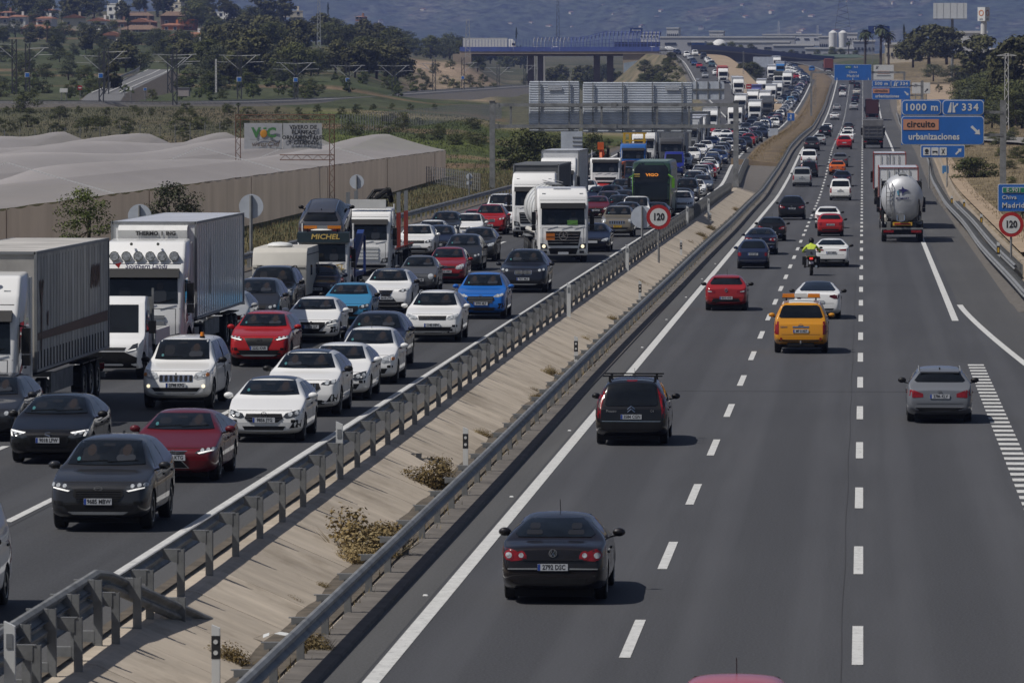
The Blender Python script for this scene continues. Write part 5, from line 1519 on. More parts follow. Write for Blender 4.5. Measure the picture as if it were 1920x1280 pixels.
def sweepf(mb,pf,y0,y1,m,step=8,dz=0):
 V,F=[],[]
 ys=frange(y0,y1,step)
 n=len(pf(y0))
 for y in ys:
  for x,z in pf(y): V.append((x+xS(y),y,zR(y)+z+dz))
 for i in range(len(ys)-1):
  for j in range(n-1): F.append((i*n+j,i*n+j+1,(i+1)*n+j+1,(i+1)*n+j))
 mb.add(V,F,m)
sweepf(mb,med_prof,330,500,CONC)
sweepf(mb,med_prof,50,330,DIRT,8,-.07)
obj('ditch_floor',mb.mesh('ditch_floor'),ditch)
mb=MB();sweepf(mb,med_prof,500,605,KERB);obj('paved_infill',mb.mesh('paved_infill'),ditch)
mb=MB()
sweepf(mb, lambda y:[(xl(-11.5,y),-.01),(xl(-11.4,y)+.02,.14),(-10.6,.36),(-9.6,.3),(-8.7,.05)],607,1900,BROWNG,8)
obj('dry_grass_strip',mb.mesh('dry_grass_strip'),ditch)
mb=MB();mb.prism([(-14.0,2.0),(-8.8,1.5),(-8.8,.4),(-14.0,.4)],'Y',606,607,TAN);obj('headwall',mb.mesh('headwall'),ditch)
mb=MB();V,F=[],[]
ys=frange(62,480,1.1)
for y in ys:
 w0=.16+.3*max(0,noise.noise(Vector((y*.23,1,0)))+.25);o_=noise.noise(Vector((y*.4,5,2)))*.1
 V+=[(-9.22-w0+o_,y,zR(y)+.06+.16*max(0,w0-.2)),(-8.72,y,zR(y)+.062)]
for i in range(len(ys)-1): F.append((2*i,2*i+1,2*i+3,2*i+2))
mb.add(V,F,DIRT);obj('washed_soil',mb.mesh('washed_soil'),ditch)
for nm,lb,px,py,m,sz in (('paper_scrap','crumpled white paper scrap lying in the ditch bottom',500,1206,SIGNW,.3),('rubber_strip','black strip of tyre rubber on the sloping concrete',785,868,RUBBER,.42),('rubber_strip','dark tyre shred beside the white marker post of the jam',1085,600,RUBBER,.4)):
 q=on_road(px,py, lambda y:zR(y)+.28 if nm!='paper_scrap' else zR(y)+.08)
 mb=MB();V=[(sz*(i-2)*.5,.35*sz*math.sin(i*2.1),.05*(i%2)+.02*i%3) for i in range(5)]
 mb.add(V+[(x,y+sz*.5,z+.02) for x,y,z in V],[(i,i+1,i+6,i+5) for i in range(4)],m)
 tag(obj(nm,mb.mesh(nm),None,(q.x,q.y,q.z+.06),(0,.3 if nm!='paper_scrap' else 0,-.6)),lb,'litter')
kerb=obj('kerb_strip',None);kerb['kind']='structure'
y=60.0
while y<260:
 mb=MB()
 V,F=[],[]
 for yy in (y+.015,y+1.985):
  V+=[(-8.66,yy,zR(yy)+.05),(-8.62,yy,zR(yy)+.075),(-8.1,yy,zR(yy)+.05),(-8.06,yy,zR(yy)-.02)]
 F=[(0,1,5,4),(1,2,6,5),(2,3,7,6),(0,1,2,3),(4,5,6,7)]
 mb.add(V,F,KERB);obj('kerb_stone',mb.mesh('kerb_stone'),kerb);y+=2
mb=MB();sweep(mb,[(-8.66,.05),(-8.1,.05),(-8.06,-.02)],zR,260,1900,KERB);sweep(mb,[(-8.66,.03),(-8.1,.03)],zR,50,260,DIRT)
obj('kerb_run',mb.mesh('kerb_run'),kerb)
mb=MB();sweep(mb,[(-11.48,-.02),(-11.44,.05),(-11.25,.05)],zL,50,600,DIRT,6,xl)
structure('kerb',mb.mesh('kerb'))
# crash barriers
def beam_prof(x,s,top=.74,dz=0.0):
 p=[(0,top-.31),(.035,top-.305),(.08,top-.26),(.08,top-.22),(.015,top-.17),(.015,top-.14),(.08,top-.09),(.08,top-.05),(.035,top-.005),(0,top)]
 out=[(x+s*a,z+dz) for a,z in p]
 return out+[(x+s*(a-.012),z+dz) for a,z in p[::-1]]+[out[0]]
def crash_barrier(label,X,side,zf,sh,y0,y1,pitch=4.0,top=.74,posts_to=None,wob=0.0,spacer=.3,group=None,zb=-.1):
 """steel beam on posts; side = where the beam faces (+1 towards +X)"""
 r=thing('crash_barrier',label,'crash barrier',(sh(X,y0),y0,zf(y0)),(0,0,0),group)
 bx=X+side*spacer
 def W(y): return wob*(math.sin(y*.021)+.5*math.sin(y*.053+1))
 mb=MB()
 V,F=[],[]
 pf=beam_prof(0,side,top)
 ys=frange(y0,y1,pitch);n=len(pf)
 for y in ys:
  for x,z in pf: V.append((sh(bx,y)+x+W(y)-sh(X,y0),y-y0,zf(y)+z-zf(y0)))
 for i in range(len(ys)-1):
  for j in range(n-1): F.append((i*n+j,i*n+j+1,(i+1)*n+j+1,(i+1)*n+j))
 mb.add(V,F,STEEL)
 obj('rail',mb.mesh('rail'),r)
 pm=MB()
 h=top-.02-zb
 for dx in (-.055,.055): pm.box((dx,0,zb+h/2),(.012,.075,h),STEELD)
 pm.box((0,-.035,zb+h/2),(.11,.012,h),STEELD)
 a=side*(.05 if spacer>.2 else -.14);b=side*(spacer-.01)
 lo=.23 if spacer>.2 else .13
 pm.prism([(a,top-.03),(b,top-.03),(b,top-lo+.06),(a+side*.04,top-lo),(a,top-lo)],'Y',-.05,-.038,STEELD)
 pm.prism([(a,top-.03),(b,top-.03),(b,top-lo+.06),(a,top-lo)],'Y',.038,.05,STEELD)
 pm.box(((a+b)/2,0,top-.025),(abs(b-a)+.08,.1,.014),STEEL)
 me=pm.mesh('post')
 far=MB()
 pe=posts_to or y1
 y=y0+1.0
 k=0
 while y<y1:
  p=(sh(X,y)+W(y)-sh(X,y0),y-y0,zf(y)-zf(y0))
  if y<pe and k<298:
   o=obj('post',me,r,p,(0,0,(rj.random()-.5)*.12));k+=1
  else:
   far.box((p[0],p[1],p[2]+top/2-.05),(.12,.1,top),STEELD)
  y+=pitch
 if far.f: stuff('post',far.mesh('post'),r)
 return r
medz= lambda y: zR(y)
crash_barrier('long steel crash barrier facing the free carriageway, along the concrete ditch',-8.66,1,zR,xr,62,1560,4.0,.74,900,.05,.12)
crash_barrier('steel crash barrier left of the concrete ditch, its posts and brackets seen from behind',-10.98,-1,zL,xl,62,478,4.0,.76,478,.03)
crash_barrier('short stretch of crash barrier past the gantry post at the paved median infill',-10.7,-1,zL,xl,500,604,4.0,.76,604,.06)
crash_barrier('outer crash barrier beside the slow jammed lane below the netting house',-28.8,1,zL,xl,225,640,4.0,.74,640,.04)
XRB= lambda y: 6.35
crash_barrier('curving crash barrier on the far right verge beside the concrete channel',6.9,-1,zR, lambda x,y:xr(x,y)+max(0,(235-y))*.02+.35*math.sin(y*.012),150,1150,2.0,.74,560,.12)
crash_barrier('second short crash barrier doubled behind the curving right verge barrier',7.55,-1,zR, lambda x,y:xr(x,y)+.35*math.sin(y*.012),268,430,2.0,.8,430,.1)
r=thing('crash_barrier','tall doubled crash barrier whose sloping end dives into the ditch concrete, nearest one','crash barrier',(-11.1,66,.6))
mb=MB()
pts=[(-11.5,60,1.6),(-11.45,74,1.65),(-11.4,83.9,1.68),(-11.3,84.6,1.6),(-10.2,90.8,.22),(-9.98,92.0,-.02)]
V,F=[],[]
pf=beam_prof(0,1,0)
n=len(pf)
for (x,y,z) in pts:
 for a,b in pf: V.append((x+a+11.1+.02,y-66,z+b-.6+.02))
for i in range(len(pts)-1):
 for j in range(n-1): F.append((i*n+j,i*n+j+1,(i+1)*n+j+1,(i+1)*n+j))
mb.add(V,F,STEELD);obj('rail',mb.mesh('rail'),r)
for (x,y,zt) in ((-11.25,76.0,1.62),(-11.22,78.2,1.63),(-11.2,80.4,1.64),(-11.17,82.6,1.66),(-10.95,85.4,1.45),(-10.6,88.1,.92)):
 pm=MB()
 zb=-.15
 h=zt-zb
 for dx in (-.055,.055): pm.box((dx,0,zb+h/2),(.014,.09,h),STEELD)
 pm.box((0,-.04,zb+h/2),(.12,.012,h),STEELD)
 pm.prism([(-.05,zt),(-.36,zt),(-.3,zt-.16),(-.05,zt-.32)],'Y',-.05,.05,STEELD)
 pm.prism([(-.05,zt-.75),(-.3,zt-.75),(-.26,zt-.9),(-.05,zt-1.0)],'Y',-.05,.05,STEELD) if zt>1.3 else None
 obj('post',pm.mesh('post'),r,(x+11.1,y-66,-.6))
# delineator posts
def hito(X,Y,z,label,style='black',group=None):
 t=thing('marker_post',label,'marker post',(X,Y,z),(0,0,0),group)
 mb=MB();mb.prism([(-.06,0),(.06,0),(.06,1.0),(-.06,1.05)],'Y',-.04,.04,SIGNW);obj('shaft',mb.mesh('shaft'),t)
 if style=='black':
  mb=MB();mb.box((0,0,.72),(.126,.086,.34),INK);obj('black_band',mb.mesh('black_band'),t)
  for zz in (.64,.8):
   mb=MB();mb.cyl((0,-.044,zz),(0,-.05,zz),.035,.035,10,SIGNW);obj('reflector',mb.mesh('reflector'),t)
 elif style=='amber':
  mb=MB();mb.box((0,0,.72),(.126,.086,.34),INK);obj('black_band',mb.mesh('black_band'),t)
  mb=MB();mb.box((0,-.045,.72),(.07,.012,.2),YELP);obj('reflector',mb.mesh('reflector'),t)
 else:
  mb=MB();mb.box((0,-.043,.86),(.07,.01,.14),GREYP);obj('reflector',mb.mesh('reflector'),t)
 return t
for i,(px,py) in enumerate([(405,1285),(873,872),(1080,682),(1200,566),(1277,481),(1332,424)]):
 p=on_road(px,py, lambda y:zR(y)+.1)
 hito(p.x,p.y,p.z-.15,'black banded ditch marker post, '+['nearest the camera','second along, above the tan bush','third along','fourth along, before the round signs','fifth along, behind the speed sign','sixth along, nearest the gantry post'][i])
for i,(px,py) in enumerate([(26,1330),(641,893),(1069,590),(1178,506),(1290,421),(1330,404)]):
 p=on_road(px,py,zL)
 hito(p.x-.05,p.y,p.z-.25,'plain white marker post beside the jam, '+['nearest the ramped barrier end','second one along','third, level with the blue car','fourth, beside the round sign back','fifth, beyond the speed sign','sixth, near the gantry post'][i],'plain').scale=(1.2,1.2,1.35)
for i,(px,py) in enumerate([(1868,502),(1837,440),(1805,408),(1782,400)]):
 p=on_road(px,py,zR)
 hito(p.x+.1,p.y,p.z,'amber banded marker post behind the verge barrier, '+['nearest the speed sign','second towards the tanker','third, thin and pale','last one in the row'][i],'amber').scale=(1.25,1.25,1.25)
# ground
def colf(pts): return pchip([p[0] for p in pts],[p[1] for p in pts])
GCOL=[(-400,colf([(0,0),(560,0),(700,4.5),(850,7),(1000,9),(1500,19),(2000,31),(2400,44),(3000,55),(8600,66)])),(300,colf([(0,0),(560,0),(700,4.5),(850,7),(1000,9),(1500,19),(2000,31),(2400,44),(3000,50),(8600,66)])),(600,colf([(0,0),(560,0),(700,4.2),(960,7.4),(1200,13),(1500,20),(2000,27),(2400,31),(3000,36),(8600,66)])),(850,colf([(0,0),(560,.5),(700,3.5),(1000,6.2),(1350,8.7),(1500,12),(1690,18.5),(1760,18.5),(2000,21),(2600,27),(8600,66)])),(960,colf([(0,0),(560,1),(800,3),(1000,5),(1600,9.6),(2000,12),(2400,20),(3000,28),(8600,66)])),(1150,colf([(0,0),(560,1),(800,2.6),(1000,3.2),(1600,10.4),(2000,13),(2400,21),(3000,28),(8600,66)])),(1300,colf([(0,-.2),(560,.4),(958,2.5),(1140,3.9),(1385,7.2),(1616,11.5),(2050,18),(2600,24),(3000,28),(8600,66)])),(1618,colf([(0,-.2),(560,.4),(958,2.5),(1140,3.9),(1385,7.2),(1616,11.5),(2050,19),(2600,24.5),(3000,28),(8600,66)]))]
def left_ground(X,Y):
 px=1618+X/Y*F_PX
 for (a,fa),(b,fb) in zip(GCOL[:-1],GCOL[1:]):
  if px<=b:
   t=min(max((px-a)/(b-a),0),1)
   t=t*t*(3-2*t)
   return lerp(fa(Y),fb(Y),t)
 return GCOL[-1][1](Y)
def ground_z(X,Y):
 n=noise.noise(Vector((X*.05,Y*.02,1.3)))*.5+noise.noise(Vector((X*.3,Y*.2,4)))*.12
 far=sstep(2150,2500,Y)
 sh=xS(Y)
 xa,xb=xl(-28.6,Y),6.6+sh
 if X<xa:
  d=xa-X
  g=left_ground(X,Y)
  z=lerp(zL(Y)-.12,g,sstep(.5,14,d))
  z+=n*sstep(3,12,d)*(.6 if Y>575 else .25)
 elif X>xb:
  d=X-xb
  z=zR(Y)-.05+.55*sstep(1.0,2.6,d)+.055*max(0,d-2.6)+n*sstep(2.5,9,d)*.7
  if d>50: z=z-.055*(d-50)*.7
 else:
  e=min(X-xa,xb-X)
  z=min(zR(Y),zL(Y))-.9*sstep(0,1.5,e)-.05
  z=lerp(z,left_ground(X,Y),far)
 return z
def ground_mat():
 m,nt,b=nodes_of('ground')
 L=nt.links
 a=nt.nodes.new('ShaderNodeAttribute');a.attribute_name='zone'
 g=nt.nodes.new('ShaderNodeNewGeometry')
 last=a.outputs['Color']
 for sc,st,dark,light in ((.9,(1,.35,1),.55,1.5),(.12,(1,.3,1),.7,1.3),(5.0,(1,.5,1),.7,1.3)):
  mp=nt.nodes.new('ShaderNodeMapping');mp.inputs['Scale'].default_value=st
  n=nt.nodes.new('ShaderNodeTexNoise');n.inputs['Scale'].default_value=sc;n.inputs['Detail'].default_value=8;n.inputs['Roughness'].default_value=.7
  mr=nt.nodes.new('ShaderNodeMapRange');mr.inputs[1].default_value=.32;mr.inputs[2].default_value=.68;mr.inputs[3].default_value=dark;mr.inputs[4].default_value=light
  hv=nt.nodes.new('ShaderNodeHueSaturation')
  L.new(g.outputs['Position'],mp.inputs[0]);L.new(mp.outputs[0],n.inputs['Vector']);L.new(n.outputs['Fac'],mr.inputs[0])
  L.new(last,hv.inputs['Color']);L.new(mr.outputs[0],hv.inputs['Value'])
  last=hv.outputs[0]
 L.new(last,b.inputs['Base Color'])
 b.inputs['Roughness'].default_value=.95
 b.inputs['Specular IOR Level'].default_value=.1
 return m
def zone_col(X,Y):
 px=1618+X/Y*F_PX
 n=noise.noise(Vector((X*.03,Y*.012,7)))
 n2=noise.noise(Vector((X*.012,Y*.03,2)))
 dry,green,olive,soil,tan=(.13,.105,.06),(.06,.074,.026),(.068,.072,.04),(.15,.105,.065),(.27,.205,.145)
 def mx(a,b,t): t=min(max(t,0),1);return tuple(lerp(p,q,t) for p,q in zip(a,b))
 if X>6:
  d=X-6.6-xS(Y)
  if d<2.6: return (.2,.165,.12)
  return mx(dry,(.17,.135,.085),.5+n*1.5)
 if Y<575: return mx((.13,.105,.055),(.07,.075,.032),.5+n*1.6)
 if Y<900:
  c=mx(olive,(.1,.082,.05),.5+n*1.8)
  if px>480:
   f=mx(green,(.075,.09,.022),.35+n2*2)
   f=mx(f,soil,(noise.noise(Vector((X*.008,Y*.06,9)))-.22)*5)
   c=mx(c,f,sstep(480,640,px))
  return mx(c,tan,sstep(820,870,Y)*sstep(560,700,px)*.5)
 if Y<2000:
  c=mx(olive,(.042,.055,.022),.5+n)
  c=mx(c,soil,(n2-.22)*2.5)
  s=sstep(730,790,px)*(1-sstep(905,960,px))*sstep(1150,1300,Y)
  c=mx(c,tan,s*(.65+n))
  s2=sstep(930,970,px)*(1-sstep(1130,1200,px))
  return mx(c,(.08,.078,.05),s2)
 return mx((.055,.06,.035),(.1,.09,.06),.5+n2*1.5)
Ys=[50]
behind=MB();behind.box((0,-220,-.6),(2400,540,1),mat('unseen_land_behind',(.06,.065,.035),.95,vary=.5,scale=.05,coords='Position'))  # unseen dark land and hills, added behind the camera to darken paintwork reflections
for k in range(-14,15): behind.prism([(k*80-130,-1),(k*80-60,26+9*math.sin(k*2.1)),(k*80+60,30+9*math.cos(k*1.7)),(k*80+130,-1)],'Y',-420-40*math.sin(k),-240-30*math.sin(k*3),MATS['unseen_land_behind'])
structure('unseen_terrain',behind.mesh('unseen_terrain'))
while Ys[-1]<8600: Ys.append(Ys[-1]*1.012+.5)
us=list(np.concatenate([np.linspace(-.24,-.1545,12),np.linspace(-.153,.04,130),np.linspace(.042,.09,14)]))
V,F,C=[],[],[]
for Y in Ys:
 for u in us:
  X=u*Y+(-35 if u<-.15 else 0)*(1 if Y<300 else 0)
  V.append((X,Y,ground_z(X,Y)));C.append(zone_col(X,Y))
nu=len(us)
for i in range(len(Ys)-1):
 for j in range(nu-1): F.append((i*nu+j,i*nu+j+1,(i+1)*nu+j+1,(i+1)*nu+j))
me=bpy.data.meshes.new('ground');me.from_pydata(V,[],F)
at_=me.color_attributes.new('zone','FLOAT_COLOR','POINT')
at_.data.foreach_set('color',[c for k in C for c in (*k,1)])
me.materials.append(ground_mat())
me.polygons.foreach_set('use_smooth',[True]*len(me.polygons))
structure('ground',me)
mb=MB();sweep(mb,[(7.75,.1),(7.95,.12),(8.1,.62),(8.35,.64),(8.36,.3)],zR,150,900,mat('channel_concrete',(.26,.215,.16),.85,vary=.22,scale=1.0,coords='Position',bump=.1),6, lambda x,y:xr(x,y)+max(0,(235-y))*.02+.35*math.sin(y*.012)-.25)
structure('concrete_channel',mb.mesh('concrete_channel'))
mb=MB();sweep(mb,[(6.15,-.005),(6.5,.02),(7.9,.1)],zR,230,1500,GRAVEL);sweep(mb,[(8.3,.5),(9.6,.55),(10.0,.3)],zR,300,1400,TAN)
structure('verge',mb.mesh('verge'))
mb=MB();sweep(mb,[(-29.6,-.12),(-28.3,-.03),(-27.85,-.01)],zL,50,1250,DIRT,8,xl)
structure('verge',mb.mesh('verge'))
def ribbon(pts,w,m,dz=.06,n=8,skirt=None):
 """a path or track following the ground through world points (x, y)"""
 P=[]
 for (a,b) in zip(pts[:-1],pts[1:]):
  for k in range(n): P.append((lerp(a[0],b[0],k/n),lerp(a[1],b[1],k/n),*([lerp(a[2],b[2],k/n)] if len(a)>2 else [])))
 P.append(pts[-1])
 mb=MB();V,F=[],[]
 for i,p in enumerate(P):
  q0,q1=P[max(0,i-1)],P[min(len(P)-1,i+1)]
  d=Vector((q1[0]-q0[0],q1[1]-q0[1],0)).normalized();nrm=Vector((-d.y,d.x,0))
  ww=w(i/(len(P)-1)) if callable(w) else w
  for s in (-1,1):
   x,y=p[0]+nrm.x*ww/2*s,p[1]+nrm.y*ww/2*s
   V.append((x,y,(p[2] if len(p)>2 else max(ground_z(x,y),ground_z(p[0],p[1])))+dz))
 for i in range(len(P)-1): F.append((2*i,2*i+1,2*i+3,2*i+2))
 mb.add(V,F,m)
 if skirt:
  n_=len(P)
  S=[]
  for i in range(n_):
   a,b=Vector(V[2*i]),Vector(V[2*i+1]);d=(b-a).normalized()
   S+=[a,a-d*3.5-Vector((0,0,2.6)),b,b+d*3.5-Vector((0,0,2.6))]
  G=[]
  for i in range(n_-1):
   G+=[(4*i,4*i+1,4*i+5,4*i+4),(4*i+2,4*i+3,4*i+7,4*i+6)]
  mb.add(S,G,skirt)
 return mb
def gp(px,py,y0=60,y1=6500):
 """the ground point seen at a picture point"""
 d=ray(px,py);Y=y0
 while Y<y1:
  p=CAMP+d*(Y/d.y)
  if p.z<=ground_z(p.x,Y):
   return Vector((p.x,Y,ground_z(p.x,Y)))
  Y+=3 if Y<1200 else 8
 return CAMP+d*(y1/d.y)
def gpy(px,Y):
 X=at(px,200,Y).x
 return Vector((X,Y,ground_z(X,Y)))
structure('dirt_track',ribbon([(gpy(1716,740).x,740),(gpy(1738,900).x,900),(gpy(1757,1080).x,1080),(gpy(1765,1300).x,1300),(gpy(1757,1500).x,1500)], lambda t:lerp(3.2,7.5,t),TAN,.15).mesh('dirt_track'))
structure('path',ribbon([(gpy(1772,800).x,800),(gpy(1830,735).x,735),(gpy(1890,690).x,690),(gpy(1990,650).x,650)],7,mat('pale_asphalt',(.2,.19,.175),.9,vary=.15,scale=.5,coords='Position'),.15).mesh('path'))
# vehicles
build_protos()
CACHE={}
VEH=[]
def car_parts(key,lod):
 k=(key,lod)
 if k not in CACHE:
  p,st=PROTO[key]
  S=make_car(p,st,lod)
  CACHE[k]=S if not lod else join_parts(S,'car')
 return CACHE[k]
def heading(zf,Y,away):
 a=math.atan(slope(zf,Y))
 yaw=-math.atan((xS(Y+5)-xS(Y-5))/10)
 return (-a if away else a,0,yaw+(PI if away else 0))
def car(key,color,px,py,label,side='L',name='car',cat='car',cword='',kword='car',group=None,zf=None,lod=None,yaw=0,at_pos=None):
 p,st=PROTO[key]
 zf=zf or (zL if side=='L' else zR)
 g=at_pos or on_road(px,py,zf)
 s=F_PX/g.y
 away=side=='R'
 lod=(0 if s>15.5 else 1) if lod is None else lod
 yc=g.y+(p['L']/2-p['ax'][0]) if not away else g.y+(p['L']/2-(p['L']-p['ax'][1]))
 rot=heading(zf,yc,away)
 rot=(rot[0],0,rot[2]+yaw)
 loc=(g.x,yc,zf(yc)+.012)
 if lod:
  o=obj(name,car_parts(key,1),None,loc,rot,color)
  o.location=Vector(loc)+Matrix.Rotation(rot[2],3,'Z')@Vector((0,-p['L']/2,0))+Vector((0,0,-math.sin(rot[0])*p['L']/2))
  tag(o,label or '',cat,group)
 else:
  o=thing(name,label or '',cat,loc,rot,group)
  place_parts(o,car_parts(key,0),color,p['L'])
 VEH.append((o,g.x,yc,cword,kword,label is None,side))
 return o
def truck(S,color,px,py,label,side='L',name='lorry',cat='lorry',cword='white',kword='lorry',front=True,L=16.5,zf=None,lod=None,group=None,yaw=0):
 """py: where the road shows under the end that faces the camera"""
 zf=zf or (zL if side=='L' else zR)
 g=on_road(px,py,zf)
 s=F_PX/g.y
 away=side=='R'
 ymid=g.y+L/2
 rot=heading(zf,ymid,away);rot=(rot[0],0,rot[2]+yaw)
 loc=(g.x,g.y if not away else g.y+L,zf(g.y if not away else g.y+L)+.012)
 lod=(0 if s>13 else 1) if lod is None else lod
 if lod:
  o=obj(name,join_parts(S,name),None,loc,rot,color)
  tag(o,label or '',cat,group)
 else:
  o=thing(name,label or '',cat,loc,rot,group)
  place_parts(o,S,color,0)
 VEH.append((o,g.x,g.y,cword,kword,label is None,side))
 return o
# oncoming, near
car('van_panel',WHITE,0,0,'white van cut off by the frame, nearest oncoming vehicle beside the ditch',name='van',cat='van',cword='white',kword='van',at_pos=Vector((-14.36,86.2,0)))
car('suv_hex',DGREY,196,991,'dark grey crossover with white daytime lamps, nearest whole oncoming car',cword='dark grey',kword='crossover')
car('saloon_spindle',DRED,334,900,'dark red saloon with hourglass chrome grille behind the dark grey crossover',cword='dark red',kword='saloon')
car('hatch_tri',BLACK,100,866,'black hatchback with bright angular lamps below the striped curtain lorry',cword='black',kword='hatchback')
car('estate',DGREY,-26,824,'grey car mostly cut off at the frame edge under the lorry cab',cword='grey',kword='estate')
car('hatch_star',WHITE,502,826,'white hatchback with black roof and three-pointed star behind the dark red saloon',cword='white',kword='hatchback')
car('suv_vbars',WHITE,572,778,'white coupe crossover with upright chrome grille bars and glass roof',cword='white',kword='crossover')
car('hatch_round',WHITE,634,748,'white hatchback half hidden behind the white coupe crossover',cword='white',kword='hatchback')
car('hatch_plain',WHITE,690,718,'white hatchback with amber side indicators ahead of the navy crossover',cword='white',kword='hatchback')
car('suv_plain',NAVY,704,690,'navy crossover overlapped by white hatchback with amber indicators',cword='navy',kword='crossover')
car('suv_tigernose',WHITE,814,640,'white crossover with grey roof rails beside the ditch barrier, behind the navy crossover',cword='white',kword='crossover')
car('pickup',WHITE,337,765,'white pickup with canopy, orange roof beacon and lit fog lamps',name='pickup',cat='pickup',cword='white',kword='pickup')
car('suv_vee',RED,491,686,'bright red crossover with V-shaped chrome grille behind the white pickup',cword='red',kword='crossover')
car('hatch_lion',WHITE,588,641,'white hatchback with dark shield grille behind the bright red crossover',cword='white',kword='hatchback')
car('hatch_diamond',SKY,652,608,'light blue hatchback with black mirrors behind the white shield-grille hatchback',cword='light blue',kword='hatchback')
car('suv_spindle',WHITE,727,586,'white crossover with dark roof and hourglass grille beside the light blue hatchback',cword='white',kword='crossover')
car('suv_octa',BLUE,904,597,'bright blue crossover with silver roof rails and dark eight-sided grille',cword='bright blue',kword='crossover')
car('suv_kidney',(.008,.01,.018),983,548,'large black crossover with twin kidney grille in front of white tanker lorry',cword='black',kword='crossover')
car('small_round',MGREY,785,548,'small grey round-lamp city car beside the tall red hatchback',cword='grey',kword='city car')
car('hatch_tall',(.22,.008,.012),838,531,'tall red hatchback with double chevron badge behind the small grey city car',cword='red',kword='hatchback')
car('mpv',DGREY,478,612,'dark grey people carrier beside the fridge lorry, front of the caravan pair',cword='dark grey',kword='people carrier')
car('estate',SILVER,418,630,'silver car almost hidden behind the long fridge trailer',cword='silver',kword='car')
car('offroad_plain',BLACK,508,592,'black off-roader with roof rails towing the cream caravan',name='off_roader',cword='black',kword='off-roader')
car('hatch_round',NAVY,596,566,'navy hatchback squeezed between the cream caravan and the breakdown lorry',cword='navy',kword='hatchback')
car('offroad_slots',BRONZE,1158,444,'bronze off-roader with slotted chrome grille and yellow plate beside the tanker',name='off_roader',cword='bronze',kword='off-roader')
car('saloon_plain',NAVY,1112,472,'navy saloon tucked beside the white tanker lorry, ahead of bronze off-roader',cword='navy',kword='saloon')
# oncoming, lorries and vans near
truck(make_lorry(dict(H=3.75,body='box',box='curtain',box_m=CURT,fold_m=CURTD,z1=4.2,z0=1.25,extra=curtain_extra)),WHITE,-62,806,'white lorry with dirty grey curtain trailer carrying a brown plant print',L=16)
truck(make_lorry(dict(H=3.72,grille='scania',bar_m=GREYP,body='box',box_m=FRIDGE,z1=4.2,y0=2.75,len=13.2,extra=southern_extra)),WHITE,268,684,'white fridge lorry with six roof spot lamps and Southern Lands lettering',L=16)
truck(make_van(dict(bed=True,drl=True,L=5.9)),WHITE,200,712,'white dropside van with black bumper between curtain lorry and pickup',name='dropside_van',cat='van',kword='dropside van',L=6)
cv=truck(make_caravan(),CREAM,524,572,'cream caravan with dark window trim towed behind the black off-roader',name='caravan',cat='caravan',cword='cream',kword='caravan',L=5)
cv.scale=(.93,1,.86)
tw=truck(make_lorry(dict(H=2.86,grille='iveco',body='tow',extra=tow_extra,visor=False)),WHITE,606,562,'breakdown lorry with yellow MICHEL lettering and blue ramp carrying a crossover',name='tow_lorry',cat='tow lorry',kword='tow lorry',L=9)
tw.scale=(.84,.84,.82)
lg=truck(make_lorry(dict(H=3.45,grille='scania',bar_m=SIGNW,body='stakes',extra=log_extra)),WHITE,684,518,'white timber lorry with tall red stakes and a roof crane',name='timber_lorry',kword='timber lorry',L=13)
truck(make_lorry(dict(H=3.62,grille='star',body='tank',lit=True,extra=adr_extra,mirror_m=BLACKP)),WHITE,1056,493,'white tanker lorry with orange hazard plate and lit headlamps',kword='tanker lorry',L=13.5,yaw=.115)
truck(make_lorry(dict(H=3.7,body='box',box_m=mat('slate_curtain',(.1,.105,.11),.7,vary=.2,scale=.8),box='curtain',fold_m=mat('slate_fold',(.08,.085,.09),.7),z1=4.1)),WHITE,1000,446,'white lorry with dark slate curtain trailer just left of the tanker cab',L=16)
truck(make_lorry(dict(H=3.75,body='box',box_m=FRIDGE,z1=4.2)),WHITE,1046,398,'white high-roof lorry showing its top behind the slate curtain lorry',L=16)
truck(make_coach(),LGREEN and (.14,.36,.02),1221,412,'green coach with a big dark windscreen and orange destination display',name='coach',cat='coach',cword='green',kword='coach',L=13)
truck(make_lorry(dict(H=3.0,grille='iveco',body='none',extra=crane_bed_extra)),WHITE,1135,366,'white construction lorry with orange skip body and folded digger arm',kword='skip lorry',L=9)
truck(make_lorry(dict(H=3.3,body='none',extra=yellow_frame_extra)),(.02,.12,.4),1187,334,'blue flatbed lorry carrying a yellow access frame',cword='blue',kword='flatbed lorry',L=9)
truck(make_lorry(dict(H=3.8,body='box',box_m=FRIDGE,z1=4.2)),WHITE,1207,311,'tall white lorry directly behind the yellow access frame',L=16)
truck(make_lorry(dict(H=3.5,body='none',extra=mixer_extra)),WHITE,1246,303,'white mixer lorry with chute, just right of the tall white lorry',kword='mixer lorry',L=9)
truck(make_lorry(dict(H=3.6,body='tank',tank_m=TANKM,grille='star')),(.35,.36,.38),1270,296,'silver tanker lorry in the lorry line under the gantry sign backs',cword='silver',kword='tanker lorry',L=14)
truck(make_lorry(dict(H=3.7,body='box',box_m=FRIDGE)),SILVER,1290,287,'pale grey lorry behind the silver tanker under the gantry',cword='pale grey',L=16)
for px_,py_,hh,cc,lb_ in ((1303,279,3.8,WHITE,'tall white lorry behind the pale grey lorry under the gantry edge'),(1258,318,3.3,MGREY,'dark grey lorry half hidden left of the deep blue van'),(1308,266,3.5,DGREY,'charcoal lorry at the end of the line under the gantry')):
 truck(make_lorry(dict(H=hh,body='box',box_m=FRIDGE if cc is WHITE else GREYP)),cc,px_,py_,lb_,L=16)
truck(make_van(dict(H=2.35,W=2.0,L=5.2,bumper=BLUEP)),(.01,.018,.18),1263,331,'deep blue delivery van right of the coach roof',name='van',cat='van',cword='blue',kword='van',L=5.2)
lg.scale=(.94,.94,.88)
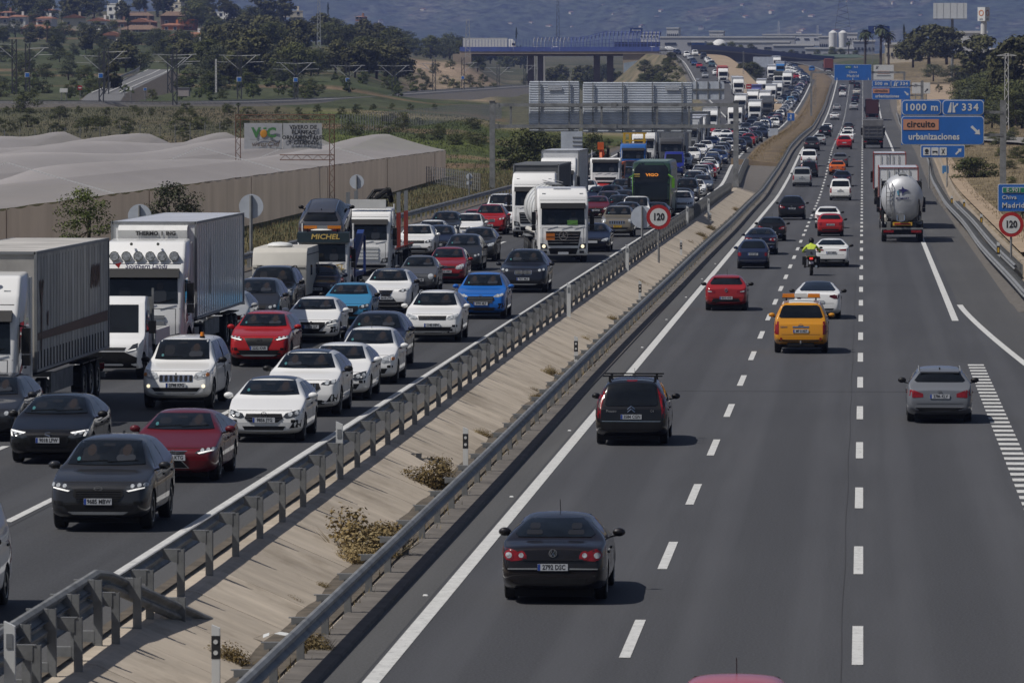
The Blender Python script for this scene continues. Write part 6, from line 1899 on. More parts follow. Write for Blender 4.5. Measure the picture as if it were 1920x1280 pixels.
P_=spec('suv',L=4.5,W=1.85,H=1.62);proto('r_carried',P_,{**face(P_),**tail(P_,'slim',None,dark=TAILD),'rails':CHROME,'clad':.62,'rg':(1.2,1.5),'mirror':BLACKP,'aerial':'fin','spoiler':PAINT})
co=thing('car','dark grey crossover riding tail first on the MICHEL breakdown lorry','car',(tw.location.x-.3,tw.location.y+4.3,zL(240)+2.32),(math.radians(-13),0,PI))
place_parts(co,car_parts('r_carried',0),(.05,.053,.065),P_['L'])
# oncoming, middle distance (label written from neighbours when None)
FILL={}
G1,G2,G3='cars queuing in the jam','lorries queuing in the jam','cars queuing on the slip road'
MID=[('suv_plain',WHITE,'white','crossover',781,483),('hatch_plain',WHITE,'white','hatchback',808,468),('estate',NAVY,'navy','estate car',822,478),('suv_plain',DGREY,'dark grey','crossover',834,452),('hatch_tall',WHITE,'white','hatchback',878,452),('mpv',(.02,.022,.026),'charcoal','people carrier',868,507),('suv_tigernose',DGREY,'dark grey','crossover',896,490),('hatch_lion',RED,'red','hatchback',890,440),('suv_kidney',(.3,.01,.012),'red','crossover',918,440),('hatch_plain',WHITE,'white','taxi',943,432),('minivan',WHITE,'white','small van',938,418),('estate',SILVER,'silver','estate car',946,405),('suv_plain',DGREY,'dark grey','crossover',1175,430),('saloon_plain',BLACK,'black','saloon',960,425),('minivan',WHITE,'white','small van',1192,424),('saloon_plain',BLACK,'black','saloon',1228,424),('hatch_plain',WHITE,'white','hatchback',1098,374),('estate',WHITE,'white','estate car',1107,364),('hatch_diamond',RED,'red','hatchback',1123,366),('suv_plain',NAVY,'navy','crossover',1131,354),('estate',NAVY,'navy','estate car',1122,388),('suv_plain',BLACK,'black','crossover',1145,390),('hatch_lion',DRED,'dark red','hatchback',1118,409),('mpv',(.06,.03,.035),'plum','people carrier',1139,405),('saloon_plain',DGREY,'dark grey','saloon',1168,396),('estate',BLACK,'black','estate car',1160,408),('suv_plain',DGREY,'dark grey','crossover',1165,376),('hatch_round',BLACK,'black','hatchback',1178,386),('minivan',NAVY,'navy','small van',1171,352),('minivan',DRED,'maroon','small van',1180,338),('estate',WHITE,'white','estate car',1191,331),('hatch_plain',SILVER,'silver','hatchback',1192,345),('suv_plain',WHITE,'white','crossover',1276,404),('saloon_plain',DGREY,'dark grey','saloon',1277,392),('offroad_plain',BLACK,'black','off-roader',1287,379),('hatch_round',WHITE,'white','hatchback',1303,371),('saloon_plain',(.06,.075,.11),'slate blue','saloon',1317,361),('estate',SILVER,'silver','estate car',1311,346),('fastback',WHITE,'white','fastback',1331,327),('suv_tigernose',WHITE,'white','crossover',1281,316),('suv_kidney',WHITE,'white','crossover',1297,306),('suv_plain',WHITE,'white','crossover',1311,297),('suv_octa',WHITE,'white','crossover',1323,290),('saloon_plain',(.015,.03,.09),'blue','saloon',1349,308),('hatch_plain',NAVY,'navy','hatchback',1353,298),('minivan',DGREY,'dark grey','small van',1315,272),('hatch_lion',(.01,.05,.25),'blue','hatchback',1336,278),('saloon_plain',WHITE,'white','saloon',1356,273),('estate',WHITE,'white','estate car',1361,263),('hatch_diamond',RED,'red','hatchback',1374,259),('hatch_diamond',RED,'red','hatchback',1331,254),('suv_plain',WHITE,'white','crossover',1370,291),('suv_plain',NAVY,'navy','crossover',1385,287),('hatch_round',BLACK,'black','hatchback',1397,278),('suv_tigernose',RED,'red','crossover',1403,274),('saloon_plain',DGREY,'dark grey','saloon',1409,270),('hatch_plain',BLACK,'black','hatchback',1418,267),('suv_plain',NAVY,'navy','crossover',1428,260),('hatch_tall',DRED,'dark red','hatchback',1412,259),('estate',BLACK,'black','estate car',1432,253),('minivan',(.012,.012,.013),'black','small van',1434,240),('minivan',WHITE,'white','small van',1452,240),('suv_plain',NAVY,'navy','crossover',1408,242),('suv_plain',DGREY,'dark grey','crossover',1399,250),('hatch_plain',SILVER,'silver','hatchback',1388,262),('saloon_plain',SILVER,'silver','saloon',1392,247),('hatch_lion',WHITE,'white','hatchback',1346,262),('saloon_plain',NAVY,'navy','saloon',1459,232),('suv_plain',DGREY,'dark grey','crossover',1467,218),('hatch_plain',WHITE,'white','hatchback',1472,209),('suv_plain',WHITE,'white','crossover',1478,202),('estate',BLACK,'black','estate car',1458,221),('estate',NAVY,'navy','estate car',1448,226),('minivan',(.06,.22,.42),'pale blue','van',1482,196),('suv_plain',BLACK,'black','crossover',1492,192),('hatch_round',DGREY,'dark grey','hatchback',1494,184),('saloon_plain',NAVY,'navy','saloon',1497,178),('suv_plain',NAVY,'navy','crossover',1501,171),('hatch_plain',WHITE,'white','hatchback',1502,166),('saloon_plain',(.1,.03,.06),'plum','saloon',1507,161),('estate',NAVY,'navy','estate car',1512,156),('saloon_plain',(.03,.06,.12),'steel blue','saloon',1513,150),('hatch_plain',WHITE,'white','hatchback',1504,151),('suv_plain',DGREY,'dark grey','crossover',1496,158),('hatch_lion',WHITE,'white','hatchback',1502,146),('estate',SILVER,'silver','estate car',1497,142),('saloon_plain',NAVY,'navy','saloon',1508,145),('suv_plain',RED,'red','crossover',1493,149),('hatch_plain',NAVY,'navy','hatchback',1488,158),('hatch_plain',WHITE,'white','hatchback',1491,139),('saloon_plain',WHITE,'white','saloon',1484,137),('saloon_plain',DGREY,'dark grey','saloon',1499,138),('hatch_plain',DGREY,'dark grey','hatchback',1482,147),('suv_plain',WHITE,'white','crossover',1460,206),('hatch_plain',SILVER,'silver','hatchback',1462,196),('suv_plain',NAVY,'navy','crossover',1470,190),('estate',DGREY,'dark grey','estate car',1476,181),('hatch_lion',BLACK,'black','hatchback',1484,172),('estate',WHITE,'white','estate car',1478,131),('minivan',WHITE,'white','van',1477,137),('suv_plain',WHITE,'white','crossover',1421,247),('hatch_plain',DRED,'dark red','hatchback',1388,233),('saloon_plain',BLACK,'black','saloon',1411,233),('hatch_round',NAVY,'navy','hatchback',1405,226),]
for key,colr,cw,kw,px,py in MID:
 nm,ct=('van','van') if 'van' in kw else ('car','car')
 car(key,colr,px,py,None,'L',nm,ct,cw,kw,G1)
FARL=[(dict(H=3.6,body='box',box_m=FRIDGE),WHITE,'white',1331,250),(dict(H=3.75,body='box',box_m=GREYP),WHITE,'white',1378,243),(dict(H=3.7,body='box',box_m=FRIDGE),WHITE,'white',1415,228),(dict(H=3.3,body='box',box_m=GREYP),MGREY,'grey',1437,219),(dict(H=3.8,body='box',box_m=FRIDGE),WHITE,'white',1388,214),(dict(H=3.7,body='box',box_m=FRIDGE),WHITE,'white',1411,204),(dict(H=3.6,body='box',box_m=FRIDGE),WHITE,'white',1434,206),(dict(H=3.5,body='box',box_m=mat('violet_curtain',(.08,.09,.25),.6)),(.09,.1,.28),'violet',1417,193),(dict(H=3.8,body='box',box_m=FRIDGE),WHITE,'white',1445,192),(dict(H=3.7,body='box',box_m=FRIDGE),WHITE,'white',1427,180),(dict(H=3.8,body='box',box_m=FRIDGE),WHITE,'white',1457,186),(dict(H=3.0,body='box',box_m=mat('olive_box',(.05,.05,.035),.7),z1=4.1),WHITE,'olive-boxed',1459,164),(dict(H=3.8,body='box',box_m=FRIDGE),WHITE,'white',1476,164),(dict(H=3.5,body='box',box_m=FRIDGE),(.03,.16,.42),'blue',1463,142),(dict(H=3.7,body='box',box_m=FRIDGE),WHITE,'white',1457,130),(dict(H=3.7,body='box',box_m=FRIDGE),WHITE,'white',1447,150),]
for o_,colr,cw,px,py in FARL:
 truck(make_lorry(o_,1),colr,px,py,None,'L','lorry','lorry',cw,'lorry',L=16,group=G2,lod=1)
jr=random.Random(21)
KIND=[('suv_plain','crossover'),('hatch_plain','hatchback'),('estate','estate car'),('saloon_plain','saloon'),('minivan','van'),('hatch_lion','hatchback'),('mpv','people carrier')]
HUE=[(WHITE,'white')]*4+[(BLACK,'black')]*2+[(DGREY,'dark grey')]*3+[(NAVY,'navy')]*2+[(SILVER,'silver')]*3+[(RED,'red'),(MGREY,'grey'),((.02,.06,.2),'blue')]
n_fill=0
for X0,ya,yb,heavy in ((-14.3,470,2000,.03),(-17.85,520,2000,.1),(-21.35,560,1950,.4),(-24.9,600,1120,.5)):
 y=ya
 while y<yb:
  x=xl(X0,y)+jr.uniform(-.25,.25)
  big=jr.random()<heavy
  need=12.5 if big else 4.4
  if all(abs(v[1]-x)>1.9 or not (v[2]-need-3.4<y<v[2]+(17.5 if 'lorry' in v[4] or v[4]=='coach' else 6.0)) for v in VEH if v[6]=='L') and n_fill<118:
   n_fill+=1
   if big:
    c,w_=jr.choice([(WHITE,'white'),(WHITE,'white'),(SILVER,'silver'),((.02,.06,.2),'blue'),(RED,'red')])
    o=obj('lorry',join_parts(FILL.setdefault('lorry',make_lorry(dict(H=3.7,body='box',box_m=FRIDGE,len=9.5),1)),'lorry') if 'lj' not in FILL else FILL['lj'],None,(x,y,zL(y)+.012),heading(zL,y+5,False),c)
    FILL['lj']=o.data
    tag(o,'','lorry',G2);VEH.append((o,x,y,w_,'lorry',True,'L'));y+=15
   else:
    (k_,kw),(c,w_)=jr.choice(KIND),jr.choice(HUE)
    car(k_,c,0,0,None,'L','van' if kw=='van' else 'car','van' if kw=='van' else 'car',w_,kw,G1,at_pos=Vector((x,y,zL(y))))
    y+=6.5+jr.uniform(0,2)
  y+=1.5
# same direction as the camera looks, seen from behind
car('r_saloon',(.006,.0045,.0055),1043,1123,'dark brown saloon with two ring tail lamps, nearest car seen from behind','R',cword='dark brown',kword='saloon')
car('r_mpv',BLACK,1186,832,'black people carrier with roof bars ahead of the dark brown saloon','R',cword='black',kword='people carrier')
car('r_estate',(.13,.14,.16),1761,790,'silver grey estate car alone beside the chequered lane line','R',cword='silver grey',kword='estate car')
car('r_offroad',(.56,.24,.012),1502,661,'amber yellow off-roader with white roof and orange light bar','R','off_roader',cword='amber',kword='off-roader')
car('r_fastback',WHITE,1533,597,'white fastback with glass roof just ahead of the amber off-roader','R',cword='white',kword='fastback')
car('r_hatch',(.26,.012,.014),1362,582,'dark red hatchback with roof aerial in the lane beside the ditch','R',cword='dark red',kword='hatchback')
car('r_saloon_slim',WHITE,1559,500,'white saloon with slim red lamps beside the motorcyclist','R',cword='white',kword='saloon')
car('r_small',(.01,.018,.05),1412,504,'small navy city car with square tail lamps ahead of the red hatchback','R',cword='navy',kword='city car')
car('r_saloon',NAVY,1427,477,'navy saloon tucked just ahead of the small navy city car','R',cword='navy',kword='saloon')
car('r_hatch',BLACK,1447,452,'black hatchback ahead of the navy saloon near the ditch lane line','R',cword='black',kword='hatchback')
car('r_hatch_block',(.34,.012,.012),1557,443,'bright red small hatchback ahead of the white slim-lamp saloon','R',cword='bright red',kword='hatchback')
car('r_hatch',WHITE,1552,428,'white hatchback hidden behind the bright red small hatchback','R',cword='white',kword='hatchback')
car('r_suv',BLACK,1485,412,'large black crossover alone in the ditch lane, ahead of black hatchback','R',cword='black',kword='crossover')
car('r_minivan',WHITE,1576,376,'white people van with dark upright rear window in the middle lane','R','van','van','white','van')
car('r_minivan',SILVER,1504,350,'silver van with lit brake lamps, last in a close line by the ditch','R','van','van','silver','van')
RMID=[('r_hatch',NAVY,'navy','hatchback',1579,349),('r_hatch',ORANGE,'orange','hatchback',1570,328),('r_estate',MGREY,'grey','estate car',1575,313),('r_mpv',BLACK,'black','people carrier',1517,333),('r_minivan',WHITE,'white','van',1517,312),('r_suv',DGREY,'dark grey','crossover',1522,283),('r_estate',SILVER,'silver','estate car',1536,273),('r_suv',BLACK,'black','crossover',1547,257),('r_hatch',WHITE,'white','hatchback',1551,248),('r_saloon',WHITE,'white','saloon',1565,225),('r_hatch',SILVER,'silver','hatchback',1569,208),('r_hatch',WHITE,'white','hatchback',1580,182),('r_suv',BLACK,'black','crossover',1579,175),('r_saloon',SILVER,'silver','saloon',1581,168),('r_suv',(.36,.01,.01),'red','crossover',1583,280),('r_suv',WHITE,'white','crossover',1588,268),('r_hatch',WHITE,'white','hatchback',1590,257),('r_estate',DGREY,'dark grey','estate car',1591,247),('r_suv',SILVER,'silver','crossover',1601,207),('r_hatch',NAVY,'navy','hatchback',1603,193),('r_hatch',DGREY,'dark grey','hatchback',1605,186),('r_saloon',CREAM,'cream','saloon',1606,178),('r_suv',BLACK,'black','crossover',1607,166),('r_estate',DGREY,'dark grey','estate car',1598,158),('r_minivan',(.02,.14,.42),'blue','van',1522,135),('r_hatch',WHITE,'white','hatchback',1553,141)]
for key,colr,cw,kw,px,py in RMID:
 nm,ct=('van','van') if kw=='van' else ('car','car')
 car(key,colr,px,py,None,'R',nm,ct,cw,kw,'cars driving away ahead')
car('r_hatch',(.42,.1,.13),1391,1370,'red car of which only the roof shows at the bottom edge','R',cword='red',kword='car',at_pos=Vector((-1.58,70.75,0)))
truck(make_lorry(dict(H=3.5,body='tank',tank_m=TANKM,tk=(1.08,1.2,.1),extra=tail_tank_extra)),DGREY,1692,455,'polished silver tanker lorry with blue star emblem on its tail','R',cword='silver',kword='tanker lorry',L=13.6)
truck(make_lorry(dict(H=3.7,body='box',box_m=FRIDGE,edge_m=REDP,z1=4.0)),WHITE,1684,428,'grey box lorry with red trim directly ahead of the silver tanker','R',cword='grey',kword='box lorry',L=14)
truck(make_lorry(dict(H=3.7,body='box',box_m=FRIDGE,edge_m=REDP,z1=4.1)),WHITE,1668,384,'white box lorry with red door frame, second ahead of the silver tanker','R',cword='white',kword='box lorry',L=16)
truck(make_lorry(dict(H=3.6,body='tipper',box_m=mat('tipper_grey',(.16,.16,.165),.6,vary=.2,scale=1),rib_m=mat('tipper_rib',(.11,.11,.115),.6),z1=3.5,len=7)),MGREY,1637,279,'grey tipper lorry with ribbed tailgate beyond the box lorries','R',cword='grey',kword='tipper lorry',L=9.5)
truck(make_lorry(dict(H=3.4,body='box',box_m=mat('maroon_box',(.06,.012,.014),.6),edge_m=BLACKP),1),(.06,.012,.014),1635,226,'maroon lorry just ahead of the grey tipper','R',cword='maroon',kword='box lorry',L=14,lod=1)
truck(make_lorry(dict(H=3.4,body='box',box_m=mat('rust_box',(.2,.045,.03),.6),edge_m=BLACKP),1),(.1,.03,.02),1551,136,'rust red container lorry near the crest, before the pale green shed','R',cword='rust red',kword='container lorry',L=14,lod=1)
# motorcycle and rider
gm=on_road(1521,517,zR)
bk=thing('motorcycle','black touring motorcycle with grey top box behind white saloon','motorcycle',(gm.x,gm.y,zR(gm.y)))
def bp(name,fn,parent=bk):
 mb=MB();fn(mb);return obj(name,mb.mesh(name,45),parent)
for y in (.3,1.75):
 w=bp('wheel', lambda mb:mb.lathe([(-.075,.2),(-.08,.27),(-.04,.315),(.04,.315),(.08,.27),(.075,.2)],18,RUBBER,'X',(0,y,.315)))
 bp('rim', lambda mb:(mb.lathe([(-.05,.21),(.05,.21)],16,RIMD,'X',(0,y,.315)),[mb.box((0,y,.315),(.04,.42,.03),RIMD,Matrix.Rotation(k*PI/3,3,'X')) for k in range(3)]),w)
bp('frame', lambda mb:(mb.prism([(.45,.4),(1.45,.38),(1.6,.8),(1.2,1.02),(.5,.85)],'X',-.16,.16,BLACKP),mb.tube([(0,1.7,.35),(0,1.45,1.1)],.05,6,BLACKP)))
bp('seat', lambda mb:mb.prism([(.1,.82),(.95,.78),(.98,.86),(.1,.93)],'X',-.15,.15,BLACKP))
bp('fairing', lambda mb:mb.prism([(1.3,.8),(1.7,.75),(1.75,1.1),(1.55,1.42),(1.35,1.15)],'X',-.2,.2,BLACKP))
bp('handlebar', lambda mb:mb.tube([(-.42,1.2,1.1),(-.2,1.4,1.12),(.2,1.4,1.12),(.42,1.2,1.1)],.022,6,BLACKP))
for s in (-1,1):
 bp('mirror', lambda mb:(mb.ell((s*.46,1.42,1.32),(.09,.03,.06),BLACKP,10,6),mb.tube([(s*.3,1.36,1.12),(s*.44,1.42,1.3)],.012,4,BLACKP)))
 bp('pannier', lambda mb:mb.box((s*.34,.35,.72),(.2,.5,.4),BLACKP,taper=.9))
 bp('foot_peg', lambda mb:mb.tube([(s*.15,.85,.42),(s*.36,.85,.42)],.025,5,BLACKP))
tbx=bp('top_box', lambda mb:(mb.box((0,.0,1.12),(.5,.4,.32),mat('topbox_grey',(.13,.14,.16),.35,.3),taper=.86),))
bp('box_badge', lambda mb:mb.box((0,-.2,1.12),(.08,.02,.1),INK),tbx)
bp('tail_light', lambda mb:mb.box((0,.0,.84),(.17,.06,.1),BRAKE))
bp('number_plate', lambda mb:mb.box((0,-.02,.62),(.22,.02,.16),PLATE,Matrix.Rotation(-.3,3,'X')))
bp('mudguard', lambda mb:mb.prism([(-.05,.5),(.1,.68),(.12,.72),(-.08,.55)],'X',-.1,.1,BLACKP))
bp('exhaust', lambda mb:mb.cyl((.24,.1,.45),(.24,.8,.4),.06,.05,10,CHROME))
def person_body(parent):
 sk=bpy.data.meshes.new('body')
 J={'pel':(0,.55,.92),'sp':(0,.62,1.14),'ch':(0,.72,1.36),'nk':(0,.78,1.52),'hd':(0,.82,1.62)}
 V=[J['pel'],J['sp'],J['ch'],J['nk'],J['hd']]
 R=[(.17,.14),(.17,.13),(.19,.13),(.065,.065),(.08,.09)]
 E=[(0,1),(1,2),(2,3),(3,4)]
 for s in (-1,1):
  b=len(V)
  V+=[(s*.2,.74,1.42),(s*.4,.86,1.2),(s*.41,1.14,1.12),(s*.41,1.22,1.11)]
  R+=[(.08,.08),(.06,.06),(.05,.05),(.04,.04)]
  E+=[(2,b),(b,b+1),(b+1,b+2),(b+2,b+3)]
  b=len(V)
  V+=[(s*.14,.6,.9),(s*.3,1.05,.84),(s*.3,.82,.5),(s*.31,.98,.44)]
  R+=[(.11,.11),(.075,.075),(.055,.055),(.05,.045)]
  E+=[(0,b),(b,b+1),(b+1,b+2),(b+2,b+3)]
 sk.from_pydata(V,E,[])
 o=bpy.data.objects.new('work',sk);COL.objects.link(o)
 o.modifiers.new('s','SKIN');o.modifiers.new('u','SUBSURF').levels=2
 lay=sk.skin_vertices[0].data
 for i,r_ in enumerate(R): lay[i].radius=r_
 lay[0].use_root=True
 dg=bpy.context.evaluated_depsgraph_get();dg.update()
 me=bpy.data.meshes.new_from_object(o.evaluated_get(dg))
 bpy.data.objects.remove(o)
 HV=mat('hi_vis_jacket',(.5,.62,.06),.8,vary=.2,scale=9,bump=.3)
 TR=mat('tan_trousers',(.17,.125,.08),.9,vary=.2,scale=9)
 for m in (HV,TR,RUBBER): me.materials.append(m)
 for p in me.polygons:
  c=p.center
  p.use_smooth=True
  p.material_index=0 if c.z>.95 and not (c.y>1.12 and c.z<1.2) else (1 if c.z>.56 else 2)
  if c.y>1.1 and 1.0<c.z<1.25: p.material_index=2
 return obj('body',me,parent)
rd=thing('person','motorcyclist in bright yellow jacket, tan trousers and black helmet','person',(gm.x,gm.y,zR(gm.y)))
person_body(rd)
h=MB();h.ell((0,.84,1.68),(.135,.16,.15),BLACKP,16,10);obj('helmet',h.mesh('helmet',60),rd)
h=MB();h.box((0,.9,1.6),(.2,.2,.1),BLACKP,taper=.8);obj('helmet_collar',h.mesh('helmet_collar',60),rd)
for s in (-1,1):
 h=MB()
 h.ell((s*.41,1.24,1.115),(.045,.06,.04),RUBBER,10,6)
 for k in range(4): h.tube([(s*(.375+.022*k),1.26,1.14),(s*(.375+.022*k),1.31,1.13),(s*(.375+.022*k),1.3,1.09)],.011,5,RUBBER)
 h.tube([(s*.37,1.22,1.1),(s*.35,1.27,1.09)],.012,5,RUBBER)
 obj('glove',h.mesh('glove',60),rd)
 h=MB();h.prism([(.76,.36),(1.04,.36),(1.06,.42),(.88,.52),(.76,.52)],'X',s*.31-.055,s*.31+.055,RUBBER);obj('boot',h.mesh('boot',50),rd)
# slip road down from the bridge
RAMP=[(1250,101.5,1722),(1283,103,1708),(1308,114,1640),(1322,130,1550),(1337,152,1430),(1362,182,1290),(1404,222,1130)]
RW=[at(a,b,c) for a,b,c in RAMP]
rp_y=sorted(RW,key=lambda v:v.y)
rX=pchip([v.y for v in rp_y],[v.x for v in rp_y]);rZ=pchip([v.y for v in rp_y],[v.z for v in rp_y])
mb=MB()
V,F=[],[]
ys=frange(1130,1722,12)
prof=[(-19,-11),(-6.5,-.05),(-5.2,.0),(-5.0,.02),(4.2,.02),(4.3,.0),(10.5,-.02),(11,-.6),(26,-11)]
SCRUB=mat('scrub_bank',(.045,.055,.026),.95,vary=.3,scale=.3,coords='Position',col2=(.2,.155,.1),detail=10)
matz=[SCRUB,GRAVEL,GRAVEL,ASPHS,GRAVEL,TAN,TAN,mat('scrub_slope',(.06,.062,.03),.95,vary=.5,scale=.5,coords='Position')]
V=[(rX(y)+x*(1 if abs(x)<12 else lerp(.4,1,sstep(1130,1450,y))),y,rZ(y)+dz*(1 if abs(x)<12 else lerp(.15,1,sstep(1130,1450,y)))) for y in ys for x,dz in prof]
n=len(prof)
for j in range(n-1):
 mb.add(V,[(i*n+j,i*n+j+1,(i+1)*n+j+1,(i+1)*n+j) for i in range(len(ys)-1)],matz[j])
structure('slip_road',mb.mesh('slip_road'))
mb=MB()
for x in (-4.4,3.6): strip(mb, lambda y:rX(y)+x-.13, lambda y:rX(y)+x+.13, lambda y:rZ(y)+.035,1131,1722,LINE,12)
for k in range(22):
 y=1290+k*9
 mb.add([(rX(y)+4.4,y,rZ(y)+.04),(rX(y)+7.6,y+3,rZ(y+3)+.04),(rX(y)+7.6,y+5,rZ(y+5)+.04),(rX(y)+4.4,y+2,rZ(y+2)+.04)],[(0,1,2,3)],LINE)
structure('road_markings',mb.mesh('road_markings'))
SLIP=[('suv_plain',NAVY,'navy','crossover',1130+575,-2.5),('minivan',WHITE,'white','van',1690,1.2),('minivan',WHITE,'white','van',1672,-2.2),('minivan',DGREY,'dark grey','van',1655,2.2),('hatch_plain',SILVER,'silver','hatchback',1640,-2.2),('hatch_plain',WHITE,'white','hatchback',1622,2.2),('estate',NAVY,'navy','estate car',1612,-2.2),('suv_plain',WHITE,'white','crossover',1604,2.1),('hatch_round',(.02,.05,.13),'blue','hatchback',1585,-2.3),('hatch_diamond',RED,'red','hatchback',1560,-1.4),('minivan',(.05,.1,.13),'teal','van',1570,2.2),('saloon_plain',BLACK,'black','saloon',1520,-1.0),('suv_plain',WHITE,'white','crossover',1480,1.6),('hatch_plain',SILVER,'silver','hatchback',1455,-1.6)]
for key,colr,cw,kw,y,dx in SLIP:
 nm,ct=('van','van') if kw=='van' else ('car','car')
 car(key,colr,0,0,None,'S',nm,ct,cw,kw,G3,zf=lambda y:rZ(y)+.03,lod=1,at_pos=Vector((rX(y)+dx,y,rZ(y))),yaw=math.atan((rX(y-6)-rX(y+6))/12))
for y,dx,box_,cw in ((1405,2.0,mat('red_tarp',(.36,.05,.04),.6),'red-topped'),(1300,3.0,FRIDGE,'white')):
 S_=make_lorry(dict(H=3.7,body='box',box_m=box_),1)
 o=obj('lorry',join_parts(S_,'lorry'),None,(rX(y)+dx,y,rZ(y)+.04),(math.atan((rZ(y+6)-rZ(y-6))/12),0,math.atan((rX(y-6)-rX(y+6))/12)),WHITE)
 tag(o,'','lorry',G3);VEH.append((o,rX(y),y,cw,'lorry',True,'S'))
crash_barrier('crash barrier along the outer edge of the slip road embankment',-5.6,1,rZ, lambda x,y:rX(y)+x,1150,1715,8.0,.85,1150)
# labels from neighbours for the small vehicles
def lab():
 used=set(o['label'] for o,*r in VEH if o['label'])
 for o,X,Y,cw,kw,auto,side in sorted(VEH,key=lambda t:t[2]):
  if not auto: continue
  same=[v for v in VEH if v[6]==side and v[0] is not o]
  near=sorted([v for v in same if v[2]<Y-1 and abs(v[1]-X)<2.3],key=lambda v:Y-v[2])
  far=sorted([v for v in same if v[2]>Y+1 and abs(v[1]-X)<2.3],key=lambda v:v[2]-Y)
  bes=sorted([v for v in same if abs(v[2]-Y)<40 and abs(v[1]-X)>=2.3],key=lambda v:abs(v[2]-Y)+2*abs(v[1]-X))
  d= lambda v: f'{v[3]} {v[4]}'
  w1,w2={'L':('behind','ahead of'),'S':('behind','ahead of'),'R':('ahead of','behind')}[side]
  place={'L':'in the jam','S':'on the slip road','R':'driving away'}[side]
  cand=[]
  b0=f'{cw} {kw}'
  if near: cand.append(f'{b0} {place}, right {w1} the {d(near[0])}')
  if near and far: cand.append(f'{b0} between the {d(near[0])} and the {d(far[0])} {place}')
  if near and bes: cand.append(f'{b0} {w1} the {d(near[0])}, beside the {d(bes[0])} {place}')
  if bes: cand.append(f'{b0} {place}, beside the {d(bes[0])}')
  if near and far and bes: cand.append(f'{b0} between {d(near[0])} and {d(far[0])}, beside {d(bes[0])}')
  if near and len(bes)>1: cand.append(f'{b0} {w1} {d(near[0])}, beside {d(bes[0])} and {d(bes[1])}')
  if far: cand.append(f'{b0} {place}, right {w2} the {d(far[0])}')
  if len(near)>1: cand.append(f'{b0} {w1} the {d(near[0])} that follows the {d(near[1])}')
  cand.append(f'{b0} {place} among the small far vehicles near the crest')
  for c in cand:
   if c not in used and len(c.split())<=16:
    o['label']=c;used.add(c);break
  else:
   o['label']=cand[-1]
lab()
# signs
def round_sign(X,Y,z0,zc,r,front,label,pole_r=.05,pole_to=None,poles=1):
 t=thing('road_sign',label,'road sign',(X,Y,z0))
 py_=.05 if front else -.09
 mb=MB();mb.cyl((0,py_,0),(0,py_,(pole_to or zc)-z0),pole_r,pole_r,8,STEEL);obj('pole',mb.mesh('pole',40),t)
 h=zc-z0
 d=MB()
 if front:
  d.cyl((0,-.03,h),(0,0,h),r,r,40,SIGNR)
  dd=obj('disc',d.mesh('disc',40),t)
  w=MB();w.cyl((0,-.036,h),(0,-.02,h),r*.72,r*.72,40,SIGNW);obj('white_field',w.mesh('white_field',40),dd)
  text(front,r*.78,INK,dd,(0,-.042,h),bold=.018,sx=.82)
 else:
  d.cyl((0,-.03,h),(0,0,h),r,r,36,ALU)
  obj('disc',d.mesh('disc',40),t)
 return t
p=at(1235,407,284);round_sign(p.x,284,zR(284)-.2,p.z,.61,'120','round white and red 120 speed limit sign standing in the ditch',.055)
p=at(1204,407,292);t=round_sign(p.x,292,.3,p.z,.58,None,'grey back of a round sign just left of the ditch 120 sign',.055,p.z+.55)
p=at(1896,421,281);round_sign(p.x,281,zR(281),p.z,.61,'120','round white and red 120 speed limit sign on the right verge',.055)
for px,py,pb,lab_ in ((471,387,470,'large grey back of a round sign by the fridge trailer, on a tall pole'),(262,405,500,'grey back of a round sign half hidden above the fridge lorry roof'),(669,341,440,'grey back of a round sign above the timber lorry crane'),(880,331,392,'grey back of a round sign with a small plate, in the verge by scrub')):
 Y={471:268,262:215,669:330,880:440}[px]
 p=at(px,py,Y)
 r_={471:.58,262:.45,669:.42,880:.24}[px]
 t=round_sign(p.x,Y,ground_z(p.x,Y),p.z,r_,None,lab_,.08 if px==471 else .05,p.z+r_*.9)
 if px==880:
  mb=MB();mb.box((0,-.02,p.z-t.location.z-.5),(.42,.03,.26),ALU);obj('small_plate',mb.mesh('small_plate'),t)
def panel(parent,w,h,cx,cz,m,name='panel',edge=SIGNW,corner=.25,y=0.0,inset=.06,back=ALU):
 mb=MB()
 mb.prism(rr(cx-w/2,cx+w/2,cz-h/2,cz+h/2,corner,4),'Y',y-.03,y+.05,edge)
 o=obj(name,mb.mesh(name),parent)
 mb=MB();mb.prism(rr(cx-w/2+inset,cx+w/2-inset,cz-h/2+inset,cz+h/2-inset,corner*.8,4),'Y',y-.045,y-.025,m);obj('sign_face',mb.mesh('sign_face'),o)
 return o
def arrow(mb,x,z,L,ang,w,m,y=-.06):
 R=Matrix.Rotation(ang,2)
 pts=[(-L/2,-w/2),(L*.12,-w/2),(L*.12,-w*1.35),(L/2,0),(L*.12,w*1.35),(L*.12,w/2),(-L/2,w/2)]
 mb.prism([(x+(R@Vector(q)).x,z+(R@Vector(q)).y) for q in pts],'Y',y,y+.03,m)
def exit_icon(mb,x,z,h,m):
 mb.prism([(x-.5*h,z-h/2),(x-.22*h,z+h/2),(x-.1*h,z+h/2),(x-.14*h,z-h/2)],'Y',-.06,-.03,m)
 mb.prism([(x+.0*h,z-h/2),(x+.0*h,z+h/2),(x+.1*h,z+h/2),(x+.12*h,z+.1*h),(x+.36*h,z+.3*h),(x+.3*h,z+.36*h),(x+.56*h,z+.42*h),(x+.5*h,z+.16*h),(x+.42*h,z+.22*h),(x+.2*h,z-.05*h),(x+.28*h,z-h/2)],'Y',-.06,-.03,m)
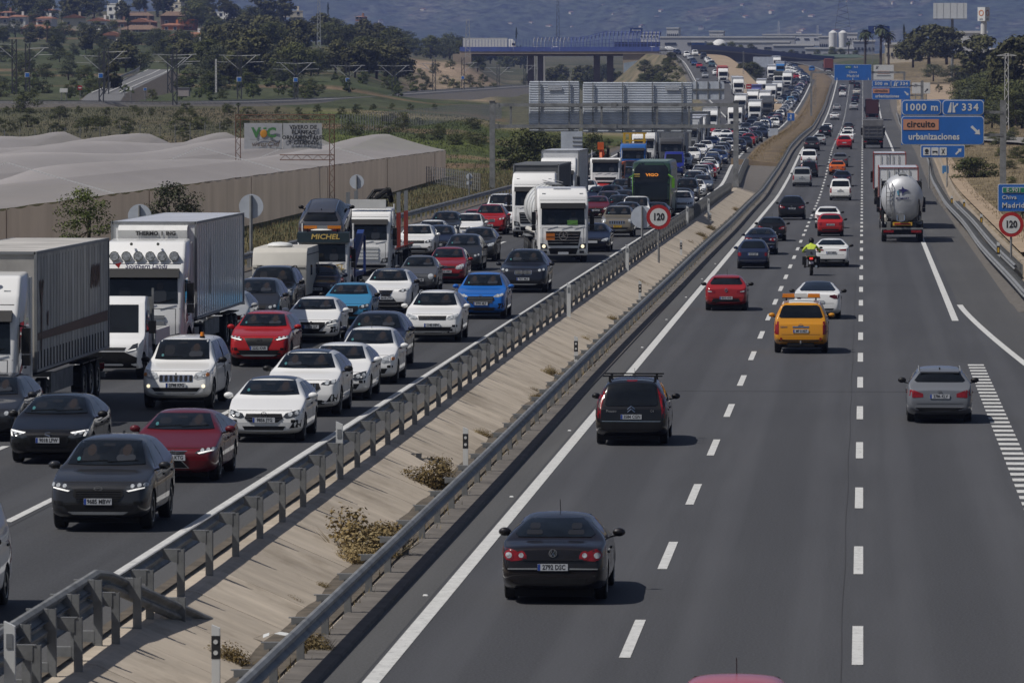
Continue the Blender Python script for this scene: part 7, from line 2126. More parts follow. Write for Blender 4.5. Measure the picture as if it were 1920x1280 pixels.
def verge_sign(Y,dist,label,pole_px,s_):
 """two-deck blue exit sign on an arm, measured at px 1690..1845, 187..272 for the first"""
 x0,y0,x1,y1=s_
 a,b=at(x0,y0,Y),at(x1,y1,Y)
 W,H=b.x-a.x,a.z-b.z
 cx=(a.x+b.x)/2;top=a.z
 pp=at(pole_px,y1,Y)
 gz=ground_z(pp.x,Y)
 t=thing('direction_sign',label,'direction sign',(pp.x,Y+.4,gz))
 off=(-pp.x,-.4,-gz)
 mb=MB();mb.box((0,0,(top+.1-gz)/2-.3),(.48,.4,top-gz+.4),STEEL);obj('pole',mb.mesh('pole'),t)
 mb=MB()
 for z in (top-H*.28,top-H*.78): mb.box(((cx-pp.x)/2,-.1,z-gz),(abs(cx-pp.x),.25,.22),STEELD)
 obj('arm',mb.mesh('arm'),t)
 def O(w,h,dx,z,m,**k): return panel(t,w,h,cx-pp.x+dx,z-gz,m,y=-.4,**k)
 u=W/6.5
 back=MB();back.box((cx-pp.x,-.33,top-gz-H/2),(W,.08,H),SIGNB);obj('backing',back.mesh('backing'),t)
 p1=O(W*.475,H*.335,-W*.258,top-H*.175,SIGNB,corner=.3)
 p2=O(W*.5,H*.335,W*.247,top-H*.175,SIGNB,corner=.3)
 p3=O(W,H*.64,0,top-H*.68,SIGNB,corner=.3)
 tx= lambda s,size,m,p,x,z,**k: text(s,size,m,p,(cx-pp.x+x,-.46,z-gz),**k)
 tx(dist,.78*u,SIGNW,p1,-W*.258,top-H*.175,bold=.02*u,spacing=1.15)
 tx('334',.78*u,SIGNW,p2,W*.33,top-H*.175,bold=.02*u,spacing=1.2)
 mb=MB();exit_icon(mb,0,0,.8*u,SIGNW);obj('exit_symbol',mb.mesh('exit_symbol'),p2,(cx-pp.x+W*.12,-.4,top-H*.175-gz))
 mb=MB();mb.box((cx-pp.x-W*.262,-.455,top-H*.55-gz),(W*.43,.03,H*.235),SIGNO);cp=obj('salmon_plate',mb.mesh('salmon_plate'),p3)
 text('circuito',.7*u,INK,cp,(cx-pp.x-W*.262,-.48,top-H*.545-gz),bold=.02*u,spacing=1.08,sx=.95)
 tx('urbanizaciones',.72*u,SIGNW,p3,-W*.105,top-H*.82,bold=.018*u,sx=.9,spacing=1.04)
 mb=MB();arrow(mb,0,0,.95*u,-PI/4.2,.2*u,SIGNW);obj('arrow',mb.mesh('arrow'),p3,(cx-pp.x+W*.4,-.4,top-H*.68-gz))
 return t
verge_sign(444,'1000 m','large blue exit sign reading 1000 m and 334 with circuito plate',1881,(1690,187,1845,272))
verge_sign(960,'500 m','smaller blue exit sign farther on reading 500 m and 334',1729,(1635,151,1707,187))
a,b=at(1726,272,520),at(1809,296,520)
gz=ground_z((a.x+b.x)/2,520)
t=thing('direction_sign','long narrow blue services sign with three white pictograms and arrow','direction sign',((a.x+b.x)/2,520,gz))
W,H,zc=b.x-a.x,a.z-b.z,(a.z+b.z)/2-gz
pn=panel(t,W,H,0,zc,SIGNB,corner=.12)
for k in range(3):
 mb=MB();x=-W*.36+k*W*.185
 mb.prism(rr(x-.33,x+.33,zc-.36,zc+.36,.05),'Y',-.07,-.04,SIGNW);ip=obj('pictogram',mb.mesh('pictogram'),pn)
 mb=MB()
 if k==0: mb.prism(disc(x,zc+.05,.18,10),'Y',-.085,-.06,INK);mb.box((x,-.075,zc-.2),(.3,.02,.08),INK)
 elif k==1: mb.box((x,-.075,zc-.02),(.46,.02,.12),INK);mb.box((x-.18,-.075,zc-.12),(.05,.02,.16),INK);mb.box((x+.18,-.075,zc-.12),(.05,.02,.16),INK)
 else: mb.box((x,-.075,zc),(.07,.02,.52),INK,Matrix.Rotation(.5,3,'Y'));mb.box((x,-.075,zc),(.07,.02,.52),INK,Matrix.Rotation(-.5,3,'Y'))
 obj('symbol',mb.mesh('symbol'),ip)
mb=MB();arrow(mb,W*.36,zc,.75,PI/4,.16,SIGNW);obj('arrow',mb.mesh('arrow'),pn)
mb=MB();[mb.cyl((x,.08,-.3),(x,.08,zc+.2),.06,.06,8,STEEL) for x in (-W*.3,W*.3)]
for x in (-W*.3,W*.1):
 mb=MB();mb.cyl((x,.08,-.5),(x,.08,zc+.2),.06,.06,8,STEEL);obj('pole',mb.mesh('pole',40),t)
a,b=at(1871,345,284),at(1958,397,284)
gz=zR(284)
t=thing('direction_sign','blue distance board headed E-901, reading Chiva and Madrid','direction sign',((a.x+b.x)/2,284,gz))
W,H,zc=b.x-a.x,a.z-b.z,(a.z+b.z)/2-gz
pn=panel(t,W,H,0,zc,SIGNB,corner=.1,inset=.03)
mb=MB();mb.prism(rr(-W/2+.22,-W/2+1.35,zc+.24,zc+.53,.04),'Y',-.065,-.04,SIGNW)
gp_=obj('route_plate',mb.mesh('route_plate'),pn)
mb=MB();mb.prism(rr(-W/2+.25,-W/2+1.32,zc+.265,zc+.505,.03),'Y',-.075,-.05,SIGNG);obj('route_field',mb.mesh('route_field'),gp_)
text('E-901',.28,SIGNW,gp_,(-W/2+.79,-.085,zc+.385),bold=.004,spacing=1.15)
text('Chiva',.27,SIGNW,pn,(-W/2+.2,-.06,zc+.02),bold=.004,align='LEFT',spacing=1.2)
text('Madrid',.36,SIGNW,pn,(-W/2+.2,-.06,zc-.38),bold=.006,align='LEFT',spacing=1.12)
for x in (.3,W/2-.3):
 mb=MB();mb.cyl((x,.08,-.2),(x,.08,zc+.3),.055,.055,8,STEEL);obj('pole',mb.mesh('pole',40),t)
Y=1130
a,b=at(1564,121,Y),at(1634,151,Y)
t=thing('overhead_sign','blue overhead board reading Chiva and Madrid above the free carriageway','overhead sign',((a.x+b.x)/2,Y,zR(Y)))
W,H,zc=b.x-a.x,a.z-b.z,(a.z+b.z)/2-zR(Y)
pn=panel(t,W,H,0,zc,SIGNB,corner=.1,inset=.05)
mb=MB();mb.box((-.9,-.06,zc+H*.33),(1.2,.03,.5),SIGNG);rp=obj('route_plate',mb.mesh('route_plate'),pn)
text('E-901',.42,SIGNW,rp,(-.9,-.09,zc+H*.33),bold=.01)
text('A-3',.55,SIGNW,pn,(.6,-.06,zc+H*.33),bold=.01)
text('Chiva',.62,SIGNW,pn,(0,-.06,zc+.05),bold=.012,spacing=1.15)
text('Madrid',.75,SIGNW,pn,(0,-.06,zc-.72),bold=.014,spacing=1.15)
for x in (-W*.42,0,W*.42):
 mb=MB();arrow(mb,x,zc-H*.41,.45,-PI/2,.1,SIGNW);obj('arrow',mb.mesh('arrow'),pn)
mb=MB();mb.box((1.0,.4,zc),(18.5,.35,.4),STEEL);obj('beam',mb.mesh('beam'),t)
for x in (-8.2,10.2):
 mb=MB();mb.box((x,.4,zc/2),(.4,.4,zc+.3),STEEL);obj('pole',mb.mesh('pole'),t)
def small_board(px0,py0,px1,py1,Y,m,label,txts=(),legs=2,name='direction_sign',cat='direction sign',rim=SIGNW):
 a,b=at(px0,py0,Y),at(px1,py1,Y)
 cx=(a.x+b.x)/2
 gz=min(ground_z(cx,Y),b.z-.5)
 t=thing(name,label,cat,(cx,Y,gz))
 W,H,zc=b.x-a.x,a.z-b.z,(a.z+b.z)/2-gz
 pn=panel(t,W,H,0,zc,m,corner=.08,inset=.04,edge=rim)
 for (s,size,mm,x,z) in txts: text(s,size,mm,pn,(x*W,-.06,zc+z*H),bold=.008)
 for k in range(legs):
  x=0 if legs==1 else (-W*.3 if k==0 else W*.3)
  mb=MB();mb.cyl((x,.1,-.3),(x,.1,zc+H*.2),.07,.07,8,STEEL);obj('pole',mb.mesh('pole',40),t)
 return t,pn,W,H,zc
t,pn,W,H,zc=small_board(1638,122,1676,150,1200,SIGNW,'white overhead exit board with an orange band beyond the blue exit signs',[('Exit',.01,SIGNW,0,0)][:0])
mb=MB();mb.box((0,-.06,zc),(W*.6,.03,H*.18),SIGNO);obj('orange_band',mb.mesh('orange_band'),pn)
mb=MB();exit_icon(mb,-W*.32,zc+H*.33,.6,INK);obj('exit_symbol',mb.mesh('exit_symbol'),pn)
mb=MB();mb.box((0,-.06,zc-H*.22),(W*.7,.03,.2),GREYP);obj('text_line',mb.mesh('text_line'),pn)
t,pn,W,H,zc=small_board(1710,155,1744,176,1150,SIGNW,'white exit board with a black arrow beside the dirt track')
mb=MB();arrow(mb,W*.3,zc-H*.2,1.0,PI/4,.2,INK);exit_icon(mb,-W*.3,zc+H*.25,.6,INK);obj('arrow',mb.mesh('arrow'),pn)
t,pn,W,H,zc=small_board(1476,212,1490,227,1010,SIGNB,'small square blue lane sign in the grassy median',legs=1)
mb=MB();arrow(mb,0,zc,1.0,PI/2,.14,SIGNW);mb.box((-.1,-.05,zc-.1),(.5,.03,.12),SIGNW);obj('arrow',mb.mesh('arrow'),pn)
small_board(1440,241,1459,259,850,ALU,'grey sign back low in the grassy median beside the jam',legs=1,rim=ALU)
small_board(1766,310,1779,326,560,mat('pale_blue_sign',(.06,.2,.42),.5),'tiny pale blue and green sign in the right verge grass',legs=1)
t,pn,W,H,zc=small_board(1399,158,1409,167,1280,SIGNR,'round red no entry sign at the foot of the slip road',legs=1,rim=SIGNR)
mb=MB();mb.box((0,-.06,zc),(W*.7,.03,H*.2),SIGNW);obj('white_bar',mb.mesh('white_bar'),pn)
small_board(1412,107,1450,127,1800,ALU,'grey back of a far gantry board under the dark flyover',legs=1,rim=ALU)
small_board(1695,200,1696,201,900,GREYP,'thin marker plate at the dirt track',legs=1) if False else None
p=at(1308,150,1440)
t=thing('road_sign','grey triangular give way sign back beside the slip road barrier','road sign',(p.x,1440,ground_z(p.x,1440)))
mb=MB();mb.prism([(-.5,p.z+.4-t.location.z),(.5,p.z+.4-t.location.z),(0,p.z-.45-t.location.z)],'Y',-.02,.02,ALU);obj('plate',mb.mesh('plate'),t)
mb=MB();mb.cyl((0,.05,-1),(0,.05,p.z-t.location.z),.05,.05,6,STEEL);obj('pole',mb.mesh('pole'),t)
# gantry seen from behind
Y=496
pl,pr_=at(923,190,Y),at(1380,195,Y)
t=thing('sign_gantry','grey gantry over the jam carrying ribbed sign backs','sign gantry',(pl.x,Y,ground_z(pl.x,Y)))
gz=t.location.z
for X in (pl.x,pr_.x):
 g_=min(ground_z(X,Y),zL(Y))-.3
 mb=MB();mb.box((X-pl.x,0,(pl.z+g_)/2-gz),(.46,.46,pl.z-g_),STEEL)
 po=obj('pole',mb.mesh('pole'),t)
 mb=MB();mb.box((X-pl.x,0,pl.z+.02-gz),(.56,.56,.06),STEELD);obj('pole_cap',mb.mesh('pole_cap'),po)
for py in (197,237):
 z=at(1100,py,Y).z
 mb=MB();mb.box(((pr_.x-pl.x)/2,0,z-gz),(pr_.x-pl.x,.34,.3),STEEL);bo=obj('beam',mb.mesh('beam'),t)
 for x in (.35,pr_.x-pl.x-.35,(pr_.x-pl.x)/2):
  mb=MB();mb.box((x,-.02,z-gz),(.5,.4,.4),STEELD);obj('beam_joint',mb.mesh('beam_joint'),bo)
for px in (958,1090,1128,1178,1232,1292,1348):
 x=at(px,217,Y).x-pl.x
 mb=MB();mb.box((x,-.02,at(px,217,Y).z-gz),(.17,.2,1.9),STEELD);obj('strut',mb.mesh('strut'),t)
for k,(x0,x1,y0,y1) in enumerate(((991,1086,153,247),(1092,1298,155,249))):
 a,b=at(x0,y0,Y-.2),at(x1,y1,Y-.2)
 bp_=MB();bp_.prism(rr(a.x-pl.x,b.x-pl.x,b.z-gz,a.z-gz,.2),'Y',.42,.45,ALU)
 bo=obj('sign_back',bp_.mesh('sign_back'),t)
 n=21
 for i in range(n):
  z=lerp(b.z+.1,a.z-.1,i/(n-1))
  mb=MB();mb.prism([(.42,-.03),(.37,.0),(.37,.08),(.42,.12)],'X',a.x-pl.x+.06,b.x-pl.x-.06,ALU)
  obj('slat',mb.mesh('slat'),bo,(0,0,z-gz))
 nv=2 if k==0 else 4
 for i in range(nv):
  x=lerp(a.x+.9,b.x-.9,i/(nv-1))-pl.x
  mb=MB();mb.box((x,.26,(a.z+b.z)/2-gz),(.09,.1,a.z-b.z),STEELD);obj('upright',mb.mesh('upright'),bo)
 xs=(1040 if k==0 else 1260)
 c=at(xs,165,Y)
 mb=MB();mb.box((c.x-pl.x,.29,c.z-gz),(1.2,.02,.42),mat('pale_label',(.42,.44,.47),.5));lo=obj('maker_label',mb.mesh('maker_label'),bo)
 text('API NORTE' if k==0 else 'API NORTE',.2,ALU,lo,(c.x-pl.x,.275,c.z-gz),bold=.006)
Y=640
a,b=at(1297,153,Y),at(1358,187,Y)
t=thing('sign_gantry','smaller grey sign board back on an arm just beyond the ribbed gantry','sign gantry',(a.x,Y,ground_z(a.x,Y)))
mb=MB();mb.prism(rr(0,b.x-a.x,b.z-t.location.z,a.z-t.location.z,.25),'Y',-.05,.0,ALU);so=obj('sign_back',mb.mesh('sign_back'),t)
for f in (.15,.5,.85):
 mb=MB();mb.box(((b.x-a.x)*f,-.1,(a.z+b.z)/2-t.location.z),(.12,.1,a.z-b.z),STEELD);obj('upright',mb.mesh('upright'),so)
mb=MB();mb.box(((b.x-a.x)/2,-.1,(a.z*.55+b.z*.45)-t.location.z),(b.x-a.x,.15,.2),STEELD);obj('arm',mb.mesh('arm'),t)
mb=MB();mb.box((-.3,.1,(a.z-t.location.z)/2-.5),(.5,.5,a.z-t.location.z+1),STEEL);obj('pole',mb.mesh('pole'),t)
Y=540
a,b=at(1052,246,Y),at(1092,360,Y)
t=thing('traffic_cabinet','tall grey panel standing in the verge under the gantry','roadside panel',(a.x,Y,ground_z(a.x,Y)))
mb=MB();mb.box(((b.x-a.x)/2,0,(a.z-t.location.z)/2),(b.x-a.x,.5,a.z-t.location.z),ALU);bo=obj('panel',mb.mesh('panel'),t)
for i in range(12):
 mb=MB();mb.box(((b.x-a.x)*.77,-.27,.4+i*(a.z-t.location.z-.6)/12),((b.x-a.x)*.44,.05,.12),STEEL);obj('slat',mb.mesh('slat'),bo)
# netting house
def net_mat(name,c,holes,through,st=(1,1,.35),vary=.13):
 m=mat(name,c,.9,vary=vary,scale=.3,coords='Position',stretch=st,bump=.1,bscale=3,spec=.1)
 nt=m.node_tree;L=nt.links;b=nt.nodes['Principled BSDF'];out=nt.nodes['Material Output']
 tl=nt.nodes.new('ShaderNodeBsdfTranslucent');tp=nt.nodes.new('ShaderNodeBsdfTransparent')
 m1,m2=nt.nodes.new('ShaderNodeMixShader'),nt.nodes.new('ShaderNodeMixShader')
 L.new(b.inputs['Base Color'].links[0].from_socket,tl.inputs[0])
 m1.inputs[0].default_value=through;m2.inputs[0].default_value=holes
 L.new(b.outputs[0],m1.inputs[1]);L.new(tl.outputs[0],m1.inputs[2]);L.new(m1.outputs[0],m2.inputs[1]);L.new(tp.outputs[0],m2.inputs[2]);L.new(m2.outputs[0],out.inputs[0])
 return m
NET=net_mat('shade_netting',(.46,.437,.44),.3,.3,(.35,.12,.35),.09)
NETW=net_mat('shade_netting_wall',(.6,.52,.46),.12,.68)
WX=-41.2
N1=pchip([250,296,312,330,391,440,495,548,563],[3.6,3.5,3.7,4.75,4.4,3.8,4.25,5.05,4.95])
def net_z(X,Y):
 d=WX-X
 hy=max(0,min(Y-252,562-Y))
 if d<0: return 3.3
 k=(d-6)/8
 f=abs(k-round(k))*8 if d>2 else 6-d
 end=sstep(0,30,562-Y) if 562-Y<30 else 1
 ridge=2.0*max(0,1-(f/4)**1.05)
 if d<6: ridge=2.0*(d/6)**1.2
 hip=sstep(0,16,abs(Y-302))
 sag=.3*math.sin(Y*.42+k)*math.sin(X*.8)
 hips=.25+.75*sstep(0,34,abs(Y-302)) if d<30 else 1
 if d<10: hips=(N1(Y)-3.3)/2.0
 else: hips=lerp(max(.35,.7+.16*math.sin(Y*.05+round(k)*1.9)),.9,sstep(530,556,Y))*(.3+.7*sstep(0,30,abs(Y-300)))
 return 3.3+ridge*hips+.06*sag
gr=thing('netting_house','long pale netting plant house with peaked spans beside the motorway','netting house',(WX,252,0))
V,F=[],[]
xs=[WX-i*.95 for i in range(64)]
ysn=frange(252,562,3.4)
for y in ysn:
 for x in xs: V.append((x-WX,y-252,net_z(x,y)))
n=len(xs)
for i in range(len(ysn)-1):
 for j in range(n-1): F.append((i*n+j,i*n+j+1,(i+1)*n+j+1,(i+1)*n+j))
mb=MB();mb.add(V,F,NET);ro=obj('roof_netting',mb.mesh('roof_netting',60),gr)
V,F=[],[]
for i,y in enumerate(frange(252,562,1.2)):
 b=.04*math.sin(y*1.7);V+=[(b,y-252,-1),(b*.4,y-252,1.6),(0,y-252,3.3-.12*abs(math.sin(y*.55)))]
nn=len(V)//3
for i in range(nn-1):
 for j in range(2): F.append((i*3+j,i*3+3+j,i*3+4+j,i*3+1+j))
mb=MB();mb.add(V,F,NETW)
mb.add([(0,310,-1),(-60,310,-1),(-60,310,3.3),(0,310,3.3)],[(0,1,2,3)],NETW)
wo=obj('side_netting',mb.mesh('side_netting',60),gr)
pm=MB();pm.cyl((.04,0,-.5),(.04,0,3.3),.03,.03,6,NETW);pme=pm.mesh('post')
for k in range(0,6): obj('post',pme,gr,(0,20+k*55,0))
mb=MB();[mb.tube([(.02,y,3.3),(-6,y,5.02),(-10,y,3.36)],.035,4,SIGNW) for y in (60,152,228)]
obj('seam_cable',mb.mesh('seam_cable'),gr)
RUST=mat('rusty_steel',(.12,.055,.03),.8,vary=.4,scale=3)
Y=430
a,b=at(441,215,Y),at(627,300,Y)
t=thing('banner_sign','white nursery banner with green VC logo on a rusty lattice frame','banner',(a.x,Y,0))
def truss(x0,z0,x1,z1,n,wd):
 mb=MB()
 A,B=Vector((x0,0,z0)),Vector((x1,0,z1));d=(B-A);nrm=Vector((-d.z,0,d.x)).normalized()*wd
 mb.tube([A,B],.035,5,RUST);mb.tube([A+nrm,B+nrm],.035,5,RUST)
 for i in range(n):
  p,q=A+d*(i/n),A+d*((i+.5)/n)+nrm;r_=A+d*((i+1)/n)
  mb.tube([p,q,r_],.022,4,RUST)
 return mb
W,zt,zb=b.x-a.x,a.z,b.z
obj('top_chord',truss(0,zt-.4,W,zt-.4,9,.38).mesh('top_chord'),t)
obj('bottom_chord',truss(3.4,zb,W,zb+.0,5,.38).mesh('bottom_chord'),t)
obj('leg',truss(.4,0,.4,zt,9,.36).mesh('leg'),t);obj('leg',truss(W,0,W,zt,9,.36).mesh('leg'),t)
BAN=mat('banner_cloth',(.36,.37,.39),.8,vary=.12,scale=1.3,bump=.25)
c0,c1=at(458,231,Y),at(604,280,Y)
for k,(f0,f1) in enumerate(((0,.49),(.5,1.0))):
 V,F=[],[]
 for i in range(9):
  for j in range(7):
   u,v=i/8,j/6
   V.append((lerp(c0.x,c1.x,lerp(f0,f1,u))-a.x,-.08+.05*math.sin(u*7+v*3+k),lerp(c1.z,c0.z,v)+.06*math.sin(u*PI)*(1 if j==0 else 0)))
 for i in range(8):
  for j in range(6): F.append((i*7+j,i*7+7+j,i*7+8+j,i*7+j+1))
 mb=MB();mb.add(V,F,BAN)
 bo=obj('banner_cloth',mb.mesh('banner_cloth',60),t)
 GRN=mat('banner_green',(.05,.17,.05),.7);ORN=mat('banner_orange',(.5,.22,.02),.7)
 if k==0:
  cx=lerp(c0.x,c1.x,.26)-a.x
  zc=lerp(c1.z,c0.z,.62)
  text('V',1.0,GRN,bo,(cx-.62,-.17,zc),bold=.05)
  text('C',1.0,GRN,bo,(cx+.55,-.17,zc),bold=.05)
  mb=MB();mb.ell((cx-.05,-.16,zc-.05),(.27,.03,.32),ORN,14,8);mb.ell((cx+.05,-.16,zc+.36),(.14,.03,.08),GRN,10,6);obj('fruit_emblem',mb.mesh('fruit_emblem'),bo)
  text('viverCid',.62,mat('banner_brown',(.12,.08,.05),.7),bo,(cx+.05,-.17,lerp(c1.z,c0.z,.2)),shear=.25)
  mb=MB();mb.box((cx-.15,-.165,lerp(c1.z,c0.z,.37)),(1.9,.02,.03),GREYP);obj('rule',mb.mesh('rule'),bo)
 else:
  cx=lerp(c0.x,c1.x,.76)-a.x
  for s,f in (('VIVERO DE',.84),('PLANTAS',.64),('ORNAMENTALES',.44),('Y CÍTRICOS',.25)):
   text(s,.4*(c0.z-c1.z)/1.95,INK,bo,(cx,-.17,lerp(c1.z,c0.z,f)),bold=.014,spacing=1.05)
  mb=MB();mb.box((cx,-.165,lerp(c1.z,c0.z,.08)),(1.9,.02,.035),INK);obj('rule',mb.mesh('rule'),bo)
# railway
TRK=[(-120,191,835),(0,190,842),(328,192,872),(560,187,965),(700,180,1110),(880,170,1400),(990,160,1620),(1070,146,1860)]
TW=[at(a,b,c) for a,b,c in TRK]
tx_=pchip([v.x for v in TW],[v.y for v in TW]);tz_=pchip([v.x for v in TW],[v.z for v in TW])
mb=MB();V,F=[],[]
xs=list(np.linspace(TW[0].x,TW[-1].x,70))
prof=[(-8.5,-2.4),(-4.6,-.35),(-4.3,.0),(4.3,.0),(4.6,-.35),(9,-2.6)]
def tdir(x):
 d=Vector((2,tx_(x+1)-tx_(x-1),0)).normalized();return Vector((-d.y,d.x,0))*(1 if d.x>0 else -1)
for x in xs:
 nn_=tdir(x)
 if nn_.y<0: nn_=-nn_
 for o_,dz in prof: V.append((x+nn_.x*o_,tx_(x)+nn_.y*o_,tz_(x)+dz))
n=len(prof)
for j in range(n-1):
 mb.add(V,[(i*n+j,i*n+j+1,(i+1)*n+j+1,(i+1)*n+j) for i in range(len(xs)-1)],BALLAST if 0<j<4 else (GRAVEL if j==0 else BALLAST))
rw_=structure('railway',mb.mesh('railway'))
for o_ in (-2.8,-1.3,1.3,2.8):
 mb=MB();mb.tube([(x+tdir(x).x*o_,tx_(x)+tdir(x).y*o_,tz_(x)+.12) for x in xs],.07,4,STEELD);obj('rail',mb.mesh('rail'),rw_)
MAST=mat('mast_steel',(.05,.052,.055),.6,.3);MASTW=mat('mast_arm',(.38,.39,.4),.5,.2)
def mast(px,pyb,pyt,Y,arms,sign=None,k=0):
 g=at(px,pyb,Y);tp=at(px,pyt,Y)
 h=tp.z-g.z
 t=thing('catenary_mast',f'dark lattice railway mast, {k}','railway mast',(g.x,Y,g.z))
 mb=MB();w=.32
 for sx in (-1,1):
  for sy in (-1,1): mb.box((sx*w,sy*w,h/2),(.1,.1,h),MAST)
 nb=int(h/1.0)
 for i in range(nb):
  z0,z1=i*h/nb,(i+1)*h/nb
  for sy in (-1,1): mb.tube([(-w if i%2 else w,sy*w,z0),(w if i%2 else -w,sy*w,z1)],.045,4,MAST)
 obj('lattice',mb.mesh('lattice'),t)
 for s in arms:
  mb=MB()
  zz=h*.8
  mb.tube([(0,0,zz+.8),(s*3.3,0,zz+.95)],.045,5,MASTW);mb.tube([(s*.2,0,zz-1.2),(s*2.6,0,zz+.85)],.06,5,MASTW);mb.tube([(s*1.3,0,zz-.2),(s*3.9,0,zz-.1)],.035,5,MASTW)
  obj('arm',mb.mesh('arm'),t)
 if sign:
  mb=MB();mb.box((0,-.5,at(px,sign,Y).z-g.z),(.75,.08,.75),SIGNW);so=obj('mast_sign',mb.mesh('mast_sign'),t)
  mb=MB();mb.box((0,-.56,at(px,sign,Y).z-g.z),(.58,.04,.58),SIGNB);obj('sign_face',mb.mesh('sign_face'),so)
 return t
desc=['first from the frame edge','with a blue sign, beside the first mast','with a blue sign, before the country road','close behind the blue-signed mast by the road','tallest, in front of the country road end','thin one behind the tallest mast','beside the pine wood, with a blue sign','at the bright green bush, with a blue sign','right of the bright green bush','before the orange bank','on the orange bank edge','below the bridge abutment','slim one left of the gantry post','near the bridge pier']
for k,(px,b_,t_,Y,arms,sg) in enumerate([(27,176,74,850,(-1,),None),(52,178,82,880,(1,),141),(190,197,96,850,(-1,),142),(200,187,88,900,(1,),None),(328,197,93,862,(-1,1),None),(318,175,105,960,(1,),None),(449,186,97,900,(-1,1),149),(555,194,112,958,(-1,1),150),(652,189,118,1070,(-1,1),150),(738,187,118,1150,(-1,1),None),(814,187,112,1270,(-1,),None),(868,196,108,1330,(1,),146),(934,180,122,1480,(-1,1),None),(984,172,118,1640,(1,),None)]):
 mast(px,b_,t_,Y,arms,sg,desc[k])
MESHF=mat('fence_grey',(.22,.225,.23),.6,.2)
def wire_fence(pts,label,step,h,nw=5,dens=1):
 t=thing('wire_fence',label,'fence',pts[0])
 A=Vector(pts[0])
 pw=[]
 for p,q in zip(pts[:-1],pts[1:]):
  p,q=Vector(p),Vector(q);n_=max(1,int((q-p).length/step))
  for i in range(n_): pw.append(p.lerp(q,i/n_))
 pw.append(Vector(pts[-1]))
 pm=MB();pm.cyl((0,0,-.2),(0,0,h),.05,.05,5,MESHF);pme=pm.mesh('post')
 for p in pw[:298]: obj('post',pme,t,p-A)
 mb=MB()
 for i in range(nw):
  z=h*(i+.6)/nw
  for p,q in zip(pw[:-1],pw[1:]): mb.tube([p-A+Vector((0,0,z)),q-A+Vector((0,0,z))],.009,3,MESHF)
 m_=obj('wire',mb.mesh('wire'),t)
 return t
def gpts(l): return [tuple(gp(px,py,565)) for px,py in l]
def gY(l): return [tuple(gpy(px,Y)) for px,Y in l]
wire_fence(gY([(-20,640),(150,650),(300,655),(440,665)]),'long grey wire fence across the scrub behind the netting house',2.2,2.4,8)
wire_fence(gY([(640,690),(720,730),(800,790),(860,850),(940,960)]),'grey wire fence across the green field toward the bridge',2.4,2.4,8)
wire_fence(gY([(690,560),(760,555),(830,520),(900,480)]),'low wire fence behind the tall verge grass right of the netting house',2.0,1.6,5)
# bridge over the railway, flyover
BPAR=mat('bridge_blue',(.075,.11,.34),.5,vary=.15,scale=.3);BCONC=mat('bridge_concrete',(.32,.26,.2),.85,vary=.15,scale=.3);BDARK=mat('pier_concrete',(.12,.085,.07),.85,vary=.2,scale=.5)
Y=1722
bx0,bx1=at(862,95,Y).x,at(1237,95,Y).x
zt,zb=at(900,97,Y).z,at(900,101.5,Y).z
br=thing('road_bridge','long road bridge over the railway with blue parapet and concrete edge','bridge',(bx0,Y,zb))
Lb=bx1-bx0
mb=MB();mb.box((Lb/2,5,(zt-zb)/2),(Lb,11,zt-zb),BCONC);obj('deck',mb.mesh('deck'),br)
mb=MB();mb.box((Lb/2,5,-.3),(Lb*.98,8,.6),BDARK);obj('girder',mb.mesh('girder'),br)
n=26
for i in range(n):
 mb=MB();mb.box((Lb*(i+.5)/n,-.62,zt-zb+.75),(Lb/n-.05,.08,1.3),BPAR);obj('parapet_panel',mb.mesh('parapet_panel'),br)
mb=MB();mb.box((Lb/2,10.4,zt-zb+.75),(Lb,.1,1.5),BPAR);obj('rear_parapet',mb.mesh('rear_parapet'),br)
pm=MB();pm.box((0,0,1.1),(.12,.12,2.2),BPAR);pme=pm.mesh('rail_post')
for i in range(62): obj('rail_post',pme,br,(1+i*(Lb-1)/62,-.5,zt-zb+1.4))
for px,w in ((994,1.9),(1012,1.7),(1118,1.9),(1143,1.9)):
 x=at(px,100,Y).x-bx0
 mb=MB();mb.box((x,4,-7),(w,1.6,14),BDARK);obj('pier',mb.mesh('pier'),br)
x0,x1=at(1168,100,Y).x-bx0,at(1240,100,Y).x-bx0
mb=MB();mb.box(((x0+x1)/2,1.5,-4),(x1-x0,3,8),BCONC);ab=obj('abutment',mb.mesh('abutment'),br)
mb=MB();mb.prism([(x0+.2,-6.9),(x0+.2,-2.8),(x0+5,-1.9),(x0+6.5,-5)],'Y',-.05,.02,mat('pale_blue_paint',(.3,.36,.42),.7,vary=.2,scale=.6));obj('painted_patch',mb.mesh('painted_patch'),ab)
x1=at(884,100,Y).x-bx0
mb=MB();mb.box((x1/2-1,2,-1.5),(x1+2,6,3),BCONC);obj('abutment',mb.mesh('abutment'),br)
for px in (1003,1021):
 x=at(px,120,Y+60).x-bx0
 mb=MB();mb.prism([(x-1.5,-9.5),(x+1.4,-9.5),(x+1.1,.5),(x-1.2,.5)],'Y',40,41,mat('pale_slab',(.4,.39,.37),.8));obj('slope_slab',mb.mesh('slope_slab'),br)
a,b=at(1000,88,Y+4),at(1236,92,Y+4)
t=thing('protective_fence','row of blue curved hoops fencing the bridge side','bridge fence',(a.x,Y+4,a.z-.6))
nh=34
for i in range(nh):
 x=(b.x-a.x)*i/(nh-1)
 up=1+.55*sstep(.35,.6,i/nh)
 mb=MB();mb.tube([(x,0,0),(x,0,1.8*up),(x+.1,.7,2.9*up),(x+.2,2.2,3.4*up),(x+.2,4.6,3.4*up),(x+.1,6,2.6*up)],.1,5,BPAR if i>9 else MASTW);obj('hoop',mb.mesh('hoop'),t)
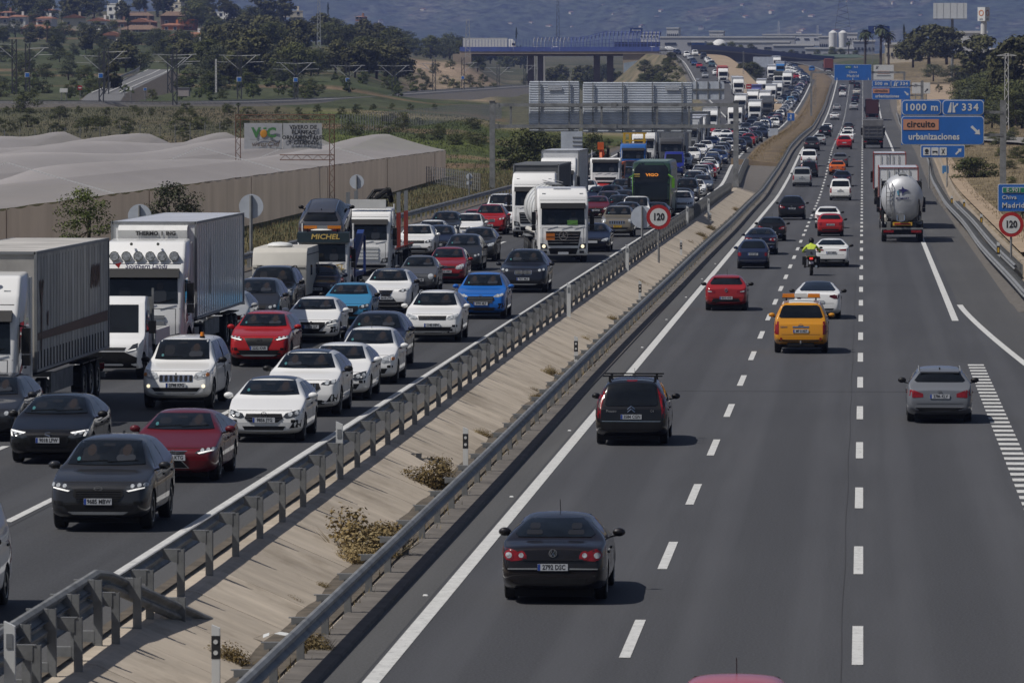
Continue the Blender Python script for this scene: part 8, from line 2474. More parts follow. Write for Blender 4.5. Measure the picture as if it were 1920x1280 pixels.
for z,yy in ((1.0,0),(1.8,0),(2.9,.7),(3.4,2.2),(3.4,4.6)):
 mb=MB();mb.tube([((b.x-a.x)*i/12,yy,z*(1+.55*sstep(.35,.6,i/12))) for i in range(13)],.07,4,BPAR);obj('fence_rail',mb.mesh('fence_rail'),t)
mb=MB();c=at(1195,84,Y+12);mb.box((c.x-a.x,8,c.z-t.location.z),(14,.2,1.6),mat('navy_cladding',(.02,.03,.1),.6));obj('cladding',mb.mesh('cladding'),t)
S_=make_lorry(dict(H=3.75,body='box',box_m=SIGNW,z1=4.1,edge_m=SIGNW),1)
p=at(968,96,Y+4)
o=obj('lorry',join_parts(S_,'lorry'),None,(p.x,Y+4,zt+.05),(0,0,PI/2),WHITE);tag(o,'white lorry crossing the railway bridge side on','lorry')
for k,(px,c_,cw) in enumerate(((1022,SILVER,'silver'),(1058,WHITE,'white'),(1240,WHITE,'white'),(1256,SILVER,'silver'),(1270,WHITE,'white'))):
 p=at(px,96,Y+3)
 o=obj('car',car_parts('hatch_plain',1),None,(p.x,Y+3,zt+.05),(0,0,PI/2),c_)
 tag(o,f'{cw} car on the railway bridge, '+['behind the pale hoops','behind the blue hoops','at the bridge end by the slip road','between two white cars at the bridge end','turning onto the slip road'][k],'car')
FO=[(1296,95,1800),(1340,95,1890),(1400,100,2000),(1450,105,2060),(1508,111,2110),(1580,116,2150)]
FW=[at(a,b,c) for a,b,c in FO]
fo=thing('flyover','dark curving flyover with a blue parapet across both carriageways','flyover',tuple(FW[0]))
def deck(dz0,dz1,y0,y1,m,name):
 mb=MB();V=[]
 for p in FW:
  for yy,zz in ((y0,dz0),(y1,dz0),(y1,dz1),(y0,dz1)): V.append((p.x-FW[0].x,p.y-FW[0].y+yy,p.z-FW[0].z+zz))
 n_=len(FW);F=[]
 for i in range(n_-1):
  for j in range(4): F.append((i*4+j,i*4+(j+1)%4,i*4+4+(j+1)%4,i*4+4+j))
 F+=[(0,1,2,3),((n_-1)*4,(n_-1)*4+1,(n_-1)*4+2,(n_-1)*4+3)]
 mb.add(V,F,m);obj(name,mb.mesh(name),fo)
deck(-3.2,-.3,0,9,BDARK,'girder');deck(-.3,.2,-.6,9.6,BCONC,'deck');deck(.2,1.8,-.5,-.3,mat('parapet_navy',(.018,.03,.16),.5),'parapet')
for i in (1,2,3,4):
 p=FW[i];mb=MB();mb.box((p.x-FW[0].x+3,p.y-FW[0].y+5,-5.5+p.z-FW[0].z),(1.6,1.6,6),BDARK);obj('pier',mb.mesh('pier'),fo)
mb=MB();mb.box((0,0,0),(0.001,.001,.001),BDARK)
p0,p1=at(1508,108,2130),at(1622,112,2130)
t=thing('shed','pale green ribbed shed at the motorway crest','shed',((p0.x+p1.x)/2,2150,ground_z(p0.x,2130)-2))
W,H=p1.x-p0.x,p0.z-t.location.z
PG=mat('pale_green_panel',(.17,.24,.18),.7,vary=.08,scale=.2);PG2=mat('pale_green_rib',(.22,.29,.23),.7)
mb=MB();mb.box((0,0,H/2),(W,18,H),PG);wl=obj('wall',mb.mesh('wall'),t)
for k in range(4):
 mb=MB();mb.prism([(-W*.4+k*W*.25,0),(-W*.4+k*W*.25+2.6,0),(-W*.4+k*W*.25+1.3,H*.8)],'Y',-9.2,-9.02,PG2);obj('gable_rib',mb.mesh('gable_rib'),wl)
mb=MB();mb.prism([(-W/2-.3,H),(W/2+.3,H),(W/2-3,H+1.2),(-W/2+3,H+1.2)],'Y',-9.3,9.3,PG2);obj('roof',mb.mesh('roof'),t)
# plants
def leaf_mat(name,a,b,vary=.25):
 m,nt,bs=nodes_of(name)
 L=nt.links
 g=nt.nodes.new('ShaderNodeNewGeometry')
 oi=nt.nodes.new('ShaderNodeObjectInfo')
 n=nt.nodes.new('ShaderNodeTexNoise');n.inputs['Scale'].default_value=.9;n.inputs['Detail'].default_value=5
 L.new(g.outputs['Position'],n.inputs['Vector'])
 r=nt.nodes.new('ShaderNodeValToRGB')
 r.color_ramp.elements[0].position=.35;r.color_ramp.elements[1].position=.68
 r.color_ramp.elements[0].color=(*a,1);r.color_ramp.elements[1].color=(*b,1)
 L.new(n.outputs['Fac'],r.inputs[0])
 mr=nt.nodes.new('ShaderNodeMapRange');mr.inputs[3].default_value=1-vary;mr.inputs[4].default_value=1+vary
 L.new(oi.outputs['Random'],mr.inputs[0])
 hv=nt.nodes.new('ShaderNodeHueSaturation');L.new(r.outputs[0],hv.inputs['Color']);L.new(mr.outputs[0],hv.inputs['Value'])
 L.new(hv.outputs[0],bs.inputs['Base Color'])
 bs.inputs['Roughness'].default_value=.75;bs.inputs['Specular IOR Level'].default_value=.15
 MATS[name]=m
 return m
PINEM=leaf_mat('pine_needles',(.046,.048,.02),(.105,.103,.042))
BROADM=leaf_mat('broad_leaves',(.046,.056,.019),(.112,.118,.042))
OLIVEM=leaf_mat('olive_leaves',(.045,.055,.03),(.1,.11,.06))
LIMEM=leaf_mat('fresh_leaves',(.05,.066,.018),(.11,.13,.04))
DRYM=leaf_mat('dry_twigs',(.12,.085,.035),(.24,.18,.085))
DRYG=leaf_mat('dry_stalks',(.13,.1,.05),(.24,.19,.1))
CYPM=leaf_mat('cypress_leaves',(.012,.022,.01),(.03,.042,.018))
PALMM=leaf_mat('palm_fronds',(.035,.05,.02),(.085,.095,.045))
BARK=mat('bark',(.07,.052,.038),.95,vary=.35,scale=3,bump=.3)
def leaves(mb,c,r,n,size,m,rg,up=0.0):
 V,F=[],[]
 for i in range(n):
  d=Vector((rg.gauss(0,1),rg.gauss(0,1),rg.gauss(0,1)))
  if d.length<1e-3: continue
  d.normalize()
  p=Vector(c)+Vector((d.x*r[0],d.y*r[1],d.z*r[2]))*(rg.random()**.35)
  nrm=(d+Vector((rg.gauss(0,.5),rg.gauss(0,.5),rg.gauss(0,.5)+up))).normalized()
  u=nrm.orthogonal().normalized();w=nrm.cross(u)
  a=rg.random()*6.28
  u,w=u*math.cos(a)+w*math.sin(a),w*math.cos(a)-u*math.sin(a)
  s=size*(.6+.8*rg.random())
  b=len(V)
  V+=[p-u*s,p+w*s*.55,p+u*s,p-w*s*.55]
  F.append((b,b+1,b+2,b+3))
 mb.add(V,F,m)
def tree_meshes(kind,seed):
 rg=random.Random(seed)
 tr,cr=MB(),MB()
 if kind in ('pine','broad','olive','orchard','bush','lime'):
  H={'pine':9,'broad':7,'olive':5,'orchard':3,'bush':2.4,'lime':4.5}[kind]
  m={'pine':PINEM,'broad':BROADM,'olive':OLIVEM,'orchard':LIMEM,'bush':BROADM,'lime':LIMEM}[kind]
  rad=H*{'pine':.46,'broad':.48,'olive':.5,'orchard':.52,'bush':.62,'lime':.5}[kind]
  bz=H*{'pine':.2,'broad':.12,'olive':.2,'orchard':.12,'bush':.02,'lime':.0}[kind]
  tr.cyl((0,0,-.4),(.1,.05,H*.55),H*.03,H*.016,7,BARK)
  nc={'pine':46,'broad':44,'olive':34,'orchard':14,'bush':20,'lime':22}[kind]
  for i in range(nc):
   a=rg.random()*6.28;rr_=rad*math.sqrt(rg.random())*.85
   t_=rg.random()
   zz=lerp(bz,H*.9,t_)
   k=math.sin(PI*min(1,.18+.8*t_))**.6
   c=(math.cos(a)*rr_*k,math.sin(a)*rr_*k,zz)
   q=rad*(.24+.17*rg.random())
   leaves(cr,c,(q,q,q*.62),{'broad':120,'lime':170,'olive':110,'bush':110}.get(kind,66),{'broad':.15,'lime':.075,'olive':.1,'bush':.07}.get(kind,H*.033+.04),m,rg,.25)
   if i<7: tr.tube([(0,0,H*.3),(c[0]*.6,c[1]*.6,lerp(H*.35,zz,.7)),c],H*.008,4,BARK)
 elif kind=='cypress':
  H=9
  tr.cyl((0,0,-.3),(0,0,H*.6),.14,.05,6,BARK)
  for i in range(24):
   z=.5+(H-.6)*i/23
   r_=.95*math.sin(PI*(.12+.86*i/23))**.7*(.8+.3*rg.random())
   leaves(cr,(rg.gauss(0,.1),rg.gauss(0,.1),z),(r_,r_,.5),46,.2,CYPM,rg,.4)
 elif kind=='palm':
  H=9
  tr.cyl((0,0,-.3),(.15,0,H*.85),.3,.24,9,BARK)
  leaves(cr,(.15,0,H*.72),(.75,.75,1.7),130,.32,DRYM,rg,-.6)
  for i in range(34):
   a=rg.random()*6.28;el=rg.uniform(-.5,1.3)
   d=Vector((math.cos(a),math.sin(a),0))
   pts=[]
   for j in range(6):
    t_=j/5
    pts.append(Vector((.15,0,H*.88))+d*(2.1*t_*math.cos(el*(1-.4*t_)))+Vector((0,0,math.sin(el)*2*t_-1.3*t_*t_)))
   for j in range(5):
    p,q=pts[j],pts[j+1]
    s=Vector((-d.y,d.x,0))*(.34*math.sin(PI*(j+.7)/6)+.05)
    s2=Vector((-d.y,d.x,0))*(.34*math.sin(PI*min(1,(j+1.7)/6))+.03)
    cr.add([p-s,p,p+s,q+s2,q,q-s2],[(0,1,4,5),(1,2,3,4)],PALMM)
 elif kind=='tuft':
  for i in range(70):
   a=rg.random()*6.28;r_=.45*math.sqrt(rg.random())
   b=Vector((math.cos(a)*r_*.6,math.sin(a)*r_*.6,0));tp=Vector((math.cos(a)*r_*1.5,math.sin(a)*r_*1.5,.2+.32*rg.random()))
   w=Vector((rg.gauss(0,1),rg.gauss(0,1),0)).normalized()*.014
   cr.add([b-w,b+w,tp],[(0,1,2)],DRYG)
  for i in range(12):
   a=rg.random()*6.28;q=.34*math.sqrt(rg.random())
   leaves(cr,(math.cos(a)*q,math.sin(a)*q,.1+.42*rg.random()),(.24,.24,.22),190,.024,DRYM if i%4 else DRYG,rg,.3)
 return (tr.mesh('trunk',60) if tr.f else None),cr.mesh('crown')
PL={}
MARKS=[(150,18,'the huge round pine'),(136,44,'the cream gable house'),(66,60,'the long red-roofed house'),(216,18,'the white cube house'),(265,50,'the brown gable house'),(352,50,'the orange house'),(352,76,'the long white house'),(225,72,'the farm sheds'),(495,15,'the huge ridge pine'),(418,28,'the white ridge building'),(325,12,'the skyline house'),(695,60,'the pale hall'),(27,120,'the first railway mast'),(52,141,'the first blue mast sign'),(190,142,'the second blue mast sign'),(270,160,'the country road'),(328,140,'the tallest mast'),(449,140,'the third blue mast sign'),(555,165,'the bright green bush'),(652,150,'the mast before the orchard'),(738,150,'the mast at the orange bank'),(868,110,'the bridge abutment mast'),(920,78,'the bridge lorry'),(598,40,'the slim lattice mast'),(1003,120,'the pale slope slabs'),(1118,120,'the right bridge piers'),(1204,120,'the painted abutment'),(1308,150,'the give way sign'),(1782,20,'the billboard'),(1845,30,'the pylon sign'),(1887,170,'the lattice post'),(1829,330,'the round bush'),(1235,407,'the ditch speed sign'),(873,850,'the second banded post'),(1080,665,'the third banded post'),(1200,550,'the fourth banded post'),(405,1260,'the nearest banded post'),(690,1040,'the largest dry shrub'),(447,205,'the squat palm shrub'),(530,250,'the nursery banner'),(757,225,'the round field bush'),(1340,88,'the white dome'),(1571,70,'the white silos'),(1650,60,'the tall palms'),(47,190,'the large round bush')]
SEEN=set()
def beside(label,X,Y,Z,size=''):
 px,py=project(X,Y,Z)
 for k,(d,a,b,m) in enumerate(sorted((math.hypot(px-a,(py-b)*1.5),a,b,m) for a,b,m in MARKS)[:5]):
  dx,dy=px-a,py-b
  v='above' if dy<0 else 'below';h='left' if dx<0 else 'right'
  if abs(dx)>2.2*abs(dy): rel=f'{h} of'
  elif abs(dy)>2.2*abs(dx): rel=v
  else: rel=f'{v} and {h} of'
  for near in ('just ' if d<28 else ('' if d<70 else 'well '),'slightly ','farther '):
   c=f'{size}{label}, {near}{rel} {m}'
   if c not in SEEN and len(c.split())<=16:
    SEEN.add(c);return c
 return f'{size}{label}'
def plant(kind,X,Y,h,label,group=None,seed=None,wide=1.0,z=None,name=None):
 base={'pine':9,'broad':7,'olive':5,'orchard':3,'bush':2.4,'lime':4.5,'cypress':9,'palm':9.6,'tuft':.7}[kind]
 k=(kind,rnd.randrange(3) if seed is None else seed)
 if k not in PL: PL[k]=tree_meshes(kind,hash(kind)%97+k[1]*13 if False else sum(map(ord,kind))+k[1]*13)
 nm=name or {'pine':'pine_tree','broad':'broadleaf_tree','olive':'olive_tree','orchard':'orchard_tree','bush':'bush','lime':'leafy_tree','cypress':'cypress_tree','palm':'palm_tree','tuft':'dry_shrub'}[kind]
 ct={'bush':'bush','tuft':'shrub'}.get(kind,'tree')
 t=thing(nm,label,ct,(X,Y,(ground_z(X,Y) if z is None else z)-.05),(0,0,rnd.random()*6.28),group)
 if group: t['label']=beside(label.split(' on the ')[0].split(' in the ')[0].split(' of the ')[0].split(' above the ')[0].split(' below the ')[0].split(' behind the ')[0].split(' beyond the ')[0].split(' along the ')[0],X,Y,t.location.z+h*.5,'small ' if h<base*.7 else ('tall ' if h>base*1.05 else ''))
 s=h/base
 t.scale=(s*wide,s*wide,s)
 tr,cr=PL[k]
 if tr: obj('trunk',tr,t)
 obj('crown' if kind!='tuft' else 'twigs',cr,t)
 return t
def plant_px(kind,px,pyb,h_px,Y,label,group=None,wide=1.0,seed=None,name=None):
 """pyb: where its foot shows; the ground height there follows the land"""
 p=at(px,pyb,Y)
 h=h_px*Y/F_PX
 return plant(kind,p.x,Y,h,label,group,seed,wide,p.z,name)
plant_px('lime',165,470,128,246,'pale green straggly tree before the netting wall, left of fridge lorry',wide=1.2)
plant_px('olive',318,440,104,272,'grey green olive-like tree above the fridge trailer roof',wide=1.25)
plant_px('broad',985,350,120,585,'big dark broadleaf tree between the gantry post and lorry roofs',wide=1.15,seed=1)
plant_px('broad',1040,340,92,600,'dark broadleaf tree touching the big one, under the ribbed gantry',wide=1.1,seed=2)
plant_px('bush',930,392,52,520,'dark bush at the foot of the left gantry post')
plant_px('broad',1112,325,78,640,'dark tree right of the tall grey panel under the gantry',wide=.9)
plant_px('bush',1165,300,40,720,'low bush behind the yellow access frame')
plant_px('lime',1140,290,34,700,'yellow green shrub behind the folded digger arm',name='shrub')
plant_px('bush',47,216,50,800,'large round dark bush in front of the railway, first from the frame edge',wide=1.05)
plant_px('bush',112,222,26,760,'low dark bush right of the large round bush',wide=1.5)
plant_px('bush',20,250,26,690,'small dark bush behind the left fence end')
plant_px('bush',757,240,34,740,'dark round bush at the field fence',wide=.8)
plant_px('palm',447,212,22,790,'squat palm shrub below the railway bank',wide=1.3)
plant_px('bush',286,186,22,845,'dark bush at the country road end, left of the tallest mast')
for k,(px,py,h) in enumerate([(180,228,14),(200,214,16),(262,216,15),(285,216,14),(330,222,13),(360,216,15),(520,212,14),(560,214,15),(595,210,16),(640,214,17),(668,212,19),(700,208,14),(735,206,13),(770,206,15),(815,205,12),(655,232,12)]):
 plant_px('bush',px,py,h,800-(py-205)*6+max(0,px-560)*.5,['low scrub bush on the bank below the railway','grey scrub bush on the bank below the railway'][0],'scrub bushes below the railway')
for k in range(70):
 px,Y=rnd.uniform(-20,900),rnd.uniform(585,815)
 p=gpy(px,Y);plant('bush',p.x,Y,rnd.uniform(.8,1.9),'low scrub bush on the rough ground','scrub bushes on the rough ground',wide=rnd.uniform(1,1.9))
for k in range(56):
 px=[rnd.uniform(-15,245),rnd.uniform(330,560),rnd.uniform(560,790)][k%3]
 Y=rnd.uniform(905,1060)+max(0,px-500)*.8
 p=gpy(px,Y)
 plant('orchard' if rnd.random()<.75 else 'bush',p.x,Y,rnd.uniform(1.7,3.0),'small orchard tree in the rows beyond the railway','orchard trees beyond the railway')
plant_px('lime',555,190,48,1000,'bright green bush at the blue-signed mast',wide=1.1,name='leafy_tree')
plant_px('bush',790,183,27,1290,'grey green bush on the orange bank',wide=1.2)
plant_px('pine',208,185,70,940,'dark narrow tree behind the masts left of the country road',wide=.75)
for k in range(80):
 px,Y=rnd.uniform(-20,560),rnd.uniform(1000,1560)
 if 190<px<330 and Y<1180: continue
 p=gpy(px,Y)
 plant(rnd.choice(['orchard','bush','olive','broad']),p.x,Y,rnd.uniform(2,4.5),'low tree on the terraces above the railway','terrace trees above the railway',wide=rnd.uniform(1,1.6))
def wood(n,x0,x1,Y0,Y1,hs,kinds,label,group):
 for k in range(n):
  px=rnd.uniform(x0,x1);Y=lerp(Y0,Y1,(k+rnd.random())/n)
  p=gpy(px,Y)
  plant(rnd.choice(kinds),p.x,Y,rnd.uniform(*hs),label,group,wide=rnd.uniform(.9,1.3))
wood(64,385,745,1160,1950,(6,10.5),['pine','pine','pine','broad'],'dark pine in the wood on the hill above the railway','pines of the hillside wood')
wood(22,400,600,1100,1300,(5,8),['pine','broad','olive'],'tree on the lower edge of the hillside wood','trees on the lower wood edge')
wood(22,740,900,1900,2350,(6,10),['pine','broad','olive'],'tree beyond the pale hall on the ridge','ridge trees beyond the pale hall')
wood(30,-20,380,1500,1900,(4,7),['pine','broad','olive','bush'],'garden tree on the slope below the houses','garden trees below the houses')
wood(34,-20,560,2050,2500,(7,12),['pine','pine','broad'],'tall dark pine behind the hillside houses','tall pines behind the houses')
wood(12,200,420,1250,1500,(4,7),['broad','pine'],'dark tree on the terraces above the country road','trees on the terraces')
wood(16,880,1000,2300,2700,(6,9),['pine','broad','cypress'],'tree on the skyline beyond the railway bridge','skyline trees beyond the bridge')
for k,(px,py,h,Y,kd,lb) in enumerate([(150,42,52,2150,'pine','huge round pine among the houses, upper left'),(45,34,44,2200,'pine','tall pine at the far upper left'),(495,42,62,2100,'pine','huge spreading pine on the ridge right of the houses'),(535,36,46,2150,'pine','second spreading pine on the ridge, touching the huge one'),(421,28,34,2180,'pine','round pine standing alone left of the huge ridge pine'),(308,38,46,2240,'cypress','slim cypress beside the palm above the orange house'),(295,42,38,2230,'cypress','second slim cypress left of the taller one'),(615,27,22,2300,'cypress','small cypress on the skyline right of the wood'),(968,74,22,2300,'cypress','small cypress beyond the bridge lorry'),(316,20,34,2300,'palm','palm above the hillside houses'),(240,66,36,1950,'palm','palm in front of the brown gable house'),(88,78,45,1500,'palm','wide palm on the terraces below the houses'),(116,50,28,2000,'palm','small palm between the gable houses')]):
 plant_px(kd,px,py,h,Y,lb,wide=1.15 if kd=='pine' else 1)
for k in range(26):
 Y=rnd.uniform(1290,1700);x=rX(Y)-rnd.uniform(7,20);kk=sstep(1130,1450,Y)
 f=(abs(x-rX(Y))-6.5)/15.5
 plant(rnd.choice(['bush','bush','broad','pine']),rX(Y)-abs(x-rX(Y))*(lerp(.35,1,kk) if abs(x-rX(Y))>12 else 1),Y,rnd.uniform(2,4.2),'dark shrub on the left slope of the slip road bank','shrubs on the slip road embankment',z=rZ(Y)-12*f*lerp(.15,1,kk)+.3,wide=1.3)
for k in range(20):
 px,Y=rnd.uniform(985,1165),rnd.uniform(1740,2100)
 p=gpy(px,Y);plant(rnd.choice(['broad','pine','olive']),p.x,Y,rnd.uniform(4,7),'dark tree seen through the bridge piers','trees seen through the bridge')
for k,(px,Y,h,kd) in enumerate([(1218,1600,5.5,'pine'),(1240,1570,5,'broad'),(1205,1580,4.5,'broad'),(1232,1500,3.5,'bush'),(1256,1520,3.5,'bush'),(1262,1450,2.6,'bush'),(1225,1640,5,'pine'),(1272,1600,2.2,'bush')]):
 p=gpy(px,Y);plant(kd,p.x,Y,h,'dark shrub on the slip road embankment by the abutment','shrubs on the slip road embankment')
for k,(px,Y) in enumerate([(770,1350),(800,1420),(835,1480),(850,1400),(790,1500),(760,1450),(880,1500),(905,1560),(925,1500),(815,1560),(845,1600),(1060,1600),(1085,1640),(1040,1680),(1095,1560),(895,1430)]):
 p=gpy(px,Y);plant('bush',p.x,Y,rnd.uniform(1.8,3.4),'scrub bush on the tan bank around the bridge','scrub bushes on the tan bank')
for k,(px,Y,h,kd) in enumerate([(1398,1560,6.5,'pine'),(1412,1600,6,'broad'),(1388,1640,4.5,'olive'),(1360,1760,3.5,'lime'),(1420,1650,5,'broad')]):
 p=gpy(px,Y);plant(kd,p.x,Y,h,'dark tree in the wedge between slip road and jam','trees in the slip road wedge')
plant_px('broad',1829,366,78,540,'round dark green bush beside the pale path on the right',wide=1.35,name='bush')
plant_px('bush',1790,322,22,610,'small green bush left of the round one')
for k,(px,pb,hp,Y,kd,wd,lb) in enumerate([(1742,118,76,1500,'pine',1.5,'broad dark pine behind the billboard post'),(1775,118,70,1480,'pine',1.4,'broad dark pine touching the one behind the billboard'),(1712,124,62,1520,'pine',1.2,'dark pine nearest the palms on the right'),(1836,150,88,1200,'pine',1.2,'tall dark pine beneath the white pylon sign'),(1905,190,130,900,'pine',1.0,'dark pine cut by the right frame edge'),(1870,205,80,930,'broad',1.2,'dense dark tree beside the lattice post'),(1840,210,66,960,'broad',1.1,'dense tall tree just left of the pale lattice post'),(1905,228,70,820,'broad',1.2,'low dense tree at right frame edge above dry grass'),(1810,205,62,1030,'broad',1.1,'dense tree at the bend of the dirt track'),(1790,160,40,1250,'olive',1.5,'grey green tree along the dirt track'),(1750,150,32,1400,'olive',1.7,'olive tree behind the dusty bend'),(1860,232,44,850,'bush',1.5,'bush under the lattice post'),(1760,172,14,1150,'bush',1.0,'small round bush beside the dirt track')]):
 plant_px(kd,px,pb,hp,Y,lb,wide=wd)
for k in range(30):
 px,Y=rnd.uniform(1785,1960),rnd.uniform(820,1420)
 p=gpy(px,Y)
 if p.x<17+(Y-820)*.012: continue
 plant(rnd.choice(['broad','broad','pine','olive']),p.x,Y,rnd.uniform(4.5,8),'dense tree in the dark grove on the right','trees of the right hand grove',wide=rnd.uniform(1.1,1.5))
for px,pt,lb in ((1622,52,'palm tree left of three beyond the blue overhead board'),(1651,42,'tallest palm tree, middle of three'),(1666,56,'palm tree right of three, with dry skirt')):
 plant_px('palm',px,122,122-pt+4,1620,lb)
plant_px('palm',1591,106,32,2300,'small distant palm left of the tall palms')
plant_px('cypress',1695,75,28,1600,'slim cypress right of the palms')
for k,px in enumerate((1332,1355,1372,1388,1408,1440,1485,1532,1560,1578,1605)):
 plant_px('broad',px,110 if px>1420 else 100,rnd.uniform(17,24),2350,'round street tree before the far grey warehouses','street trees before the far warehouses')
for k in range(46):
 Y=rnd.uniform(330,860);x=xr(rnd.uniform(10.5,28),Y)
 plant(rnd.choice(['bush','bush','olive']),x,Y,rnd.uniform(.5,1.5),'low scrub bush on the dry right bank','scrub bushes on the dry right bank',wide=rnd.uniform(1,1.8))
for k,(px,py,h,w) in enumerate([(690,1058,1.1,1.2),(664,1070,.55,1.3),(715,1030,.6,1.3),(808,928,.9,1.2),(903,832,.4,1.1),(1030,716,.5,1.1),(590,1235,.5,1.1),(1092,650,.4,1.1),(1200,545,.5,1),(1290,466,.5,1.1),(1310,452,.6,1.4),(1330,438,.6,1.2),(1325,455,.4,1.2),(820,900,.5,1.2),(470,1060,.3,1.2),(430,1265,.5,1.2),(1145,610,.4,1.3),(1000,745,.3,1),(545,1150,.3,1.2),(600,1118,.25,1.3),(1385,400,.5,1.5),(1010,760,.35,1.2)]):
 p=on_road(px,py, lambda y:zR(y)-.1)
 lbl={0:'largest dry brown shrub in the ditch, beside the barrier',3:'dry brown shrub second largest in the ditch, above the big one'}.get(k,'small dry tuft along the ditch bottom')
 plant('tuft',p.x,p.y,h,lbl,None if k in (0,3) else 'dry tufts along the ditch',z=zR(p.y)+.0,wide=w)
def grass_mass(name,n,fn,m,h,label,w=.03):
 mb=MB();V,F=[],[]
 for i in range(n):
  x,y,z=fn()
  hh=h*rnd.uniform(.5,1.3)
  a=rnd.random()*6.28
  dx,dy=math.cos(a),math.sin(a)
  b=len(V)
  lean=hh*.35
  V+=[(x-dy*w,y+dx*w,z-.05),(x+dy*w,y-dx*w,z-.05),(x+dx*lean,y+dy*lean,z+hh)]
  F.append((b,b+1,b+2))
 mb.add(V,F,m)
 return stuff(name,mb.mesh(name),None,label)
def vg():
 y=200+420*rnd.random()**1.0;x=xl(-29.6-10.5*rnd.random()**1.3,y)
 return x,y,ground_z(x,y)
grass_mass('dry_grass',22000,vg,DRYG,.22,'dry verge grass below the netting wall',.025)
grass_mass('green_grass',12000,vg,OLIVEM,.3,'green weeds in the verge below the netting wall',.03)
def rg_():
 y=260+700*rnd.random();x=xr(8.9+14*rnd.random()**1.2,y)
 return x,y,ground_z(x,y)
grass_mass('dry_grass',20000,rg_,DRYG,.22,'dry grass on the right bank',.025)
def mg():
 y=606+900*rnd.random();x=rnd.uniform(-12.6,-8.9)+xS(y)
 return x,y,zR(y)+.25
grass_mass('dry_grass',14000,mg,DRYM,.16,'brown grass in the far median',.03)
def eg():
 if rnd.random()<.5:
  y=rnd.uniform(75,480);return -8.62+rnd.gauss(0,.06),y,zR(y)+.02
 y=rnd.uniform(130,480);return 6.9+.35*math.sin(y*.012)+rnd.gauss(0,.25),y+100,zR(y+100)
grass_mass('dry_grass',1800,eg,DRYG,.16,'thin dry grass at the barrier feet',.02)
def fg():
 px=rnd.uniform(640,1130);Y=rnd.uniform(600,900);p=gpy(px,Y);return p.x,Y,p.z
grass_mass('green_grass',12000,fg,LIMEM,.2,'green crop in the field behind the netting house',.06)
def bg():
 px=rnd.uniform(-20,860);Y=rnd.uniform(575,830);p=gpy(px,Y);return p.x,Y,p.z
grass_mass('scrub_grass',16000,bg,OLIVEM,.28,'scrubby weeds between netting house and railway',.06)
# houses on the hill
TILE=mat('roof_tile',(.24,.11,.065),.85,vary=.3,scale=1.2,bump=.2);TILEB=mat('roof_tile_brown',(.17,.11,.075),.85,vary=.25,scale=1.2)
WALLS={'white':mat('house_white',(.75,.74,.7),.8,vary=.06),'cream':mat('house_cream',(.6,.54,.42),.8,vary=.06),'orange':mat('house_orange',(.55,.19,.07),.8,vary=.08),'brown':mat('house_brown',(.16,.1,.07),.8,vary=.1),'brick':mat('house_brick',(.25,.13,.08),.8,vary=.15),'grey':mat('house_grey',(.3,.29,.27),.8,vary=.06)}
WIN=mat('house_window',(.03,.035,.045),.2)
def house(px,pyb,wpx,hpx,Y,wall,roof,label,storeys=2,chimney=True,extra=None):
 p=at(px,pyb,Y);k=Y/F_PX
 W,H=wpx*k,hpx*k
 D=max(7,W*.7)
 t=thing('house',label,'house',(p.x,Y+D/2,p.z),(0,0,rnd.uniform(-.25,.25)))
 wm=WALLS[wall]
 mb=MB();mb.box((0,0,H/2-.5),(W,D,H+1),wm);wo=obj('wall',mb.mesh('wall'),t)
 if roof=='flat':
  mb=MB();mb.box((0,0,H+.15),(W+.3,D+.3,.3),wm);ro=obj('roof',mb.mesh('roof'),t)
 else:
  rm=TILE if roof!='brown' else TILEB
  rh=W*.17 if roof=='gable' else W*.13
  mb=MB()
  if roof=='gable': mb.prism([(-W/2-.5,H),(W/2+.5,H),(0,H+rh)],'Y',-D/2-.5,D/2+.5,rm)
  else: mb.add([(-W/2-.5,-D/2-.5,H),(W/2+.5,-D/2-.5,H),(W/2+.5,D/2+.5,H),(-W/2-.5,D/2+.5,H),(-W*.3,0,H+rh),(W*.3,0,H+rh)],[(0,1,5,4),(1,2,5),(2,3,4,5),(3,0,4),(0,3,2,1)],rm)
  ro=obj('roof',mb.mesh('roof'),t)
 if chimney:
  mb=MB();mb.box((W*.25,0,H+W*.12+.4),(.8,.8,1.8),wm);obj('chimney',mb.mesh('chimney'),ro)
 st=max(1,min(storeys,int(H/2.4)))
 n=max(2,int(W/3.6))
 for s in range(st):
  for i in range(n):
   x=-W/2+W*(i+.5)/n;z=H*(s+.5)/st
   mb=MB();mb.box((x,-D/2-.04,z),(1.25,.1,1.25),SIGNW if wall not in ('white',) else GREYP);f=obj('window',mb.mesh('window'),t)
   mb=MB();mb.box((x,-D/2-.1,z),(1.0,.06,1.05),WIN);obj('pane',mb.mesh('pane'),f)
 if extra=='porch':
  mb=MB();mb.box((0,-D/2-1.2,H*.52),(W*.9,2.4,.2),TILE);obj('porch_roof',mb.mesh('porch_roof'),t)
 if extra=='solar':
  for i in range(4):
   mb=MB();mb.box((-W*.2+i*1.7,-1,H+.9),(1.5,.1,1.3),mat('solar_panel',(.03,.05,.1),.2),Matrix.Rotation(-.5,3,'X'));obj('solar_panel',mb.mesh('solar_panel'),ro)
 return t
